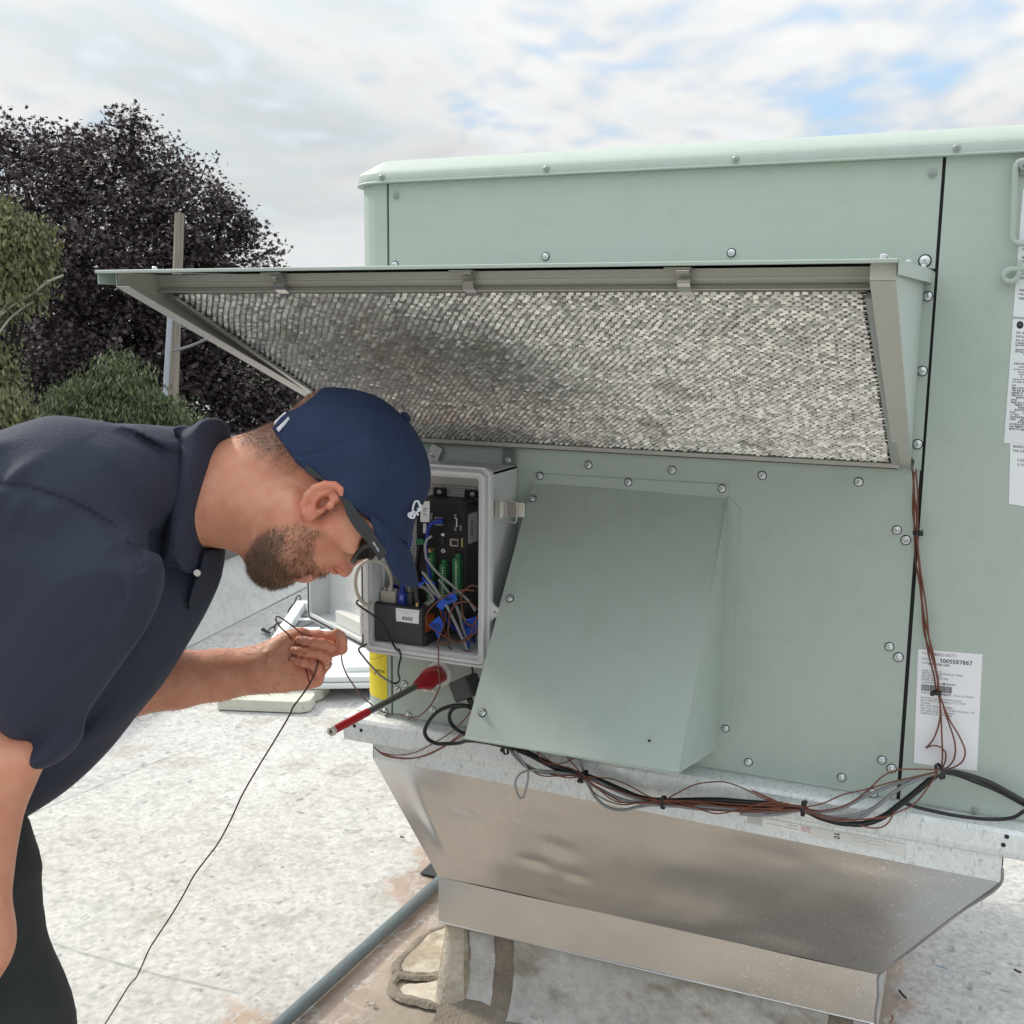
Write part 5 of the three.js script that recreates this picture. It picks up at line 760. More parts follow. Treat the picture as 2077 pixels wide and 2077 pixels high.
wire('power_wire', 'black two core lead looping from the modem down in front of the yellow notice', 'wire', [[0.0314,0.7766,0.125],[0.0346,0.7795,0.15],[0.029,0.7756,0.16],[0.0286,0.7723,0.16],[0.0344,0.76,0.155],[0.0457,0.7444,0.15],[0.0584,0.7262,0.14],[0.07,0.715,0.13],[0.0752,0.7103,0.12],[0.081,0.7162,0.12],[0.0876,0.7327,0.135],[0.0973,0.7539,0.15],[0.1037,0.7703,0.155],[0.1003,0.7814,0.155],[0.0955,0.7768,0.15],[0.0823,0.7882,0.145],[0.0709,0.8023,0.14],[0.066,0.8168,0.145],[0.051,0.8307,0.15],[0.0358,0.8445,0.16],[0.0289,0.8521,0.165],[0.0265,0.8548,0.16],[0.0266,0.8515,0.14],[0.0377,0.8451,0.12]], 0.0018, blackCable, null, [['stripe', tube([[0.0303,0.7757,0.1622],[0.0356,0.7601,0.157],[0.0469,0.7445,0.152],[0.0596,0.7263,0.142],[0.0711,0.7151,0.132]], 0.0005, 40, 5), white]]);

// ---------------------------------------------------------------- probe in the panel, plug, ring, adapter
{
  const base = [0.0965,0.6954,0.004], tip = [0.0822,0.7003,0.33], b = V(base), e = V(tip), ax = e.clone().sub(b), u = ax.clone().normalize();
  const t = thing('sensor_probe', 'metal sensor tube with red taped end sticking out of the panel below the box', 'probe', base), L = (f, k = 0) => ax.clone().multiplyScalar(f);
  obj('tube_shaft', rod(L(0.0), L(0.99), 0.0052, 0.0052, 20), std(0.20, 0.20, 0.195, 0.3, 0.75), t);
  obj('end_fitting', [rod(L(0.985), L(1), 0.0073, 0.0072, 24), (() => { const g = new THREE.TorusGeometry(0.0046, 0.0022, 8, 20); g.applyQuaternion(new THREE.Quaternion().setFromUnitVectors(new THREE.Vector3(0, 0, 1), u)); return g.translate(...L(1).toArray()); })()], std(0.62, 0.60, 0.54, 0.35, 0.3), t);
  obj('end_bore', rod(L(0.995), L(1.0025), 0.0028, 0.0028, 16), std(0.12, 0.115, 0.10, 0.4, 0.6), t);
  const red = std(0.40, 0.012, 0.022, 0.33);
  const rt = []; for (let i = 0; i < 5; i++) { const a = 0.70 + i * 0.057; rt.push(rod(L(a), L(a + 0.062), 0.0063 + 0.0003 * (i % 2), 0.0061, 20)); } obj('red_tape', rt, red, t);
  const cr = new THREE.CylinderGeometry(0.0075, 0.020, 1, 30, 18, false), p = cr.attributes.position, len = 0.085;
  for (let i = 0; i < p.count; i++) { const x = p.getX(i), y = p.getY(i), z = p.getZ(i), f = y + 0.5, a = Math.atan2(z, x); const r = Math.hypot(x, z) * (1 + 0.22 * (noise2(Math.cos(a) * 2.3 + f * 4 + 5, Math.sin(a) * 2.3 + f * 3, 3) - 0.5) + 0.12 * Math.sin(a * 3 + f * 9)) * (0.72 + 0.42 * Math.sin(Math.PI * Math.min(1, f * 1.05))); p.setXYZ(i, r * Math.cos(a), f * len + 0.012 * (noise2(a * 1.5, f * 2, 8) - 0.5) * f, r * Math.sin(a)); }
  cr.computeVertexNormals(); cr.applyQuaternion(new THREE.Quaternion().setFromUnitVectors(new THREE.Vector3(0, 1, 0), u)); obj('red_tape', cr, red, t);
  const pl = thing('hole_plug', 'round white plug pressed into the panel round the taped probe', 'plug', base);
  obj('plug_disc', new THREE.LatheGeometry([[0, 0.004], [0.017, 0.004], [0.021, 0.0035], [0.0235, 0.0015], [0.024, -0.0035]].map((q) => new THREE.Vector2(...q)), 36).rotateX(Math.PI / 2), std(0.75, 0.75, 0.74, 0.35), pl);
  obj('plug_core', rod([0, 0, 0.003], [0, 0, 0.008], 0.014, 0.012, 24), std(0.7, 0.7, 0.69, 0.4), pl);
  const rg = [[0.0966,0.6565,0.016],[0.0876,0.6678,0.016],[0.0725,0.6666,0.016],[0.1011,0.6815,0.016]], r0 = V(rg[0]);
  const kr = thing('key_ring', 'small steel ring and shackle hanging below the white plug', 'ring', rg[0]);
  obj('ring_loop', new THREE.TorusGeometry(0.0052, 0.0012, 8, 24).scale(0.85, 1.15, 1), bareSteel, kr);
  obj('shackle', [tube([V(rg[1]).sub(r0), V(rg[1]).sub(r0).add(new THREE.Vector3(0.008, 0.001, 0.004)), new THREE.Vector3(0.004, 0.010, 0.002), new THREE.Vector3(0.001, 0.006, 0)], 0.0017, 16, 8), rod(V(rg[2]).sub(r0), V(rg[2]).sub(r0).add(new THREE.Vector3(0.013, 0, 0.002)), 0.0023, 0.0019, 10), rod(V(rg[1]).sub(r0).add(new THREE.Vector3(-0.004, -0.001, 0)), V(rg[1]).sub(r0).add(new THREE.Vector3(0.008, -0.001, 0)), 0.0026, 0.0026, 10)], bareSteel, kr);
}
{
  const c = [0.1705,0.6949,0.05], t = thing('power_adapter', 'dark grey block power adapter hanging behind the relief hood', 'power adapter', c);
  const g = rbox(0.046, 0.036, 0.034, 0.005, 0, 0, 0, 4).rotateZ(0.52).rotateY(-0.3); obj('adapter_body', g, std(0.055, 0.057, 0.06, 0.4), t);
  obj('cord_relief', rod([0.006, -0.018, 0], [0.012, -0.038, -0.004], 0.0055, 0.0035, 12), blackPlastic, t);
  obj('adapter_lead', tube([[0.01, 0.018, 0], [0.012, 0.03, 0], [0.010, 0.05, 0.005]], 0.002, 12, 8), blackCable, t);
}
wire('power_cable', 'thick black cable looping out from under the relief hood beside the probe', 'cable', [[0.1769,0.6577,0.045],[0.173,0.6651,0.055],[0.1611,0.6659,0.06],[0.1463,0.663,0.065],[0.1271,0.653,0.07],[0.1122,0.6347,0.075],[0.107,0.6165,0.08],[0.1132,0.6052,0.08],[0.1278,0.6001,0.08],[0.148,0.6025,0.08],[0.1738,0.6086,0.08],[0.1881,0.6162,0.085],[0.2188,0.6215,0.09],[0.2487,0.616,0.08],[0.2713,0.6035,0.06],[0.3084,0.5947,0.06]], 0.0034, blackCable);
wire('power_cable', 'black cable making the inner loop beside the relief hood edge', 'cable', [[0.1764,0.6627,0.05],[0.1616,0.6621,0.055],[0.1511,0.658,0.06],[0.1441,0.6468,0.06],[0.1463,0.6356,0.062],[0.1564,0.6267,0.065],[0.1732,0.6222,0.07],[0.1889,0.6194,0.07],[0.189,0.6142,0.06],[0.2146,0.6123,0.06]], 0.0033, blackCable);
for (const p of [[[0.1731,0.6487,0.04],[0.1654,0.6369,0.045],[0.1495,0.6187,0.045],[0.1319,0.6031,0.042],[0.1162,0.5909,0.04],[0.0927,0.5744,0.038],[0.069,0.5592,0.036],[0.0449,0.5492,0.034],[0.0206,0.5435,0.032],[0.0013,0.5425,0.031],[-.0118,0.5442,0.03],[-.0223,0.549,0.028]], [[0.1722,0.6206,0.05],[0.1612,0.6113,0.048],[0.1393,0.593,0.045],[0.1112,0.572,0.042],[0.0862,0.5572,0.04],[0.0618,0.547,0.037],[0.0377,0.5422,0.035],[0.0149,0.5405,0.033],[-.0018,0.5412,0.031],[-.0133,0.5454,0.03],[-.0229,0.5485,0.027]], [[0.1736,0.6167,0.05],[0.1486,0.5976,0.046],[0.1182,0.5752,0.044],[0.0897,0.5575,0.041],[0.0547,0.5444,0.038],[0.0305,0.5404,0.036],[0.0093,0.5392,0.034],[-.005,0.5403,0.031],[-.0245,0.5494,0.027]]]) wire('sensor_wire', 'brown wire sagging below the rail from behind the relief hood to the left', 'wire', p, 0.0011, brownWire, 'brown wires sagging below the left end of the rail');

// ---- bundle along the rail
const B1 = [[0.2384,0.6048,0.05],[0.2698,0.6055,0.055],[0.302,0.5953,0.055],[0.3274,0.5872,0.055],[0.365,0.5814,0.055],[0.4081,0.5752,0.055],[0.4506,0.5646,0.055],[0.4806,0.558,0.055],[0.5186,0.56,0.055],[0.5614,0.5686,0.055],[0.6089,0.5775,0.055],[0.65,0.5817,0.055],[0.7036,0.588,0.055],[0.665,0.5804,0.055],[0.6959,0.5839,0.055],[0.7307,0.5869,0.055],[0.7612,0.5794,0.055],[0.791,0.5764,0.055],[0.818,0.5794,0.055],[0.844,0.5936,0.055],[0.8669,0.6174,0.055],[0.8893,0.6429,0.055],[0.9076,0.6652,0.055],[0.9186,0.6767,0.055],[0.9379,0.6705,0.03],[0.9577,0.6649,0.02],[0.9854,0.6587,0.02],[1.0152,0.6464,0.02],[1.0427,0.6338,0.02]];
wire('power_cable', 'thickest black cable of the bundle strung along the rail', 'cable', B1, 0.0046, blackCable);
wire('power_cable', 'second black cable running to the right of the shipping label and off along the panel', 'cable', [[0.2612,0.6054,0.05],[0.3064,0.588,0.05],[0.3508,0.5755,0.05],[0.388,0.5774,0.05],[0.4188,0.566,0.05],[0.4643,0.556,0.05],[0.5174,0.5538,0.05],[0.5801,0.5656,0.05],[0.6493,0.5742,0.05],[0.7031,0.5815,0.05],[0.671,0.5759,0.05],[0.7301,0.5824,0.05],[0.7608,0.5742,0.05],[0.7949,0.5722,0.05],[0.8217,0.5802,0.05],[0.8475,0.5968,0.05],[0.8742,0.6246,0.05],[0.9002,0.6552,0.05],[0.9167,0.6738,0.05],[0.942,0.6663,0.025],[0.9659,0.6594,0.022],[0.9977,0.6498,0.02],[1.0253,0.6383,0.02],[1.0449,0.6298,0.02]], 0.0034, blackCable);
wire('power_cable', 'black cable curving under the foot of the right hand panel', 'cable', [[1.0434,0.6417,0.036],[1.0311,0.6317,0.036],[1.0206,0.6215,0.036],[1.004,0.6148,0.036],[0.9794,0.6106,0.036],[0.9503,0.6088,0.036],[0.9206,0.6094,0.036],[0.8903,0.6116,0.036],[0.8739,0.6142,0.036]], 0.0028, blackCable);
const greys = [[[0.2549,0.605,0.058],[0.2745,0.5839,0.058],[0.3035,0.5718,0.058],[0.3413,0.5762,0.058],[0.3816,0.5754,0.058],[0.3941,0.5647,0.058],[0.4068,0.5456,0.058],[0.4284,0.5328,0.058],[0.4525,0.5328,0.058],[0.4819,0.5444,0.058],[0.5196,0.5551,0.058],[0.5682,0.5572,0.058],[0.6239,0.5649,0.058],[0.7047,0.5751,0.058],[0.6728,0.5677,0.058],[0.7055,0.5763,0.058],[0.7333,0.587,0.058],[0.761,0.5893,0.058],[0.79,0.6006,0.058],[0.8218,0.6249,0.058],[0.8493,0.6436,0.058],[0.8784,0.6601,0.058],[0.9016,0.6697,0.058],[0.9166,0.679,0.058]], [[0.2606,0.6058,0.06],[0.2818,0.5828,0.06],[0.317,0.5734,0.06],[0.3607,0.5774,0.06],[0.3854,0.5777,0.06],[0.4099,0.5745,0.06],[0.4403,0.5648,0.06],[0.4821,0.5559,0.06],[0.5201,0.5549,0.06],[0.5686,0.5617,0.06],[0.6515,0.5716,0.06],[0.7049,0.5789,0.06],[0.6708,0.5729,0.06],[0.7057,0.5803,0.06],[0.7336,0.5861,0.06],[0.7701,0.5838,0.06],[0.8033,0.5913,0.06],[0.8312,0.6081,0.06],[0.8542,0.6318,0.06],[0.875,0.6524,0.06],[0.8997,0.6691,0.06],[0.9167,0.6787,0.06]], [[0.2534,0.6084,0.062],[0.2665,0.5934,0.062],[0.2955,0.575,0.062],[0.3303,0.578,0.062],[0.3738,0.5786,0.062],[0.4016,0.5677,0.062],[0.4532,0.5528,0.062],[0.5207,0.5549,0.062],[0.597,0.5664,0.062],[0.6788,0.5733,0.062],[0.6402,0.5643,0.062],[0.6736,0.5683,0.062],[0.7062,0.577,0.062],[0.7338,0.5874,0.062],[0.7747,0.582,0.062],[0.8119,0.5893,0.062],[0.8373,0.6124,0.062],[0.8618,0.6418,0.062],[0.8884,0.6634,0.062],[0.9158,0.6789,0.062]], [[0.3541,0.6039,0.052],[0.3758,0.6036,0.052],[0.3807,0.5907,0.052],[0.3857,0.5756,0.052]]];
greys.forEach((p, i) => wire('signal_cable', i === 3 ? 'short grey cable dropping from the hood edge to the first tie' : 'grey cable in the bundle tied along the rail', 'cable', p, 0.0026, std(0.24, 0.24, 0.255, 0.42), i === 3 ? null : 'grey cables in the bundle along the rail'));
wire('signal_cable', 'loose loop of thin grey cable hanging in front of the sloping adapter', 'cable', [[0.2697,0.6063,0.07],[0.2827,0.5914,0.07],[0.2918,0.579,0.07],[0.2933,0.5622,0.07],[0.2891,0.5411,0.07],[0.2841,0.5271,0.07],[0.2787,0.5267,0.07],[0.2731,0.5366,0.07],[0.2704,0.5487,0.07],[0.2741,0.5619,0.07],[0.2829,0.5712,0.07],[0.2988,0.5777,0.07],[0.3176,0.582,0.07]], 0.0019, greyJacket);
const browns = [[[0.3086,0.6081,0.064],[0.337,0.5938,0.064],[0.3681,0.59,0.064],[0.3898,0.5822,0.064],[0.411,0.5829,0.064],[0.4381,0.5847,0.064],[0.468,0.5774,0.064],[0.4947,0.5673,0.064],[0.5195,0.5645,0.064],[0.5405,0.5788,0.064],[0.5682,0.5985,0.064],[0.5957,0.6085,0.064],[0.6177,0.6118,0.064],[0.6453,0.6067,0.064],[0.6781,0.5955,0.064],[0.7049,0.592,0.064],[0.6566,0.6063,0.064],[0.6881,0.5956,0.064],[0.7122,0.5931,0.064],[0.7339,0.5925,0.064]], [[0.3592,0.6091,0.066],[0.3749,0.595,0.066],[0.3905,0.5819,0.066],[0.418,0.5722,0.066],[0.4481,0.5671,0.066],[0.4837,0.5631,0.066],[0.5215,0.5642,0.066],[0.55,0.5666,0.066],[0.5757,0.5626,0.066],[0.6038,0.5591,0.066],[0.639,0.5717,0.066],[0.6787,0.5907,0.066],[0.7135,0.5958,0.066],[0.6625,0.5833,0.066],[0.6951,0.5942,0.066],[0.7341,0.5945,0.066]], [[0.3054,0.6085,0.064],[0.3182,0.5937,0.064],[0.3495,0.596,0.064],[0.3739,0.6108,0.064]], [[0.2811,0.585,0.066],[0.3131,0.5703,0.066],[0.3444,0.5743,0.066],[0.3844,0.5808,0.066],[0.409,0.5675,0.066],[0.4426,0.5494,0.066],[0.4781,0.5531,0.066],[0.5214,0.5657,0.066],[0.5697,0.5717,0.066],[0.6253,0.5734,0.066],[0.7055,0.5858,0.066],[0.6848,0.5805,0.066],[0.7343,0.5899,0.066],[0.7622,0.5871,0.066],[0.8,0.5875,0.066],[0.8326,0.595,0.066],[0.8526,0.6018,0.066],[0.868,0.6125,0.066],[0.8871,0.6269,0.066],[0.9013,0.6496,0.066],[0.9158,0.6809,0.066]], [[0.3907,0.5779,0.062],[0.4018,0.5585,0.062],[0.4233,0.5472,0.062],[0.4534,0.5437,0.062],[0.4886,0.5549,0.062],[0.5204,0.5617,0.062],[0.5829,0.5682,0.062],[0.6516,0.5768,0.062],[0.7134,0.5842,0.062],[0.684,0.581,0.062],[0.712,0.591,0.062],[0.7336,0.5916,0.062],[0.7529,0.5911,0.062],[0.778,0.5984,0.062],[0.8022,0.6133,0.062],[0.8236,0.6355,0.062],[0.8444,0.6619,0.062],[0.8638,0.6742,0.062],[0.8873,0.6792,0.062],[0.9184,0.6837,0.062]], [[0.521,0.5618,0.064],[0.5692,0.5723,0.064],[0.6246,0.5783,0.064],[0.7051,0.5877,0.064],[0.6735,0.5786,0.064],[0.7124,0.5907,0.064],[0.7338,0.5936,0.064],[0.761,0.6041,0.064],[0.7894,0.6232,0.064],[0.8196,0.6367,0.064],[0.859,0.6563,0.064],[0.8881,0.6692,0.064],[0.9157,0.6812,0.064]], [[0.3319,0.5752,0.066],[0.363,0.5746,0.066],[0.3875,0.5795,0.066],[0.4151,0.5656,0.066],[0.4545,0.5501,0.066],[0.4985,0.5569,0.066],[0.5216,0.5612,0.066],[0.598,0.5639,0.066],[0.6794,0.5765,0.066],[0.6406,0.5732,0.066],[0.6849,0.5781,0.066],[0.7344,0.5883,0.066],[0.7709,0.5823,0.066],[0.8042,0.5872,0.066],[0.8326,0.5957,0.066],[0.8545,0.6031,0.066]]];
const brownLab = { 0: 'thin brown wire arching above the bundle just right of its middle cable tie', 2: 'short brown wire end dipping out of the bundle under the relief hood edge', 4: 'thin brown wire rising in the highest arc from the right bundle tie to the label' };
browns.forEach((p, i) => wire('sensor_wire', brownLab[i] || 'thin brown wire in the bundle tied along the rail', 'wire', p, 0.0011, brownWire, brownLab[i] ? null : 'brown wires in the bundle along the rail'));
wire('sensor_wire', 'brown wire hooked in a loop below the bundle near the right end of the adapter', 'wire', [[0.8607,0.6092,0.06],[0.8592,0.601,0.06],[0.8548,0.591,0.06],[0.8481,0.5833,0.06],[0.8392,0.5793,0.06],[0.8269,0.5782,0.06],[0.8154,0.5806,0.06]], 0.0011, brownWire);
// ---- wires down the seam of the service door
const drop = (dx, k) => [[0.8531,1.1033,0.009],[0.8557,1.0729,0.009],[0.8585,1.0434,0.009],[0.8622,1.0117,0.009],[0.8679,0.9735,0.009],[0.8735,0.9373,0.009],[0.8797,0.8988,0.009],[0.8858,0.8667,0.009],[0.895,0.8349,0.009],[0.9045,0.803,0.009],[0.9078,0.7791,0.009]].map((p, i) => [p[0] + dx * 0.0016 + 0.0022 * Math.sin(i * 1.3 + k * 2.1) * (i > 0 && i < 10 && i !== 3 ? 1 : 0.15), p[1], p[2] + k * 0.0022]);
const fans = [[[0.9085,0.7751,0.01],[0.9124,0.7534,0.01],[0.9115,0.7309,0.01],[0.9057,0.7086,0.01],[0.8985,0.6954,0.01]], [[0.9091,0.7761,0.013],[0.9138,0.7457,0.013],[0.9172,0.7149,0.013],[0.92,0.6861,0.013],[0.92,0.668,0.013]], [[0.9101,0.776,0.012],[0.9228,0.7423,0.012],[0.9351,0.7085,0.012],[0.9362,0.6873,0.012],[0.9302,0.6728,0.012],[0.9198,0.6642,0.012]], [[0.9113,0.7745,0.014],[0.9253,0.7433,0.014],[0.9415,0.7181,0.014],[0.9499,0.6971,0.014],[0.9461,0.6815,0.014],[0.9334,0.6707,0.014],[0.9195,0.6642,0.014]]];
const fanLab = ['brown wire ending in a twisted tip over the shipping label', 'brown wire falling straight down the shipping label', 'brown wire bowing slightly right over the shipping label', 'brown wire bowing furthest right over the shipping label'];
fans.forEach((f, i) => wire('sensor_wire', fanLab[i], 'wire', [...drop(i - 1.5, i), ...f], 0.0012, brownWire));
wire('sensor_wire', 'short brown wire curving from the twisted tip down to the lowest tie on the label', 'wire', [[0.898,0.6963,0.014],[0.9054,0.7003,0.014],[0.9164,0.6998,0.014],[0.9235,0.6927,0.014],[0.9244,0.6805,0.014],[0.9212,0.6686,0.014]], 0.0012, brownWire, null, [['twisted_tip', rod([0.8969,0.6957,0.014], [0.9005,0.699,0.014], 0.0021, 0.0014, 8), brownWire]]);
// ---- cable ties
function tie(lab, c, rx, ry, ang, head) { const t = thing('cable_tie', lab, 'cable tie', c); obj('band', (() => { const g = new THREE.TorusGeometry(1, 0.16, 6, 24).scale(rx, 0.012, 1); const q = new THREE.CylinderGeometry(1, 1, 0.005, 24, 1, true).scale(rx, 1, ry).rotateZ(ang); return q; })(), blackPlastic, t); obj('tie_head', rbox(0.0058, 0.0065, 0.0055, 0.001, 0, 0, 0).rotateZ(ang).translate(...head), blackPlastic, t); const h = V(head); obj('tie_tail', rod(h, h.clone().add(new THREE.Vector3(0.002, 0.006, 0.002)), 0.0012, 0.0010, 6), blackPlastic, t); return t; }
tie('black cable tie on the bundle under the lower edge of the relief hood', [0.3862,0.578,0.058], 0.012, 0.010, Math.PI / 2 - 0.35, [-0.004, -0.004, 0.011]);
tie('black cable tie on the bundle at the middle of the adapter', [0.5195,0.5584,0.058], 0.011, 0.010, Math.PI / 2 - 0.02, [0.0, 0.009, 0.008]);
tie('black cable tie on the bundle just left of the shipping label wires', [0.7336,0.5887,0.058], 0.012, 0.010, Math.PI / 2, [0.003, 0.012, 0.006]);
tie('black cable tie under the foot of the shipping label', [0.9182,0.6692,0.03], 0.011, 0.018, Math.PI / 2 + 0.6, [0.0, 0.008, 0.016]);
tie('black cable tie on the brown wires high beside the door seam', [0.8634,1.0118,0.013], 0.0058, 0.0055, 0.06, [0.0055, 0, 0.004]);
tie('black cable tie on the brown wires across the shipping label barcode', [0.9059,0.7808,0.014], 0.0062, 0.0055, 0.05, [-0.006, -0.001, 0.004]);
tie('black cable tie just under the left corner of the relief hood', [0.2456,0.5993,0.055], 0.009, 0.008, Math.PI / 2 + 0.4, [-0.002, 0.002, 0.008]);

// ---------------------------------------------------------------- behind: white panel on foam blocks, cable
{
  const c = [[-1.2856,0.075,-1.2816],[-1.138,0.075,-1.5484]], A = [[-1.3295,0.075,-1.3408],[-1.7821,0.075,-2.2954],[-1.5292,0.075,-1.681]], py = 0.042;
  const f0 = V([[-1.3364,0.042,-1.3484]][0]), f1 = V([[-1.0187,0.042,-1.5166]][0]), b0 = V([[-1.7465,0.09,-2.241]][0]);
  const ux = f1.clone().sub(f0).setY(0).normalize(), uz = b0.clone().sub(f0).setY(0), Ld = uz.length(); 
  const t = thing('white_panel', 'removed white metal unit panel with raised rim lying flat on foam blocks', 'panel', f0.toArray());
  const wm = std(0.74, 0.76, 0.76, 0.4), Wd = 1.0, yaw = Math.atan2(-ux.z, ux.x); t.rotation.y = yaw;
  const q = uz.clone().applyAxisAngle(new THREE.Vector3(0, 1, 0), -yaw), dz = q.z, sx = q.x;
  const slab = (x0, x1, y0, y1, z0, z1) => { const g = bx(x0, x1, y0, y1, z0, z1, 0.004), p = g.attributes.position; for (let i = 0; i < p.count; i++) p.setX(i, p.getX(i) + (sx * p.getZ(i)) / dz); g.computeVertexNormals(); return toCreasedNormals(g, 0.5); };
  obj('lower_leaf', slab(0, Wd, 0.0, 0.020, dz, 0), wm, t); obj('upper_leaf', slab(0.004, Wd, 0.0235, 0.044, dz, -0.003), wm, t);
  obj('rim', [slab(0.004, 0.045, 0.044, 0.075, dz, -0.2), slab(0.045, Wd, 0.044, 0.075, dz, dz + 0.05), slab(0.006, 0.16, 0.0445, 0.058, dz * 0.62, dz * 0.52)], wm, t);
  obj('dark_slot', [slab(0.05, 0.30, 0.0445, 0.050, dz * 0.92, dz * 0.82), slab(0.05, 0.30, 0.0445, 0.049, dz * 0.76, dz * 0.64)], std(0.06, 0.065, 0.07, 0.6), t);
  obj('corner_block', slab(0.33, 0.46, 0.044, 0.064, -0.16, -0.05), wm, t);
  const fm = std(0.60, 0.60, 0.52, 0.85, 0, { bumpMap: rep(fineNoise, 20), bumpScale: 0.001, map: rep(tex(128, (u, v) => { const k = 0.88 + 0.14 * fbm(u * 10, v * 10, 3, 3, 10); return [k, k, k * 0.98]; }, { srgb: true }), 3) });
  const foam = (lab, P, cat) => { const pts = P.map(V), b = pts[0], g = thing('foam_block', lab, 'foam block', [b.x, 0, b.z]); const s = new THREE.Shape(pts.map((v) => new THREE.Vector2(v.x - b.x, -(v.z - b.z)))); obj('block_body', boxUV(new THREE.ExtrudeGeometry(s, { depth: 0.034, bevelEnabled: true, bevelSize: 0.003, bevelThickness: 0.003, bevelSegments: 2 }).rotateX(-Math.PI / 2).translate(0, 0.002, 0)), fm, g); return g; };
  const F = [[-1.3833,0.001,-1.2455],[-1.1158,0.001,-1.3339],[-1.0938,0.001,-1.3611],[-1.1112,0.001,-1.4146],[-1.1638,0.001,-1.4802],[-1.4511,0.001,-1.3809]];
  const fb = foam('pale foam block with a broken corner under the left end of the white panel', F);
  const mk = [[-1.1178,0.02,-1.3526]][0]; obj('pencil_mark', [0, 1].map((i) => rod([mk[0] - fb.position.x + i * 0.012, 0.012, mk[2] - fb.position.z + 0.012], [mk[0] - fb.position.x + i * 0.012 - 0.003, 0.028, mk[2] - fb.position.z + 0.012], 0.0012, 0.0012, 5)), std(0.25, 0.25, 0.24, 0.8), fb);
  const G = [[-1.133,0.001,-1.449],[-1.1236,0.001,-1.4821],[-1.1384,0.001,-1.5512],[-1.1535,0.001,-1.5701],[-1.1982,0.001,-1.5322]];
  foam('smaller foam block behind the broken cornered one under the white panel', G);
  const w = (pts) => pts;
  wire('antenna_cable', 'dark grey cable looped over the white panel rim, its plug on the roof', 'cable', [[-1.8462,0.02,-2.329],[-1.8078,0.05,-2.2706],[-1.7594,0.09,-2.2214],[-1.7493,0.11,-2.2383],[-1.7474,0.13,-2.2516],[-1.7499,0.13,-2.2749],[-1.7355,0.12,-2.2611],[-1.7375,0.1,-2.2476],[-1.7547,0.08,-2.2566],[-1.6264,0.09,-2.0424],[-1.6149,0.09,-2.0038],[-1.6849,0.07,-2.0604],[-1.7416,0.05,-2.0964],[-1.7796,0.02,-2.1268],[-1.7375,0.01,-2.0889],[-1.7643,0.012,-2.1122],[-1.7911,0.02,-2.1393],[-1.7972,0.012,-2.1144],[-1.7725,0.01,-2.0724],[-1.7482,0.01,-2.0493]], 0.0042, std(0.10, 0.11, 0.115, 0.5), null, [['plug', rod([-1.8227,0.012,-2.1024], [-1.7644,0.012,-2.0685], 0.008, 0.006, 10), blackPlastic]]);
  wire('antenna_cable', 'thin dark cable lying across the top of the white panel', 'cable', [[-1.5801,0.092,-1.9604],[-1.5409,0.092,-1.9534],[-1.5316,0.092,-1.9832],[-1.531,0.092,-2.0266],[-1.5272,0.092,-2.0546]], 0.004, std(0.12, 0.13, 0.135, 0.5));
}

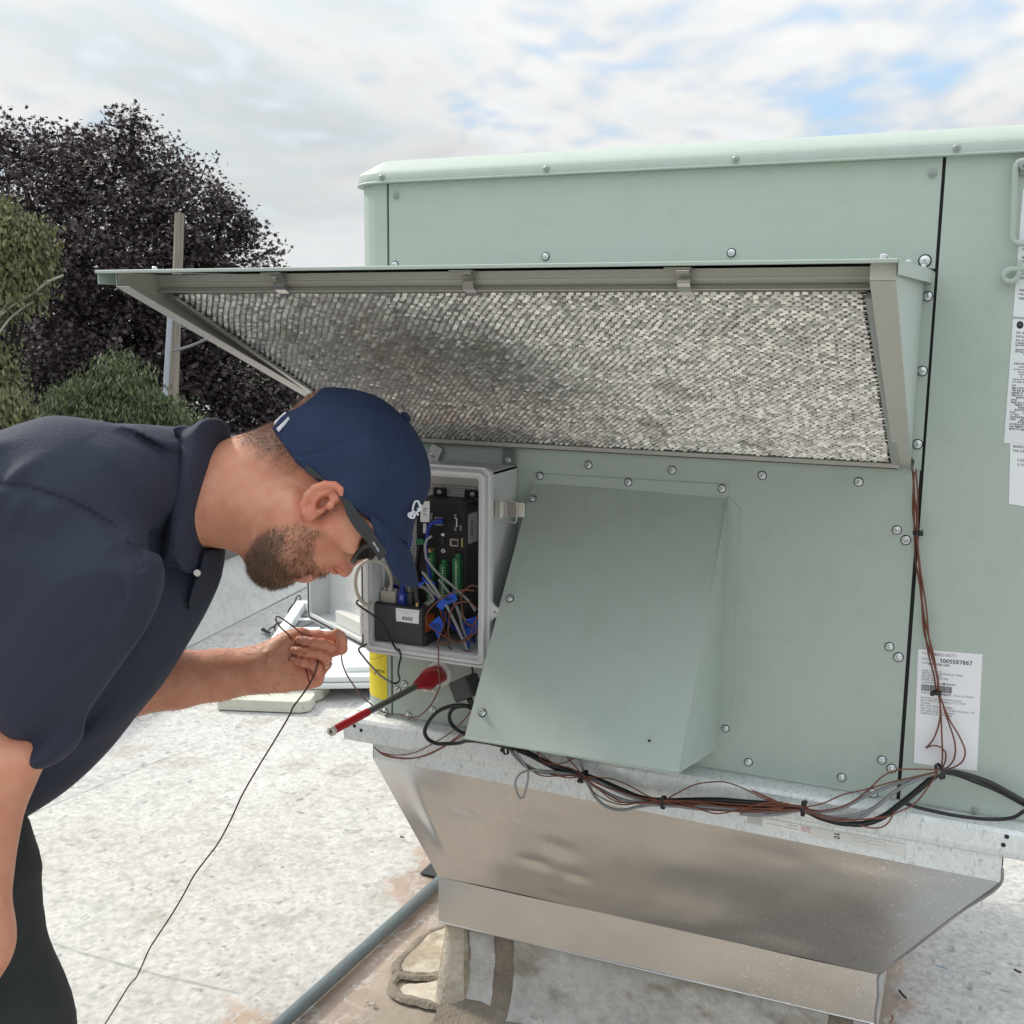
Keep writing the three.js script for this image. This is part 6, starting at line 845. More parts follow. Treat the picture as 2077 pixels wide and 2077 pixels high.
// ---------------------------------------------------------------- the man
// Shapes are blended distance fields meshed on a grid, in a frame that faces the man's right side; POSE turns them into world metres.
const POSE = new THREE.Matrix4().compose(new THREE.Vector3(0.9367, 1.2948, 1.6529), new THREE.Quaternion().setFromEuler(new THREE.Euler(-0.16664, 0.40404, 0.00966, 'YXZ')), new THREE.Vector3(1, 1, 1));
const INV = POSE.clone().invert();
const toFrame = (w) => V(w).applyMatrix4(INV).toArray();
function surfaceNets(f, lo, hi, cell) {
  const n = [0, 1, 2].map((i) => Math.ceil((hi[i] - lo[i]) / cell) + 1), [nx, ny, nz] = n, F = new Float32Array(nx * ny * nz), id = (i, j, k) => (i * ny + j) * nz + k;
  for (let i = 0; i < nx; i++) for (let j = 0; j < ny; j++) { const x = lo[0] + i * cell, y = lo[1] + j * cell; for (let k = 0; k < nz; k++) F[id(i, j, k)] = f(x, y, lo[2] + k * cell); }
  const vi = new Int32Array(nx * ny * nz).fill(-1), P = [], I = [];
  const C = [[0, 0, 0], [0, 0, 1], [0, 1, 0], [0, 1, 1], [1, 0, 0], [1, 0, 1], [1, 1, 0], [1, 1, 1]], Ed = []; for (let a = 0; a < 8; a++) for (const b of [1, 2, 4]) if (!(a & b)) Ed.push([a, a | b]);
  const v = new Float32Array(8);
  for (let i = 0; i < nx - 1; i++) for (let j = 0; j < ny - 1; j++) for (let k = 0; k < nz - 1; k++) {
    let m = 0; for (let c = 0; c < 8; c++) { v[c] = F[id(i + C[c][0], j + C[c][1], k + C[c][2])]; if (v[c] < 0) m |= 1 << c; }
    if (m === 0 || m === 255) continue;
    let sx = 0, sy = 0, sz = 0, cnt = 0;
    for (const [a, b] of Ed) if ((v[a] < 0) !== (v[b] < 0)) { const t = v[a] / (v[a] - v[b]); sx += C[a][0] + t * (C[b][0] - C[a][0]); sy += C[a][1] + t * (C[b][1] - C[a][1]); sz += C[a][2] + t * (C[b][2] - C[a][2]); cnt++; }
    vi[id(i, j, k)] = P.length / 3; P.push(lo[0] + (i + sx / cnt) * cell, lo[1] + (j + sy / cnt) * cell, lo[2] + (k + sz / cnt) * cell);
  }
  const quad = (a, b, c, d, flip) => { if (flip) I.push(a, c, b, a, d, c); else I.push(a, b, c, a, c, d); };
  for (let i = 1; i < nx - 1; i++) for (let j = 1; j < ny - 1; j++) for (let k = 1; k < nz - 1; k++) {
    const s = F[id(i, j, k)] < 0;
    if (s !== F[id(i + 1, j, k)] < 0) quad(vi[id(i, j - 1, k - 1)], vi[id(i, j, k - 1)], vi[id(i, j, k)], vi[id(i, j - 1, k)], !s);
    if (s !== F[id(i, j + 1, k)] < 0) quad(vi[id(i - 1, j, k - 1)], vi[id(i - 1, j, k)], vi[id(i, j, k)], vi[id(i, j, k - 1)], !s);
    if (s !== F[id(i, j, k + 1)] < 0) quad(vi[id(i - 1, j - 1, k)], vi[id(i, j - 1, k)], vi[id(i, j, k)], vi[id(i - 1, j, k)], !s);
  }
  const g = new THREE.BufferGeometry(); g.setAttribute('position', new THREE.Float32BufferAttribute(P, 3)); g.setIndex(I);
  const N = new Float32Array(P.length), e = cell * 0.35;
  for (let q = 0; q < P.length; q += 3) { const x = P[q], y = P[q + 1], z = P[q + 2]; const gx = f(x + e, y, z) - f(x - e, y, z), gy = f(x, y + e, z) - f(x, y - e, z), gz = f(x, y, z + e) - f(x, y, z - e), l = Math.hypot(gx, gy, gz) || 1; N[q] = gx / l; N[q + 1] = gy / l; N[q + 2] = gz / l; }
  g.setAttribute('normal', new THREE.BufferAttribute(N, 3)); return g;
}
const smin = (a, b, k) => { const h = Math.max(k - Math.abs(a - b), 0) / k; return Math.min(a, b) - h * h * k * 0.25; };
const smax = (a, b, k) => -smin(-a, -b, k);
function curve2(pts, n = 6, closed = true) { return new THREE.CatmullRomCurve3(pts.map((p) => new THREE.Vector3(p[0], p[1], 0)), closed, 'centripetal').getPoints(pts.length * n).map((p) => [p.x, p.y]); }
function polyDist(P, x, y) { let d = 1e9, s = false; for (let i = 0, j = P.length - 1; i < P.length; j = i++) { const ax = P[j][0], ay = P[j][1], ex = P[i][0] - ax, ey = P[i][1] - ay, wx = x - ax, wy = y - ay, t = clamp((wx * ex + wy * ey) / (ex * ex + ey * ey + 1e-12)), dx = wx - ex * t, dy = wy - ey * t, q = dx * dx + dy * dy; if (q < d) d = q; if (P[i][1] > y !== ay > y && x < (-ex * (y - P[i][1])) / -ey + P[i][0]) s = !s; } return Math.sqrt(d) * (s ? -1 : 1); }
// a side silhouette swelled to a rounded body: W is the half width at each place, r how far in from the outline it keeps rounding
function swell(pts, r, W, zc, smoothPts = 5) {
  const P = smoothPts ? curve2(pts, smoothPts) : pts; let lx = NaN, ly = NaN, d = 0, w = 0;
  return (x, y, z) => { if (x !== lx || y !== ly) { lx = x; ly = y; d = polyDist(P, x, y); w = typeof W === 'function' ? W(x, y) : W; } const rr = r; const t = Math.max(0, 1 + d / rr), q = (z - zc) / w; const g = Math.sqrt(t * t + q * q) - 1; return g * (d > 0 ? Math.max(rr, 0.5 * w) : Math.min(rr, w)) ; };
}
function cap(a, b, ra, rb) { const ba = [b[0] - a[0], b[1] - a[1], b[2] - a[2]], l = ba[0] ** 2 + ba[1] ** 2 + ba[2] ** 2; return (x, y, z) => { const px = x - a[0], py = y - a[1], pz = z - a[2], h = clamp((px * ba[0] + py * ba[1] + pz * ba[2]) / l); return Math.hypot(px - ba[0] * h, py - ba[1] * h, pz - ba[2] * h) - mix(ra, rb, h); }; }
const chain = (pts, k = 0.004) => { const c = []; for (let i = 0; i + 1 < pts.length; i++) c.push(cap(pts[i], pts[i + 1], pts[i][3], pts[i + 1][3])); return (x, y, z) => { let d = c[0](x, y, z); for (let i = 1; i < c.length; i++) d = smin(d, c[i](x, y, z), k); return d; }; };
const ell = (c, r, ang = 0) => { const ca = Math.cos(ang), sa = Math.sin(ang); return (x, y, z) => { const dx = x - c[0], dy = y - c[1], px = dx * ca + dy * sa, py = -dx * sa + dy * ca, pz = z - c[2]; const k0 = Math.hypot(px / r[0], py / r[1], pz / r[2]), k1 = Math.hypot(px / r[0] ** 2, py / r[1] ** 2, pz / r[2] ** 2); return k1 > 0 ? (k0 * (k0 - 1)) / k1 : -1; }; };
const polyWidth = (pts) => (x, y) => { let s = 0, w = 0; for (const p of pts) { const q = 1 / ((x - p[0]) ** 2 + (y - p[1]) ** 2 + 1e-6); s += q * p[3]; w += q; } return s / w; };
const withW = (pts, ws) => pts.map((p, i) => [...p.slice(0, 3), ws[i]]);
const HD = 1.32, Zh = -HD;
// --- head and neck
const skullW = polyWidth(withW([[-.2598,0.1174,-1.32],[-.2119,0.1174,-1.32],[-.164,0.0854,-1.32],[-.1959,0.0535,-1.32],[-.2439,0.0615,-1.32],[-.132,0.0295,-1.32]], [0.066, 0.073, 0.072, 0.077, 0.074, 0.062]));
const skull = swell([[-.2902,0.0854,-1.32],[-.279,0.1078,-1.32],[-.2598,0.1278,-1.32],[-.2407,0.1421,-1.32],[-.2247,0.1481,-1.32],[-.2023,0.1453,-1.32],[-.1736,0.1373,-1.32],[-.1496,0.119,-1.32],[-.1304,0.0918,-1.32],[-.12,0.0599,-1.32],[-.1208,0.0295,-1.32],[-.1304,0.004,-1.32],[-.1464,-.0168,-1.32],[-.1544,-.036,-1.32],[-.164,-.0472,-1.32],[-.1863,-.036,-1.32],[-.2119,-.0184,-1.32],[-.2439,0.0055,-1.32],[-.2726,0.0375,-1.32],[-.2886,0.0631,-1.32]], 0.075, skullW, Zh);
const faceW = polyWidth(withW([[-.156,-.0184,-1.32],[-.172,-.0392,-1.32],[-.1863,-.0615,-1.32],[-.2183,-.0584,-1.32],[-.2119,-.0184,-1.32],[-.2518,-.0264,-1.32],[-.2838,-.0424,-1.32],[-.2982,-.0839,-1.32],[-.2598,-.0743,-1.32],[-.2391,-.0711,-1.32],[-.3046,-.0663,-1.32],[-.2678,-.0104,-1.32]], [0.062, 0.056, 0.030, 0.044, 0.066, 0.062, 0.058, 0.030, 0.036, 0.034, 0.045, 0.066]));
const face = swell([[-.148,-.0024,-1.32],[-.1504,-.0232,-1.32],[-.1576,-.0408,-1.32],[-.1672,-.0496,-1.32],[-.1784,-.056,-1.32],[-.1887,-.0615,-1.32],[-.1975,-.0655,-1.32],[-.2087,-.0647,-1.32],[-.2159,-.0667,-1.32],[-.2186,-.0708,-1.32],[-.2221,-.0746,-1.32],[-.2279,-.0769,-1.32],[-.234,-.0778,-1.32],[-.2399,-.0762,-1.32],[-.2426,-.0782,-1.32],[-.2463,-.0807,-1.32],[-.2518,-.0809,-1.32],[-.255,-.0791,-1.32],[-.2579,-.0804,-1.32],[-.263,-.0842,-1.32],[-.2726,-.0887,-1.32],[-.2822,-.0913,-1.32],[-.2918,-.0906,-1.32],[-.2985,-.0874,-1.32],[-.303,-.0815,-1.32],[-.3058,-.0711,-1.32],[-.3062,-.0568,-1.32],[-.3014,-.0344,-1.32],[-.2982,-.0072,-1.32],[-.279,0.0135,-1.32],[-.2439,0.0215,-1.32],[-.1959,0.0215,-1.32]], 0.052, faceW, Zh);
const nose = swell([[-.1736,-.0472,-1.32],[-.18,-.0576,-1.32],[-.1871,-.0635,-1.32],[-.1907,-.0671,-1.32],[-.1924,-.0719,-1.32],[-.1956,-.0759,-1.32],[-.1998,-.0785,-1.32],[-.2039,-.0782,-1.32],[-.2079,-.0753,-1.32],[-.2113,-.0715,-1.32],[-.2143,-.0683,-1.32],[-.2164,-.066,-1.32],[-.2119,-.0584,-1.32],[-.1991,-.0488,-1.32],[-.1863,-.0408,-1.32]], 0.013, polyWidth(withW([[-.18,-.0536,-1.32],[-.1991,-.0743,-1.32],[-.2119,-.0647,-1.32],[-.1975,-.0615,-1.32]], [0.010, 0.013, 0.019, 0.016])), Zh);
const wing = ell([-.207,-.0654,-1.307], [0.012, 0.009, 0.0085], 0.5), nostril = ell([-.2049,-.0712,-1.301], [0.010, 0.0042, 0.008], -0.85);
const lipU = ell([-.2403,-.0761,-1.318], [0.010, 0.005, 0.020], 0.1), lipL = ell([-.2499,-.0794,-1.32], [0.012, 0.006, 0.020], 0.0);
const neck = swell([[-.4026,0.0485,-1.32],[-.3835,0.0638,-1.32],[-.3478,0.0855,-1.32],[-.3165,0.0964,-1.32],[-.2878,0.1034,-1.32],[-.2591,0.074,-1.32],[-.2399,0.023,-1.32],[-.2495,-.0217,-1.32],[-.2782,-.06,-1.32],[-.3069,-.0759,-1.32],[-.3191,-.0613,-1.32],[-.3293,-.051,-1.32],[-.3459,-.0447,-1.32],[-.3656,-.0434,-1.32],[-.3931,-.051,-1.32],[-.4058,-.051,-1.32],[-.4109,-.0089,-1.32]], 0.062, 0.060, Zh - 0.002);
const cheek = ell([-.1873,-.0222,-1.262], [0.03, 0.022, 0.012], -0.9), jawline = chain(withW([[-.245,-.0131,-1.268],[-.2638,-.0377,-1.27],[-.2773,-.0586,-1.29]], [0.018, 0.016, 0.012]), 0.02), brow = ell([-.1509,-.0274,-1.29], [0.018, 0.012, 0.03], -1), socket = ell([-.1637,-.0392,-1.268], [0.016, 0.012, 0.014], -1);
const tendon = chain(withW([[-.2573,0.0084,-1.268],[-.3034,0.0084,-1.275],[-.3476,0.0039,-1.29]], [0.016, 0.015, 0.013]), 0.02);
// the near ear
const earPl = [[-.2393,-.0041,-1.2425],[-.2407,0.0007,-1.2425],[-.2386,0.009,-1.2425],[-.2333,0.0195,-1.2425],[-.225,0.0285,-1.2425],[-.2145,0.0329,-1.2425],[-.204,0.0335,-1.2425],[-.1968,0.0311,-1.2425],[-.1927,0.026,-1.2425],[-.1919,0.0195,-1.2425],[-.194,0.0135,-1.2425],[-.1995,0.009,-1.2425],[-.2055,0.0075,-1.2425],[-.21,0.0037,-1.2425],[-.216,-.0023,-1.2425],[-.2235,-.0068,-1.2425],[-.2318,-.0076,-1.2425]];
const earBody = swell(earPl, 0.007, 0.0065, -1.2445), rim = chain(withW([[-.2337,-.0008,-1.2365],[-.2356,0.0074,-1.2365],[-.2307,0.0187,-1.2365],[-.2224,0.0269,-1.2365],[-.2112,0.0306,-1.2365],[-.2,0.03,-1.2365],[-.1937,0.0253,-1.2365],[-.1928,0.0202,-1.2365]], [0.0045, 0.0042, 0.0044, 0.0046, 0.0048, 0.0046, 0.0042, 0.0032]), 0.002), lobe = ell([-.2297,-.0023,-1.2395], [0.0095, 0.0085, 0.0055], 0.6);
const concha = ell([-.2162,0.01,-1.235], [0.0145, 0.0085, 0.0065], 0.75), conchaUp = ell([-.2041,0.0216,-1.234], [0.014, 0.0065, 0.0045], 0.2), anti = chain(withW([[-.2249,0.003,-1.2375],[-.2238,0.0127,-1.2375],[-.2166,0.0202,-1.2375],[-.2047,0.0244,-1.2375]], [0.0032, 0.0034, 0.0034, 0.0026]), 0.002), tragus = ell([-.2056,0.0075,-1.2385], [0.006, 0.005, 0.0045], 0.6), canal = ell([-.2144,0.0105,-1.242], [0.009, 0.0042, 0.012], 0.75);
function headField(x, y, z) {
  let d = smin(skull(x, y, z), face(x, y, z), 0.022);
  d = smin(d, neck(x, y, z), 0.022);
  d = smin(d, cheek(x, y, z), 0.02); d = smin(d, jawline(x, y, z), 0.025); d = smin(d, tendon(x, y, z), 0.025); d = smin(d, brow(x, y, z), 0.015);
  d = smax(d, -socket(x, y, z), 0.012);
  d = smin(d, nose(x, y, z), 0.0045); d = smin(d, wing(x, y, z), 0.005); d = smax(d, -nostril(x, y, z), 0.002);
  d = smin(d, lipU(x, y, z), 0.004); d = smin(d, lipL(x, y, z), 0.004);
  let e = smax(earBody(x, y, z), -concha(x, y, z), 0.003); e = smax(e, -conchaUp(x, y, z), 0.003); e = smin(e, rim(x, y, z), 0.003); e = smin(e, anti(x, y, z), 0.003); e = smin(e, lobe(x, y, z), 0.005); e = smin(e, tragus(x, y, z), 0.003); e = smax(e, -canal(x, y, z), 0.002);
  return smin(d, e, 0.005);
}
const bounds = (pts, m) => { const lo = [1e9, 1e9, 1e9], hi = [-1e9, -1e9, -1e9]; for (const p of pts) for (let i = 0; i < 3; i++) { lo[i] = Math.min(lo[i], p[i] - m); hi[i] = Math.max(hi[i], p[i] + m); } return [lo, hi]; };
const hb = bounds([[-.425,0.1474,-1.32],[-.0964,-.0983,-1.32]], 0.012);
const headGeo = surfaceNets(headField, [hb[0][0], hb[0][1], Zh - 0.09], [hb[1][0], hb[1][1], Zh + 0.10], 0.0023);
// --- left forearm and hand, palm towards us
const hz = (p, mm) => [p[0], p[1], p[2] + mm / 1000];
const ch = (pts, k) => chain(pts, k);
const arm = chain([...withW([[-.6671,-.2025,-1.5],[-.5989,-.2502,-1.54]], [0.05, 0.044]), ...withW([[-.5482,-.2464,-1.58],[-.4882,-.2444,-1.6],[-.4296,-.2399,-1.615],[-.3766,-.2331,-1.62],[-.354,-.2293,-1.62]], [0.0415, 0.0365, 0.0315, 0.0275, 0.0265])], 0.03);
const T2 = (pts, zr) => pts.map((p, i) => [p[0], p[1], p[2] + zr[i][0] / 1000, zr[i][1] / 1000]);
const palm = [chain(T2([[-.3684,-.2322,-1.62],[-.3452,-.2296,-1.62],[-.3177,-.2253,-1.62],[-.2945,-.2232,-1.62]], [[-2, 25], [-9, 24.5], [-17, 22], [-24, 19]]), 0.02), chain(T2([[-.3557,-.2127,-1.62],[-.3346,-.1979,-1.62],[-.3167,-.1863,-1.62]], [[0, 20], [-3, 17.5], [-5, 13.5]]), 0.014), chain(T2([[-.3621,-.2412,-1.62],[-.3346,-.2443,-1.62],[-.3093,-.2459,-1.62],[-.2924,-.2486,-1.62]], [[-1, 19], [-2, 18], [-7, 15.5], [-12, 12]]), 0.014), chain(T2([[-.3051,-.2053,-1.62],[-.2861,-.2127,-1.62]], [[-22, 16], [-26, 14]]), 0.014)];
const thumb = chain(T2([[-.3241,-.1873,-1.62],[-.3114,-.1844,-1.62],[-.2882,-.1852,-1.62],[-.2713,-.1868,-1.62],[-.2607,-.1882,-1.62]], [[-3, 11.5], [-6, 10.5], [-9, 9.2], [-9, 8.8], [-7, 8.0]]), 0.005);
const fingers = [
  chain(T2([[-.2861,-.2127,-1.62],[-.2734,-.2095,-1.62],[-.2518,-.2016,-1.62],[-.2502,-.1905,-1.62],[-.2525,-.182,-1.62],[-.2573,-.1768,-1.62]], [[-22, 10], [-18, 9], [1, 8.6], [6, 7.6], [9, 7.2], [11, 6.2]]), 0.003),
  chain(T2([[-.284,-.219,-1.62],[-.2755,-.2105,-1.62],[-.2671,-.1984,-1.62],[-.2776,-.1931,-1.62],[-.2913,-.1905,-1.62],[-.303,-.1886,-1.62],[-.3114,-.1865,-1.62]], [[-22, 10], [-14, 9.2], [7, 8.2], [14, 7.6], [19, 7.2], [18, 7.0], [17, 5.8]]), 0.003),
  chain(T2([[-.2861,-.2359,-1.62],[-.2776,-.2264,-1.62],[-.2734,-.2132,-1.62],[-.284,-.2079,-1.62],[-.2977,-.2047,-1.62],[-.3093,-.2032,-1.62],[-.3188,-.2016,-1.62]], [[-20, 9.8], [-14, 8.8], [10, 8.2], [18, 7.6], [23, 7.2], [21, 6.8], [19, 5.6]]), 0.003),
  chain(T2([[-.2908,-.2491,-1.62],[-.2855,-.2401,-1.62],[-.2855,-.2274,-1.62],[-.2935,-.2216,-1.62],[-.3051,-.2188,-1.62],[-.3135,-.2174,-1.62],[-.3214,-.2158,-1.62]], [[-10, 10.5], [2, 9.0], [14, 7.8], [20, 7.0], [22, 6.6], [21, 6.0], [19, 5.0]]), 0.003)];
const veins = [[[-.3968,-.2242,-1.592],[-.3896,-.2203,-1.593],[-.3795,-.2152,-1.594],[-.3681,-.2118,-1.596]], [[-.3909,-.2268,-1.592],[-.382,-.2209,-1.592],[-.3733,-.2169,-1.593],[-.3636,-.2122,-1.596]], [[-.3562,-.2051,-1.596],[-.354,-.2136,-1.593],[-.355,-.2227,-1.594]]].map((v) => chain(withW(v, [0.0016, 0.0018, 0.0017, 0.0014]), 0.002));
function handField(x, y, z) {
  let d = arm(x, y, z); for (const v of veins) d = smin(d, v(x, y, z), 0.004); d = smin(d, palm[0](x, y, z), 0.02); for (let i = 1; i < 4; i++) d = smin(d, palm[i](x, y, z), 0.014);
  d = smin(d, thumb(x, y, z), 0.008);
  let f = fingers[0](x, y, z); for (let i = 1; i < 4; i++) f = smin(f, fingers[i](x, y, z), 0.0008);
  d = smin(d, f, 0.0022);
  return d;
}
const gb = bounds([[-.5685,-.1637,-1.62],[-.2302,-.2968,-1.62]], 0.01);
const handGeo = surfaceNets(handField, [gb[0][0], gb[0][1], -1.69], [gb[1][0], gb[1][1], -1.52], 0.0017);
// --- right arm, hanging at the left of the picture, and its hand on the thigh
const rArm = swell([[-.5654,-.1841,-1.14],[-.5268,-.2006,-1.14],[-.4861,-.2529,-1.14],[-.496,-.2805,-1.14],[-.5103,-.3163,-1.14],[-.5191,-.3604,-1.14],[-.5246,-.4045,-1.14],[-.5335,-.4541,-1.14],[-.5654,-.4872,-1.14],[-.604,-.4596,-1.14],[-.5985,-.3714,-1.14],[-.5897,-.2833,-1.14]], 0.046, 0.046, -1.14);
const rFore = chain(withW([[-.5605,-.4501,-1.13],[-.5934,-.5286,-1.1],[-.6166,-.5764,-1.08]], [0.042, 0.036, 0.028]), 0.02);
const rHand = [chain(withW([[-.6109,-.5762,-1.07],[-.629,-.6124,-1.07]], [0.030, 0.034]), 0.01), ...[0, 1, 2, 3].map((i) => chain(withW([[-.629,-.6124,-1.07],[-.6393,-.6486,-1.07],[-.6445,-.6848,-1.07]], [0.012, 0.010, 0.008]).map((p) => [p[0] + (i - 1.5) * 0.017, p[1] + Math.abs(i - 1.3) * 0.006, p[2] + 0.012, p[3]]), 0.004)), chain(withW([[-.5969,-.5756,-1.05],[-.5791,-.6061,-1.05],[-.5766,-.6314,-1.05]], [0.014, 0.011, 0.009]), 0.004)];
const rField = (x, y, z) => { let d = smin(rArm(x, y, z), rFore(x, y, z), 0.03); for (const h of rHand) d = smin(d, h(x, y, z), 0.006); return d; };
const rb2 = bounds([[-.697,-.177,-1.13],[-.4731,-.7342,-1.13]], 0.01);
const rGeo = surfaceNets(rField, [rb2[0][0], rb2[0][1], -1.2], [rb2[1][0], rb2[1][1], -1.0], 0.0065);
// --- skin: colour of skin, stubble and cropped hair, which are on the skin itself
const beardP = curve2([[-.2838,-.0184,-1.32],[-.255,-.012,-1.32],[-.2327,-.0088,-1.32],[-.2119,0.004,-1.32],[-.1991,0.0079,-1.32],[-.1927,-.004,-1.32],[-.2039,-.0184,-1.32],[-.2183,-.0296,-1.32],[-.2279,-.0472,-1.32],[-.2247,-.0615,-1.32],[-.218,-.0683,-1.32],[-.2215,-.0767,-1.32],[-.2327,-.0799,-1.32],[-.2407,-.0783,-1.32],[-.2566,-.0823,-1.32],[-.2662,-.0903,-1.32],[-.2886,-.0967,-1.32],[-.3078,-.0903,-1.32],[-.3189,-.0711,-1.32],[-.3173,-.0552,-1.32],[-.3078,-.0408,-1.32],[-.2966,-.0264,-1.32]], 4), denseP = curve2([[-.2854,-.0232,-1.32],[-.2598,-.02,-1.32],[-.255,-.0344,-1.32],[-.2598,-.0552,-1.32],[-.255,-.0711,-1.32],[-.2407,-.0727,-1.32],[-.2279,-.0695,-1.32],[-.2191,-.0687,-1.32],[-.2223,-.0775,-1.32],[-.2407,-.0791,-1.32],[-.2566,-.0831,-1.32],[-.2678,-.0911,-1.32],[-.2918,-.0967,-1.32],[-.3094,-.0887,-1.32],[-.3173,-.0695,-1.32],[-.3125,-.0504,-1.32],[-.2982,-.0312,-1.32]], 4), hairP = curve2([[-.3269,0.0982,-1.32],[-.3078,0.1126,-1.32],[-.2279,0.1557,-1.32],[-.18,0.1557,-1.32],[-.1959,0.0215,-1.32],[-.2279,0.0375,-1.32],[-.2439,0.0439,-1.32],[-.2598,0.0471,-1.32],[-.279,0.0551,-1.32],[-.2982,0.0679,-1.32],[-.3173,0.079,-1.32]], 4), lipP = curve2([[-.255,-.0767,-1.32],[-.2431,-.0759,-1.32],[-.2439,-.0839,-1.32],[-.255,-.0839,-1.32]], 3);
const earC = [-.2156,0.0142,-1.24]
const noseC = [-.2007,-.0727,-1.32], cheekC = [-.2087,-.0424,-1.32];
function skinTone(x, y, z) {
  const n = noise3(x * 900, y * 900, z * 900), m = noise3(x * 90, y * 90, z * 90), m2 = noise3(x * 30 + 5, y * 30, z * 30);
  let c = [0.62 + 0.05 * (m2 - 0.5), 0.272 + 0.05 * (m - 0.5), 0.172 + 0.035 * (m - 0.5)];
  const k = 1 + 0.10 * (n - 0.5) + 0.10 * (m - 0.5); c = c.map((q) => q * k); return c;
}
function headTone(x, y, z) {
  let c = skinTone(x, y, z);
  const ear = z > -1.253 && Math.hypot(x - earC[0], y - earC[1]) < 0.034; 
  if (ear) return [c[0] * 1.02, c[1] * 0.86, c[2] * 0.86];
  const st = Math.pow(noise2((x * 0.8 + y * 0.6) * 260, (y * 0.8 - x * 0.6) * 1100, 4), 1.2), gr = noise3(x * 700, y * 700, z * 700);
  const bd = polyDist(beardP, x, y), dn = polyDist(denseP, x, y), hd = polyDist(hairP, x, y);
  let b = smooth(0.004, -0.012, bd + 0.008 * (noise2(x * 160, y * 160, 6) - 0.5)) * (0.14 + 0.26 * st) + smooth(0.004, -0.014, dn + 0.01 * (noise2(x * 120, y * 120, 8) - 0.5)) * (0.30 + 0.25 * gr);
  const mous = smooth(0.35, 0.9, b); const bc = mix(0, 1, smooth(-0.235, -0.20, x));
  c = c.map((q, i) => mix(q, [0.125, 0.080, 0.056][i], clamp(b * 0.92, 0, 0.88)));
  const h = smooth(0.014, -0.022, hd + 0.012 * (noise2(x * 110, y * 110, 9) - 0.5)) * (0.55 + 0.45 * st); c = c.map((q, i) => mix(q, [0.10, 0.068, 0.052][i], clamp(h * 0.85, 0, 0.82)));
  const rd = Math.max(smooth(0.03, 0.0, Math.hypot(x - noseC[0], y - noseC[1])), 0.7 * smooth(0.035, 0.0, Math.hypot(x - cheekC[0], y - cheekC[1]))) * (0.6 + 0.5 * noise3(x * 60, y * 60, z * 60)); c = [c[0] * (1 + 0.02 * rd), c[1] * (1 - 0.16 * rd), c[2] * (1 - 0.12 * rd)];
  const lp = smooth(0.002, -0.003, polyDist(lipP, x, y)); c = c.map((q, i) => mix(q, [0.44, 0.17, 0.14][i], lp * 0.8));
  return c;
}
const nails = [[-.2497,-.1772,-1.6],[-.3029,-.1829,-1.6],[-.3138,-.1965,-1.6],[-.3185,-.2116,-1.6]];
function handTone(x, y, z) {
  let c = skinTone(x, y, z); const r = smooth(0.03, 0.0, Math.hypot(x - nails[1][0] - 0.02, y - nails[1][1] + 0.03) - 0.03); c = [c[0] * 1.0, c[1] * mix(1, 0.90, r), c[2] * mix(1, 0.92, r)];
  nails.forEach((q, i) => { const a = i ? 0.12 : -0.9, dx = (x - q[0]) * Math.cos(a) - (y - q[1]) * Math.sin(a), dy = (x - q[0]) * Math.sin(a) + (y - q[1]) * Math.cos(a); const d = Math.hypot(dx / 0.0055, dy / 0.0034); const m = smooth(1.1, 0.85, d); c = c.map((v, k) => mix(v, [0.66, 0.36, 0.30][k], m * 0.55)); const ed = Math.exp(-(((d - 1.05) / 0.12) ** 2)); c = c.map((v) => v * (1 - 0.25 * ed)); });
  return c;
}
paintVerts(headGeo, headTone); paintVerts(handGeo, handTone); paintVerts(rGeo, skinTone);
const pores = tex(512, (u, v) => 0.5 * noise2(u * 170, v * 170, 3, 170) + 0.3 * noise2(u * 90, v * 90, 5, 90) + 0.2 * fbm(u * 20, v * 20, 3, 7, 20));
const skinMat = new THREE.MeshPhysicalMaterial({ bumpMap: rep(pores, 7), bumpScale: 0.00055, roughnessMap: rep(tex(256, (u, v) => { const k = 0.75 + 0.4 * (fbm(u * 40, v * 40, 3, 3, 40) - 0.5); return [k, k, k]; }), 7), color: 0xffffff, vertexColors: true, roughness: 0.68, sheen: 0.25, sheenRoughness: 0.5, sheenColor: new THREE.Color(0.6, 0.35, 0.28) });
const foot = [-.087,0.4955,0.8692];
const man = thing('person', 'man in navy polo and blue cap bending to look at a held wire', 'person', [foot[0] - 0.1, 0, foot[2]]);
const mo = man.position.clone();
const place = (g) => { g.applyMatrix4(POSE); g.translate(-mo.x, -mo.y, -mo.z); return g; };
const mp = (n, g, m, par = man) => { const list = (Array.isArray(g) ? g : [g]).map((q) => place(q)); const q = obj(n, list, m, par); return q; };
const body = mp('body', [headGeo, handGeo, rGeo].map((g) => boxUV(g.clone())), skinMat);
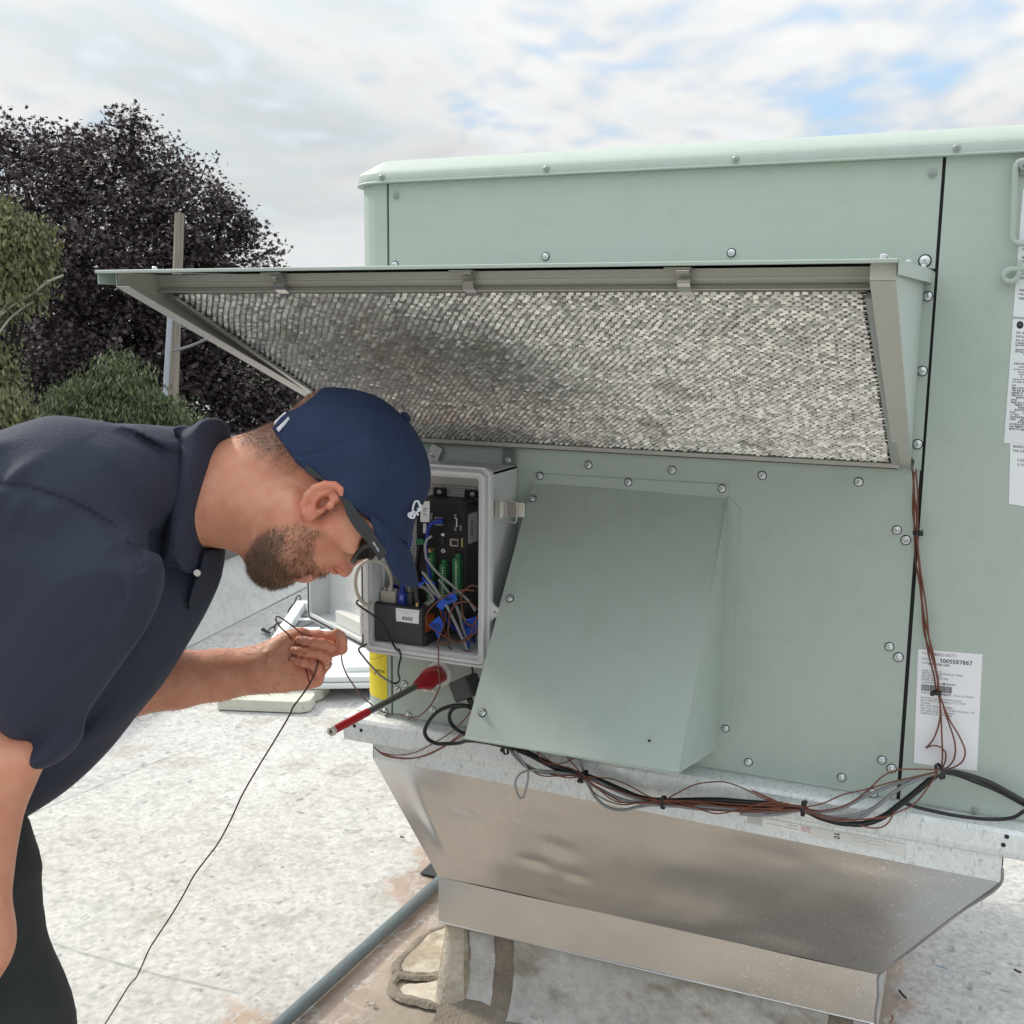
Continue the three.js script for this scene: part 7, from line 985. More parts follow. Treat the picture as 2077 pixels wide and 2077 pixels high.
// --- hair: short strands standing on the skin
function strands(geo, keep, n, len, seed, colr, name, lean) {
  const R = rng(seed), p = geo.attributes.position, nn = geo.attributes.normal, I = geo.index, im = new THREE.InstancedMesh(new THREE.ConeGeometry(0.00019, 1, 3, 1, true).translate(0, 0.5, 0), std(...colr, 0.55), n); let k = 0, tries = 0; const M = new THREE.Matrix4(), Q = new THREE.Quaternion(), upv = new THREE.Vector3(0, 1, 0), col = new THREE.Color();
  while (k < n && tries++ < n * 60) {
    const v = Math.floor(R() * p.count), x = p.getX(v), y = p.getY(v), z = p.getZ(v); const w = keep(x, y, z); if (R() > w) continue;
    const d = new THREE.Vector3(nn.getX(v), nn.getY(v), nn.getZ(v)).multiplyScalar(0.55).add(lean(x, y, z, R)).add(new THREE.Vector3(R() - 0.5, R() - 0.5, R() - 0.5).multiplyScalar(0.7)).normalize();
    Q.setFromUnitVectors(upv, d); M.compose(new THREE.Vector3(x + (R() - 0.5) * 0.002, y + (R() - 0.5) * 0.002, z), Q, new THREE.Vector3(1, len * (0.5 + 0.9 * R()) , 1)); im.setMatrixAt(k, M); const t = 0.6 + 0.9 * R(); col.setRGB(t, t * (0.85 + 0.2 * R()), t * 0.85); im.setColorAt(k, col); k++;
  }
  im.count = k; im.name = name; im.userData.kind = 'stuff'; shade(im); return im;
}
{
  const hg = surfaceNets(headField, [hb[0][0], hb[0][1], Zh - 0.02], [hb[1][0], hb[1][1], Zh + 0.10], 0.0032);
  const addHair = (im) => { im.applyMatrix4(new THREE.Matrix4().makeTranslation(-mo.x, -mo.y, -mo.z).multiply(POSE)); man.add(im); };
  const notEar = (x, y, z) => !(z > -1.256 && Math.hypot(x - earC[0], y - earC[1]) < 0.036);
  addHair(strands(hg, (x, y, z) => (notEar(x, y, z) ? smooth(0.0, -0.012, polyDist(denseP, x, y)) : 0), 5000, 0.0055, 31, [0.22, 0.145, 0.10], 'beard', (x, y, z, R) => new THREE.Vector3(-0.25, -0.75, 0.0)));
  addHair(strands(hg, (x, y, z) => (notEar(x, y, z) ? smooth(0.0, -0.006, polyDist(beardP, x, y)) : 0), 3400, 0.005, 33, [0.14, 0.095, 0.066], 'stubble', () => new THREE.Vector3(-0.6, -0.6, 0.0)));
  addHair(strands(hg, (x, y, z) => (notEar(x, y, z) ? smooth(0.006, -0.022, polyDist(hairP, x, y)) : 0), 5000, 0.0032, 35, [0.12, 0.085, 0.065], 'cropped_hair', () => new THREE.Vector3(-0.7, -0.25, 0.1)));
  const ag = surfaceNets(handField, [gb[0][0], gb[0][1], -1.66], [gb[1][0] - 0.10, gb[1][1], -1.52], 0.006);
  addHair(strands(ag, (x, y, z) => 0.9, 1100, 0.010, 41, [0.20, 0.125, 0.08], 'arm_hair', () => new THREE.Vector3(1.1, -0.25, 0)));
}
// --- cap
const capBlue = std(0.0105, 0.024, 0.070, 0.8, 0, { bumpMap: rep(tex(128, (u, v) => 0.5 + 0.5 * Math.sin((u + v) * 6.2832 * 32)), 12), bumpScale: 0.0002 });
{
  const dome = swell([[-.2327,0.1509,-1.32],[-.2119,0.1506,-1.32],[-.1927,0.1484,-1.32],[-.172,0.1437,-1.32],[-.1512,0.1334,-1.32],[-.132,0.1174,-1.32],[-.1184,0.1022,-1.32],[-.1089,0.0854,-1.32],[-.1017,0.0663,-1.32],[-.0982,0.0439,-1.32],[-.0998,0.0279,-1.32],[-.1045,0.0135,-1.32],[-.1153,-.0088,-1.32],[-.1272,-.0472,-1.32],[-.1432,-.0679,-1.32],[-.1959,-.0584,-1.32],[-.2407,-.0344,-1.32],[-.2838,-.0024,-1.32],[-.3157,0.0295,-1.32],[-.3317,0.0758,-1.32],[-.3173,0.1206,-1.32],[-.2838,0.1525,-1.32],[-.255,0.1621,-1.32]], 0.082, polyWidth(withW([[-.2598,0.0982,-1.32],[-.2119,0.1014,-1.32],[-.164,0.0695,-1.32],[-.124,0.0055,-1.32],[-.18,0.0215,-1.32],[-.148,0.1174,-1.32]], [0.072, 0.082, 0.086, 0.060, 0.086, 0.076])), Zh);
  const lower = curve2([[-.2774,0.0982,-1.32],[-.2598,0.0758,-1.32],[-.2455,0.0559,-1.32],[-.2231,0.0375,-1.32],[-.2039,0.0231,-1.32],[-.1847,0.0095,-1.32],[-.1688,-.0044,-1.32],[-.148,-.02,-1.32],[-.1304,-.0336,-1.32],[-.1001,-.0584,-1.32],[-.1001,-.1063,-1.32],[-.3557,-.1063,-1.32],[-.3557,0.0982,-1.32]], 1);
  const back = curve2([[-.2271,0.1525,-1.32],[-.2271,0.1465,-1.32],[-.2295,0.1397,-1.32],[-.2351,0.131,-1.32],[-.2439,0.1219,-1.32],[-.2518,0.1174,-1.32],[-.2614,0.1118,-1.32],[-.2694,0.1038,-1.32],[-.2766,0.095,-1.32],[-.2918,0.0822,-1.32],[-.3397,0.0854,-1.32],[-.3397,0.1653,-1.32],[-.2311,0.1653,-1.32]], 2);
  const seams = [[[-.1288,0.115,-1.32],[-.156,0.0966,-1.32],[-.1959,0.0758,-1.32],[-.2407,0.0631,-1.32],[-.2598,0.0695,-1.32]], [[-.1288,0.115,-1.32],[-.132,0.0758,-1.32],[-.148,0.0279,-1.32],[-.1672,-.004,-1.32]], [[-.1288,0.115,-1.32],[-.164,0.1238,-1.32],[-.2119,0.1286,-1.32],[-.2327,0.135,-1.32]]].map((s) => curve2(s, 4, false));
  const line = (P, x, y) => { let d = 1; for (let i = 0; i + 1 < P.length; i++) { const ex = P[i + 1][0] - P[i][0], ey = P[i + 1][1] - P[i][1], t = clamp(((x - P[i][0]) * ex + (y - P[i][1]) * ey) / (ex * ex + ey * ey)); d = Math.min(d, Math.hypot(x - P[i][0] - ex * t, y - P[i][1] - ey * t)); } return d; };
  let lx = NaN, ly = NaN, dl = 0, db = 0, sg = 0, wr = 0;
  const f = (x, y, z) => { if (x !== lx || y !== ly) { lx = x; ly = y; dl = -polyDist(lower, x, y); db = -polyDist(back, x, y); sg = Math.min(...seams.map((s) => line(s, x, y))); wr = fbm(x * 28 + 3, y * 28, 3, 7) - 0.5; } let d = dome(x, y, z); d -= 0.0035 * wr; d += 0.0011 * Math.exp(-((sg / 0.0022) ** 2)); d = smax(d, dl, 0.002); return smax(d, db - 0.035 * Math.max(0, 0) , 0.002); };
  const cb = bounds([[-.2806,0.1557,-1.32],[-.0937,-.0392,-1.32]], 0.012);
  const capG = boxUV(surfaceNets(f, [cb[0][0], cb[0][1], Zh - 0.1], [cb[1][0], cb[1][1], Zh + 0.1], 0.0027), 1);
  const capM = mp('cap', capG, capBlue);
  const cs = (n, g, m) => mp(n, g, m, capM);
  cs('button', new THREE.SphereGeometry(0.0075, 18, 10).scale(1, 0.62, 1).rotateZ(-0.85).translate(...[-.1276,0.1145,-1.32]), capBlue);
  // visor: from the front edge of the dome out to a rounded rim, curving down at the sides
  const c0 = [-.1312,-.0288,-1.32], c1 = [-.159,-.0041,-1.246], N = 24, Mv = 14, e = [[-.1141,-.0887,-1.32], [-.1154,-.0883,-1.295], [-.1241,-.0836,-1.272], [-.1342,-.0693,-1.258], [-.1439,-.0477,-1.25], [-.1525,-.0249,-1.246], c1].map(V), rc = new THREE.CatmullRomCurve3(e);
  const top = [], vis = (u, v) => { const s = Math.sign(u) || 1, a = Math.abs(u); const b = new THREE.Vector3(mix(c0[0], c1[0], a * a), mix(c0[1], c1[1], a * a), Zh + (c1[2] - Zh) * Math.sin((a * Math.PI) / 2)); const r = rc.getPoint(a); const q = b.lerp(r, v); q.x += 0.004 * Math.sin(Math.PI * v) * (1 - a); if (s < 0) q.z = 2 * Zh - q.z; return q; };
  const P = [], q4 = (a, b, c, d) => { for (const k of [a, b, c, a, c, d]) P.push(k.x, k.y, k.z); };
  const off = new THREE.Vector3(-0.0030, -0.0008, 0), lo = (p) => p.clone().add(off);
  for (let i = -N; i < N; i++) for (let j = 0; j < Mv; j++) { const A = vis(i / N, j / Mv), B = vis((i + 1) / N, j / Mv), C = vis((i + 1) / N, (j + 1) / Mv), D = vis(i / N, (j + 1) / Mv); q4(A, D, C, B); q4(lo(A), lo(B), lo(C), lo(D)); if (j === Mv - 1) q4(D, lo(D), lo(C), C); }
  const g = new THREE.BufferGeometry(); g.setAttribute('position', new THREE.Float32BufferAttribute(P, 3)); g.computeVertexNormals();
  cs('visor', boxUV(toCreasedNormals(mergeVertices(g, 1e-6), 0.9)), capBlue);
  const wt = std(0.72, 0.71, 0.76, 0.6);
  const emb = (pts, z) => tube(pts.map((p) => [p[0], p[1], Zh + z]), 0.0014, 60, 6);
  const A1 = [[-.1088,0.0078,-1.3],[-.1104,0.0125,-1.3],[-.1135,0.0125,-1.3],[-.1159,0.0078,-1.3],[-.1167,0.0023,-1.3],[-.1143,-.0008,-1.3],[-.1108,0.0007,-1.3],[-.108,0.0055,-1.3],[-.1072,0.0078,-1.3]], A2 = [[-.1151,0.0007,-1.3],[-.1182,-.0008,-1.3],[-.1214,-.0024,-1.3],[-.1206,-.0055,-1.3],[-.1159,-.0068,-1.3],[-.1143,-.004,-1.3],[-.1174,-.0024,-1.3],[-.119,-.0048,-1.3]];
  cs('embroidered_logo', [emb(A1, 0.030), emb(A2, 0.034), emb([[-.1108,0.0039,-1.3],[-.1093,0.0015,-1.3],[-.1072,0.0039,-1.3]], 0.029), emb([[-.1143,-.0027,-1.3],[-.1119,-.0016,-1.3],[-.1108,-.0032,-1.3]], 0.031)], wt);
  const st = (pts, z, t, m, n = 'strap') => cs(n, sheet(pts.map((p, i) => [p[0], p[1], Zh + z[i]]).reverse(), t), m);
  st([[-.2784,0.1101,-1.29],[-.2661,0.1201,-1.29],[-.2637,0.1173,-1.29],[-.2748,0.1058,-1.29]], [0.010, 0.010, 0.044, 0.044], 0.003, blackPlastic);
  st([[-.2752,0.1049,-1.285],[-.2691,0.1106,-1.285],[-.2632,0.1166,-1.285],[-.2597,0.1126,-1.285],[-.2612,0.1085,-1.285],[-.2675,0.103,-1.285],[-.2726,0.0994,-1.285]], [0.048, 0.048, 0.048, 0.062, 0.064, 0.066, 0.064], 0.003, wt, 'strap_clip');
  st([[-.2594,0.1124,-1.283],[-.2584,0.1109,-1.283],[-.2599,0.1071,-1.283],[-.267,0.099,-1.283],[-.2718,0.0985,-1.283],[-.2666,0.1028,-1.283],[-.2611,0.1081,-1.283]], [0.060, 0.064, 0.066, 0.068, 0.068, 0.066, 0.064], 0.002, blackPlastic);
  st([[-.258,0.1103,-1.281],[-.2553,0.1085,-1.281],[-.2604,0.1017,-1.281],[-.2666,0.0929,-1.281],[-.2712,0.0981,-1.281],[-.2657,0.0988,-1.281],[-.2592,0.1065,-1.281]], [0.062, 0.068, 0.072, 0.074, 0.070, 0.068, 0.066], 0.0025, wt, 'strap_clip');
}
// --- sunglasses
{
  const gl = std(0.022, 0.023, 0.024, 0.38), dark = new THREE.MeshPhysicalMaterial({ color: 0x020203, roughness: 0.12, specularIntensity: 0.12, side: THREE.DoubleSide });
  const z0 = -1.2385;
  const armP = curve2([[-.2332,0.0497,-1.2445],[-.2307,0.0519,-1.2445],[-.2254,0.0482,-1.2445],[-.2103,0.0354,-1.2445],[-.1923,0.0233,-1.2445],[-.1847,0.0143,-1.2445],[-.1727,-.0023,-1.2445],[-.1591,-.0196,-1.2445],[-.1493,-.0354,-1.2445],[-.1418,-.0467,-1.2445],[-.1456,-.0508,-1.2445],[-.1501,-.0538,-1.2445],[-.1538,-.0467,-1.2445],[-.1621,-.0351,-1.2445],[-.1757,-.0196,-1.2445],[-.1862,-.0023,-1.2445],[-.1923,0.0135,-1.2445],[-.2088,0.0331,-1.2445],[-.2239,0.0399,-1.2445],[-.2299,0.0436,-1.2445],[-.2326,0.0459,-1.2445]], 3);
  const ext = (P, z, t, b = 0.0006) => new THREE.ExtrudeGeometry(new THREE.Shape(P.map((p) => new THREE.Vector2(...p))), { depth: t - 2 * b, bevelEnabled: true, bevelSize: b, bevelThickness: b, bevelSegments: 2 }).translate(0, 0, z - t + b);
  const front = (zc, w) => { const T = [-.1502,-.0499,-1.3], Bm = [-.193,-.0625,-1.3]; const l = []; return l; };
  const parts = [ext(armP, z0 + 0.002, 0.0042)];
  const rimAt = (pts, r) => tube(pts, r, 60, 8, true);
  const gm = mp('sunglasses', parts, gl);
  // each lens ring in the plane across the face
  for (const s of [1, -1]) {
    const zc = Zh + s * 0.034, ring2 = [];
    const U = V([-.148,-.0487,-1.268]), D = V([-.1864,-.0588,-1.268]), dir = D.clone().sub(U), L = dir.length(); dir.normalize();
    const back2 = new THREE.Vector3(-dir.y, dir.x, 0).multiplyScalar(-1); if (back2.y < 0) back2.negate();
    const at = (a, b) => U.clone().addScaledVector(dir, L * a).addScaledVector(back2, 0.010 * b * b + (b > 0 ? 0.004 * b * b : 0)).setZ(zc + s * b * 0.034);
    const outline = [[0.06, -0.75], [0.02, 0.1], [0.05, 0.92], [0.35, 1.02], [0.72, 0.80], [0.97, 0.25], [0.98, -0.3], [0.75, -0.78], [0.4, -0.86]];
    mp('lens', (() => { const c = at(0.5, 0), P = []; const o = new THREE.CatmullRomCurve3(outline.map((q) => at(q[0], q[1])), true).getPoints(40); for (let i = 0; i < 40; i++) { P.push(...c.toArray(), ...o[i].toArray(), ...o[i + 1].toArray()); } const g = new THREE.BufferGeometry(); g.setAttribute('position', new THREE.Float32BufferAttribute(P, 3)); g.computeVertexNormals(); return g; })(), dark, gm);
    mp('rim', rimAt(outline.map((q) => at(q[0], q[1])), 0.0028), gl, gm);
  }
  mp('bridge', tube([V([-.1694,-.0543,-1.3]).setZ(Zh + 0.01), V([-.1709,-.0556,-1.3]).setZ(Zh), V([-.1694,-.0543,-1.3]).setZ(Zh - 0.01)], 0.003, 10, 8), gl, gm);
  const cc = [[-.1545,-.0325,-1.2355], [-.1478,-.043,-1.2355], [-.1517,-.0459,-1.2355], [-.1583,-.0358,-1.2355]];
  mp('temple_logo', decal(cc, 0.0002), paper(label(0.012, 0.005, (x, W, H) => { x.fillStyle = '#2b2c2d'; x.fillRect(0, 0, W, H); x.fillStyle = '#d8d8d8'; x.font = 'italic bold ' + Math.round(H * 0.62) + 'px serif'; x.textAlign = 'center'; x.fillText('Ray-Ban', W / 2, H * 0.68); }, 16000)), gm);
}
// --- polo shirt
const navy = std(0.034, 0.038, 0.068, 0.82, 0, { bumpMap: rep(tex(128, (u, v) => 0.5 + 0.25 * Math.sin(u * 6.2832 * 32) + 0.25 * Math.sin(v * 6.2832 * 32)), 16), bumpScale: 0.0002 });
const cloth = tex(512, (u, v) => { return 0.75 * fbm(u * 6, v * 6, 4, 9, 6) + 0.12 * noise2(u * 256, v * 256, 3, 256) + 0.13 * Math.pow(Math.abs(2 * fbm(u * 8, v * 8, 3, 12, 8) - 1), 0.6); });
const navyM = new THREE.MeshPhysicalMaterial({ color: new THREE.Color().setRGB(0.024, 0.029, 0.052), roughness: 0.85, sheen: 0.4, sheenRoughness: 0.45, sheenColor: new THREE.Color(0.25, 0.25, 0.38), bumpMap: rep(cloth, 1.8), bumpScale: 0.0035, side: THREE.DoubleSide });
{
  const torso = swell([[-.8395,-.0285,-1.34],[-.7553,0.033,-1.34],[-.6905,0.0635,-1.34],[-.6257,0.0855,-1.34],[-.5869,0.0972,-1.34],[-.5415,0.1056,-1.34],[-.4897,0.1095,-1.34],[-.4379,0.1075,-1.34],[-.399,0.1036,-1.34],[-.3666,0.0998,-1.34],[-.355,0.0687,-1.34],[-.3537,0.0104,-1.34],[-.3563,-.0415,-1.34],[-.3615,-.0803,-1.34],[-.3783,-.1192,-1.34],[-.4042,-.1645,-1.34],[-.4366,-.2164,-1.34],[-.4677,-.2539,-1.34],[-.5066,-.3019,-1.34],[-.5532,-.3459,-1.34],[-.6083,-.3822,-1.34],[-.6646,-.4139,-1.34],[-.7553,-.4496,-1.34],[-.8589,-.469,-1.34],[-.8978,-.2811,-1.34]], 0.15, polyWidth(withW([[-.3666,0.0428,-1.34],[-.3666,-.0544,-1.34],[-.4314,0.0428,-1.34],[-.4638,-.184,-1.34],[-.561,-.022,-1.34],[-.6257,-.2164,-1.34],[-.7553,-.1516,-1.34],[-.5934,-.3459,-1.34]], [0.088, 0.082, 0.128, 0.12, 0.185, 0.17, 0.17, 0.15])), -1.36);
  const sleeve = swell([[-.6371,-.0245,-1.15],[-.5871,0.0089,-1.15],[-.537,0.0245,-1.15],[-.487,0.0228,-1.15],[-.4425,0.0078,-1.15],[-.398,-.0178,-1.15],[-.3758,-.0467,-1.15],[-.3786,-.0856,-1.15],[-.3992,-.1301,-1.15],[-.4258,-.1673,-1.15],[-.4675,-.2279,-1.15],[-.4914,-.2613,-1.15],[-.5148,-.2479,-1.15],[-.537,-.2318,-1.15],[-.5704,-.2146,-1.15],[-.626,-.2024,-1.15],[-.6593,-.1301,-1.15]], 0.085, 0.088, -1.165);
  const seam = curve2([[-.5952,0.0354,-1.2],[-.5459,0.029,-1.2],[-.5198,0.0273,-1.2],[-.4879,0.0249,-1.2],[-.4618,0.0162,-1.2],[-.4397,0.0041,-1.2],[-.4182,-.0128,-1.2],[-.3997,-.0325,-1.2],[-.3834,-.0574,-1.2]], 4, false), sline = (x, y) => { let d = 1; for (let i = 0; i + 1 < seam.length; i++) { const ex = seam[i + 1][0] - seam[i][0], ey = seam[i + 1][1] - seam[i][1], t = clamp(((x - seam[i][0]) * ex + (y - seam[i][1]) * ey) / (ex * ex + ey * ey)); d = Math.min(d, Math.hypot(x - seam[i][0] - ex * t, y - seam[i][1] - ey * t)); } return d; };
  const hemP = curve2([[-.6756,-.1896,-1.14],[-.5654,-.2116,-1.14],[-.5323,-.2293,-1.14],[-.4883,-.2601,-1.14],[-.4772,-.5147,-1.14],[-.6977,-.5147,-1.14]], 1);
  const shoulder = chain(withW([[-.43,0.0402,-1.26],[-.4792,0.018,-1.2],[-.5193,-.0107,-1.16],[-.5481,-.0523,-1.15]], [0.055, 0.075, 0.082, 0.08]), 0.05), farSh = chain(withW([[-.4829,0.0261,-1.5],[-.574,-.1004,-1.55],[-.638,-.2443,-1.56]], [0.07, 0.075, 0.07]), 0.05);
  const fold = (a, w, h) => { const P = curve2(a, 5, false); const n = P.length; return (x, y) => { let d = 1, tt = 0; for (let i = 0; i + 1 < n; i++) { const ex = P[i + 1][0] - P[i][0], ey = P[i + 1][1] - P[i][1], t = clamp(((x - P[i][0]) * ex + (y - P[i][1]) * ey) / (ex * ex + ey * ey)); const q = Math.hypot(x - P[i][0] - ex * t, y - P[i][1] - ey * t); if (q < d) { d = q; tt = (i + t) / n; } } return h * Math.exp(-((d / w) ** 2)) * Math.sin(Math.PI * clamp(tt, 0.04, 0.96)); }; };
  const D2 = 1.18;
  const folds = [fold([[-.5738,-.0216,-1.2],[-.5523,0.0106,-1.2],[-.5429,0.0321,-1.2],[-.5309,0.0589,-1.2],[-.5067,0.0709,-1.2]], 0.009, 0.008), fold([[-.5738,0.016,-1.2],[-.5604,0.0321,-1.2],[-.547,0.0495,-1.2],[-.5389,0.0589,-1.2]], 0.010, 0.006), fold([[-.5161,-.0283,-1.2],[-.5027,-.0014,-1.2],[-.4974,0.0213,-1.2],[-.4853,0.0428,-1.2],[-.4732,0.0562,-1.2]], 0.008, 0.005), fold([[-.4907,-.0216,-1.2],[-.4853,0.0026,-1.2],[-.4826,0.02,-1.2]], 0.007, 0.004), fold([[-.4585,-.0283,-1.2],[-.4612,-.0014,-1.2],[-.4625,0.0133,-1.2]], 0.009, 0.003), fold([[-.5496,-.1154,-1.2],[-.5456,-.0685,-1.2],[-.5389,-.0417,-1.2],[-.5201,-.0149,-1.2]], 0.014, 0.006), fold([[-.4441,0.099,-1.25],[-.4231,0.0935,-1.25],[-.405,0.0837,-1.25],[-.3854,0.0753,-1.25],[-.3742,0.0711,-1.25]], 0.006, 0.004), fold([[-.4329,0.0921,-1.25],[-.4161,0.0837,-1.25],[-.398,0.0711,-1.25],[-.377,0.0502,-1.25]], 0.006, -0.004), fold([[-.4441,0.0781,-1.25],[-.4189,0.0613,-1.25],[-.4022,0.0418,-1.25],[-.3882,0.0111,-1.25]], 0.009, 0.003), fold([[-.3854,-.0504,-1.25],[-.391,-.0853,-1.25],[-.405,-.1132,-1.25],[-.4231,-.1412,-1.25],[-.4441,-.1761,-1.25]], 0.010, 0.006), fold([[-.4036,-.0574,-1.25],[-.398,-.0853,-1.25],[-.4106,-.1202,-1.25],[-.4441,-.1551,-1.25]], 0.008, -0.005), fold([[-.3659,-.0853,-1.25],[-.3742,-.1132,-1.25],[-.391,-.1412,-1.25],[-.4161,-.1761,-1.25]], 0.010, 0.005), fold([[-.3995,-.0081,-1.2],[-.3861,-.0216,-1.2],[-.3928,-.0417,-1.2],[-.4062,-.035,-1.2]], 0.012, -0.005), fold([[-.4002,-.1599,-1.3],[-.4284,-.2093,-1.3],[-.4754,-.254,-1.3],[-.5295,-.2845,-1.3],[-.5553,-.3033,-1.3]], 0.012, 0.006), fold([[-.4566,-.1999,-1.3],[-.4895,-.2304,-1.3],[-.513,-.254,-1.3],[-.5483,-.2892,-1.3]], 0.010, -0.007)];
  let lx = NaN, ly = NaN, sl = 0, fo = 0, hm = 0;
  const f = (x, y, z) => {
    if (x !== lx || y !== ly) { lx = x; ly = y; sl = sline(x, y); hm = -polyDist(hemP, x, y); fo = 0; for (const q of folds) fo += q(x, y); fo += 0.006 * (fbm(x * 9, y * 9, 3, 15) - 0.5); }
    let d = torso(x, y, z); const near = smooth(-1.36, -1.24, z);
    d = smin(d, farSh(x, y, z), 0.06); d = smin(d, shoulder(x, y, z), 0.06);
    let s = smax(sleeve(x, y, z), hm, 0.006); d = smin(d, s, 0.024);
    return d - fo * 1.7 * near + 0.0042 * near * Math.exp(-((sl / 0.0034) ** 2));
  };
  const sb = bounds([[-.8836,0.1232,-1.3],[-.3306,-.4738,-1.3]], 0.03);
  const sg = boxUV(surfaceNets(f, [sb[0][0], sb[0][1], -1.66], [sb[1][0], sb[1][1], -1.05], 0.0042), 1);
  const shirt = mp('polo_shirt', sg, navyM), ss = (n, g, m) => mp(n, g, m, shirt);
  const colO = swell([[-.3934,0.0987,-1.32],[-.3886,0.1031,-1.32],[-.3805,0.1016,-1.32],[-.3687,0.1097,-1.32],[-.3583,0.1137,-1.32],[-.3495,0.1105,-1.32],[-.3462,0.1002,-1.32],[-.3473,0.0795,-1.32],[-.3483,0.053,-1.32],[-.351,0.0323,-1.32],[-.3547,0.0087,-1.32],[-.3606,-.0163,-1.32],[-.3664,-.0414,-1.32],[-.3694,-.0591,-1.32],[-.3746,-.0694,-1.32],[-.3819,-.0746,-1.32],[-.3952,-.068,-1.32],[-.4077,-.0635,-1.32],[-.4122,-.0562,-1.32],[-.4107,-.0414,-1.32],[-.407,-.0237,-1.32],[-.4046,-.0016,-1.32],[-.4004,0.0176,-1.32],[-.3945,0.0353,-1.32],[-.3915,0.053,-1.32],[-.3911,0.0751,-1.32],[-.3934,0.0884,-1.32]], 0.020, polyWidth(withW([[-.3731,0.1016,-1.32],[-.3687,0.0353,-1.32],[-.3805,-.0237,-1.32],[-.3878,-.0606,-1.32]], [0.068, 0.086, 0.078, 0.066])), Zh - 0.004);
  const band = swell([[-.3952,0.1002,-1.32],[-.3864,0.1031,-1.32],[-.3805,0.0987,-1.32],[-.3849,0.0795,-1.32],[-.3864,0.05,-1.32],[-.3908,0.0323,-1.32],[-.3952,0.0353,-1.32],[-.393,0.0648,-1.32],[-.3945,0.0869,-1.32]], 0.012, 0.074, Zh - 0.004);
  const cf = (x, y, z) => smin(colO(x, y, z) + 0.0025 * (fbm(x * 30, y * 12, 2, 5) - 0.5), band(x, y, z), 0.004);
  const cb = bounds([[-.4058,0.1219,-1.32],[-.3356,-.0823,-1.32]], 0.012);
  ss('collar', boxUV(surfaceNets(cf, [cb[0][0], cb[0][1], Zh - 0.1], [cb[1][0], cb[1][1], Zh + 0.095], 0.0027), 1), navyM);
  const blk = std(0.020, 0.023, 0.040, 0.9), pl = swell([[-.37,-.0447,-1.33],[-.3542,-.0447,-1.33],[-.3559,-.061,-1.33],[-.3611,-.0789,-1.33],[-.3715,-.0982,-1.33],[-.3893,-.1205,-1.33],[-.3833,-.0833,-1.33],[-.3744,-.0625,-1.33]], 0.012, 0.045, -1.335);
  const pb = bounds([[-.3923,-.0417,-1.33],[-.3521,-.1234,-1.33]], 0.01);
  ss('placket', surfaceNets(pl, [pb[0][0], pb[0][1], -1.39], [pb[1][0], pb[1][1], -1.28], 0.0035), blk);
  ss('button', [new THREE.CylinderGeometry(0.0038, 0.0038, 0.003, 18).rotateX(1.2).translate(...[-.3623,-.0703,-1.262])], std(0.6, 0.58, 0.52, 0.35));
}
// --- trousers, shoes
{
  const tr = std(0.024, 0.029, 0.027, 0.85, 0, { bumpMap: rep(cloth, 2.2), bumpScale: 0.006 });
  const knee = toFrame([foot[0] + 0.03, foot[1], foot[2] - 0.02]), ank = toFrame([foot[0] - 0.13, 0.10, foot[2] + 0.0]);
  const kneeF = toFrame([foot[0] - 0.30, foot[1] + 0.02, foot[2] - 0.22]), ankF = toFrame([foot[0] - 0.42, 0.10, foot[2] - 0.22]);
  const thigh = swell([[-.8308,-.2602,-1.24],[-.6989,-.2841,-1.24],[-.603,-.3201,-1.24],[-.5635,-.3537,-1.24],[-.5527,-.392,-1.24],[-.5455,-.434,-1.24],[-.5407,-.4759,-1.24],[-.5323,-.5179,-1.24],[-.5239,-.5539,-1.24],[-.5155,-.5898,-1.24],[-.5071,-.6378,-1.24],[-.5431,-.6798,-1.24],[-.615,-.6798,-1.24],[-.675,-.5898,-1.24],[-.7349,-.5299,-1.24],[-.8308,-.4999,-1.24]], 0.085, 0.095, -1.25);
  const shin = cap([...knee], ank, 0.086, 0.062), far = chain([[...[[-.8416,-.4077,-1.42]][0], 0.1], [...kneeF, 0.085], [...ankF, 0.06]], 0.03), hips = cap([[-.7711,-.3253,-1.26]][0], [[-.869,-.3666,-1.42]][0], 0.14, 0.14), shirtLine = curve2([[-.9841,-.2099,-1.3],[-.6448,-.3733,-1.3],[-.5901,-.3639,-1.3],[-.5694,-.3356,-1.3],[-.2928,-.0214,-1.3],[-.9841,-.0214,-1.3]], 1);
  const f = (x, y, z) => { let d = smin(thigh(x, y, z), shin(x, y, z), 0.05); d = smin(d, far(x, y, z), 0.02); d = smin(d, hips(x, y, z), 0.06); return d - 0.012 * (fbm(x * 11 + z * 9, y * 20 + x * 5, 3, 25) - 0.5); };
  const b = bounds([knee, ank, kneeF, ankF, [[-.8564,-.2765,-1.26]][0], [[-.4792,-.6578,-1.2]][0]], 0.16);
  mp('trousers', boxUV(surfaceNets(f, b[0], b[1], 0.010), 1), tr);
  for (const [x, z] of [[foot[0] - 0.13, foot[2]], [foot[0] - 0.42, foot[2] - 0.22]]) {
    const a = toFrame([x - 0.05, 0.045, z]), m = toFrame([x + 0.06, 0.05, z]), t = toFrame([x + 0.17, 0.036, z]), k = toFrame([x - 0.01, 0.11, z]); const sf = (() => { const c1 = cap(a, m, 0.043, 0.048), c2 = cap(m, t, 0.048, 0.034), c3 = cap(k, a, 0.05, 0.04); return (X, Y, Z) => smin(smin(c1(X, Y, Z), c2(X, Y, Z), 0.02), c3(X, Y, Z), 0.03); })();
    const bb = bounds([a, m, t, k], 0.07); mp('shoe', surfaceNets(sf, bb[0], bb[1], 0.009), blackPlastic);
  }
}
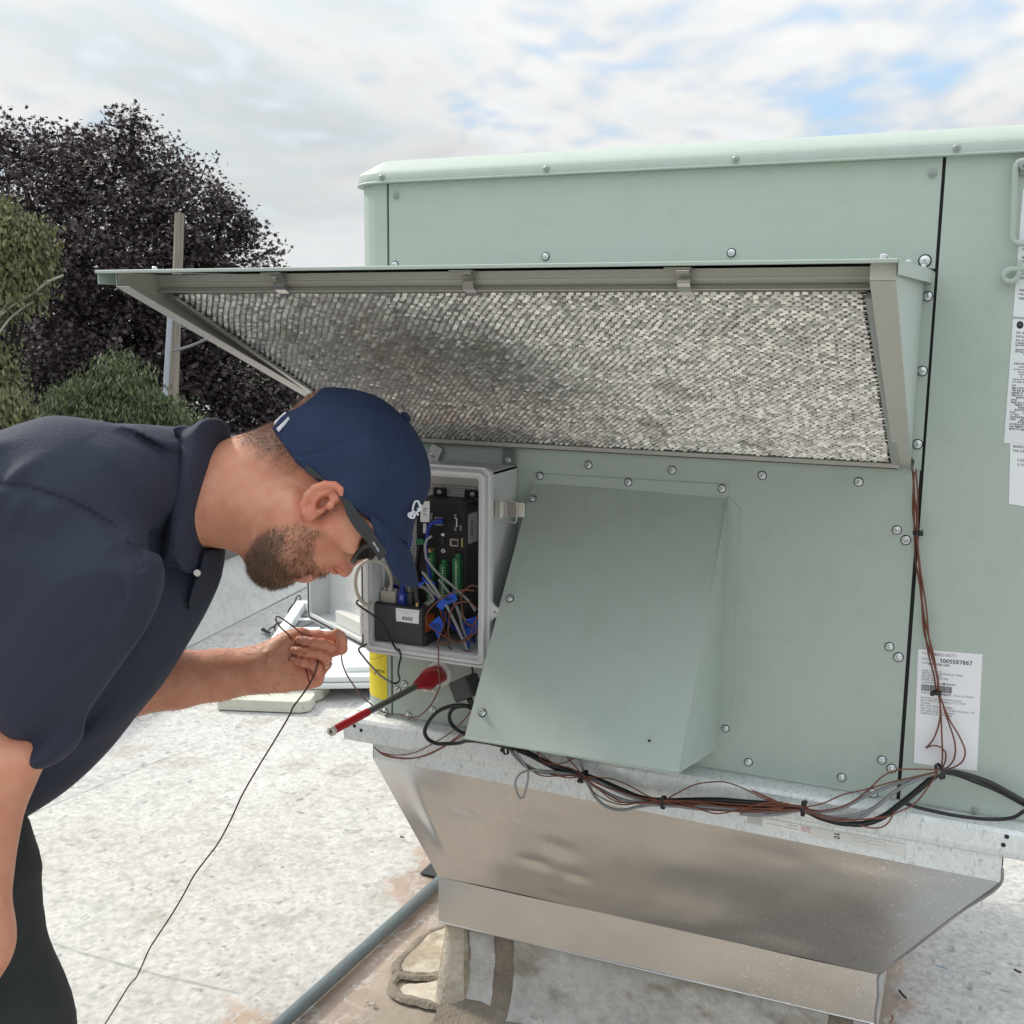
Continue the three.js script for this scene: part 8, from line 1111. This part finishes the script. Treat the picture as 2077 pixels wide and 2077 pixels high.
// --- ring on the third finger
{
  const a = V([-.2776,-.2264,-1.62]), b = V([-.2734,-.2132,-1.62]); a.z -= 0.014; b.z += 0.004; const c = a.clone().lerp(b, 0.30), d = b.clone().sub(a).normalize();
  const g = new THREE.CylinderGeometry(0.0099, 0.0099, 0.0052, 28, 1, true).applyQuaternion(new THREE.Quaternion().setFromUnitVectors(new THREE.Vector3(0, 1, 0), d)).translate(c.x, c.y, c.z);
  mp('finger_ring', g, std(0.75, 0.74, 0.72, 0.25, 0.9));
}
// ---- the wire in his hand
wire('sensor_wire', 'brown wire held in the hand, looping above it and back to the enclosure', 'wire', [...[[0.0306,0.838,0.3482],[0.0298,0.85,0.3574],[0.0195,0.8592,0.3601],[0.0126,0.8684,0.3614],[0.0109,0.8745,0.361],[0.0129,0.8764,0.3598],[0.0184,0.8736,0.358],[0.0286,0.8665,0.3549],[0.0387,0.8589,0.352],[0.0441,0.8504,0.3457]], ...[[0.0549,0.8393,0.3211],[0.0694,0.8314,0.3053],[0.0763,0.8206,0.2988]], ...[[0.0817,0.8108,0.2983],[0.0726,0.7981,0.2825],[0.0745,0.7901,0.2831],[0.081,0.7753,0.283],[0.0771,0.7486,0.2565],[0.0727,0.7161,0.2202],[0.0735,0.7005,0.2006],[0.0757,0.6917,0.1903],[0.0743,0.6736,0.1611],[0.0718,0.6601,0.1316]], ...[[0.0467,0.628,0.05],[0.0603,0.6263,0.05],[0.0738,0.6284,0.05],[0.0843,0.6337,0.05],[0.0948,0.6443,0.05],[0.1066,0.6598,0.05],[0.1089,0.6707,0.04],[0.1199,0.6877,0.05],[0.1311,0.7035,0.07],[0.1396,0.7239,0.09],[0.1689,0.7647,0.15],[0.1719,0.7892,0.155],[0.1605,0.7917,0.135],[0.1586,0.8019,0.125],[0.1625,0.8178,0.12],[0.162,0.8307,0.11]]], 0.00115, brownWire);
wire('sensor_wire', 'dark brown wire hanging from the closed fingers down to the roof by the man', 'wire', [...[[0.0482,0.7963,0.3428],[0.0574,0.7891,0.3512],[0.0666,0.781,0.3598]], ...[]].slice(0, 0).concat([[0.0715,0.816,0.3458],[0.0799,0.8128,0.3593],[0.0799,0.8053,0.3629],[0.0771,0.7951,0.366],[0.0684,0.7816,0.3644],[0.0626,0.7703,0.369],[0.055,0.7579,0.3745],[0.0492,0.7486,0.3787],[0.0472,0.7415,0.3809],[0.0045,0.6838,0.3655],[-.0319,0.6338,0.3571],[-.0627,0.5837,0.3574],[-.0886,0.5357,0.3552],[-.1153,0.4928,0.3524],[-.143,0.4585,0.3485],[-.1679,0.426,0.3485],[-.1956,0.3811,0.3465],[-.2206,0.3413,0.348],[-.2461,0.3042,0.3491],[-.2691,0.2698,0.3487],[-.2877,0.2351,0.3465],[-.3063,0.2049,0.3434],[-.3193,0.1923,0.3402],[-.3492,0.1484,0.339],[-.3821,0.098,0.3402],[-.4255,0.0382,0.3366]]), 0.00125, std(0.05, 0.022, 0.018, 0.4));
wire('sensor_wire', 'short end of wire showing between the little finger and the palm', 'wire', [[0.0504,0.7967,0.3451],[0.0575,0.7928,0.3527],[0.0633,0.7865,0.358],[0.0671,0.7813,0.3606]], 0.001, brownWire);

// ---------------------------------------------------------------- bits lying on the roof
{
  const tm = std(0.06, 0.04, 0.03, 0.85), bit = (name, lab, cat, pts, r, m) => { const b = V(pts[0]), t = thing(name, lab, cat, b.toArray()); obj(name + '_body', tube(pts.map((q) => V(q).sub(b)), r, 16, 6), m, t); };
  bit('twig', 'curved dark twig on the white roof right of the adapter skirt', 'twig', [[0.8697,0.006,-.481],[0.8745,0.006,-.4714],[0.8835,0.006,-.4596]], 0.0022, tm);
  bit('twig', 'short straight dark twig on the white roof near the right picture edge', 'twig', [[1.0815,0.006,-.6534],[1.0869,0.006,-.6501],[1.0924,0.006,-.6474]], 0.0024, tm);
  bit('thread', 'thin blue thread lying on the white roof right of the adapter', 'thread', [[0.933,0.005,-.6048],[0.9443,0.005,-.6041],[0.9544,0.005,-.6]], 0.0010, std(0.12, 0.25, 0.5, 0.6));
  bit('twig', 'thin reddish twig on the roof at the foot of the skirt corner', 'twig', [[0.8628,0.006,-.3891],[0.8648,0.006,-.3801],[0.8606,0.006,-.366]], 0.0014, std(0.22, 0.06, 0.05, 0.7));
  bit('twig', 'tiny dark twig on the white roof left of the sloping adapter', 'twig', [[-.3552,0.005,-.6617],[-.3479,0.005,-.6576],[-.3456,0.005,-.6608]], 0.002, tm);
  const st = (lab, p, s) => { const t = thing('pebble', lab, 'pebble', [p[0], s * 0.45, p[2]]); const g = new THREE.IcosahedronGeometry(s, 1), q = g.attributes.position; for (let i = 0; i < q.count; i++) { const k = 0.8 + 0.4 * noise3(q.getX(i) * 150, q.getY(i) * 150, q.getZ(i) * 150); q.setXYZ(i, q.getX(i) * k, q.getY(i) * k * 0.7, q.getZ(i) * k); } g.computeVertexNormals(); obj('pebble_body', g, std(0.4, 0.37, 0.32, 0.9), t); };
  st('larger pale pebble on the brown stained roof between pipe and tar seams', [[-.0605,0.002,-.0222]][0], 0.005);
  st('small dark pebble on the brown stained roof near the pale pebble', [[-.0769,0.002,-.0258]][0], 0.003);
}

renderer.render(scene, camera);
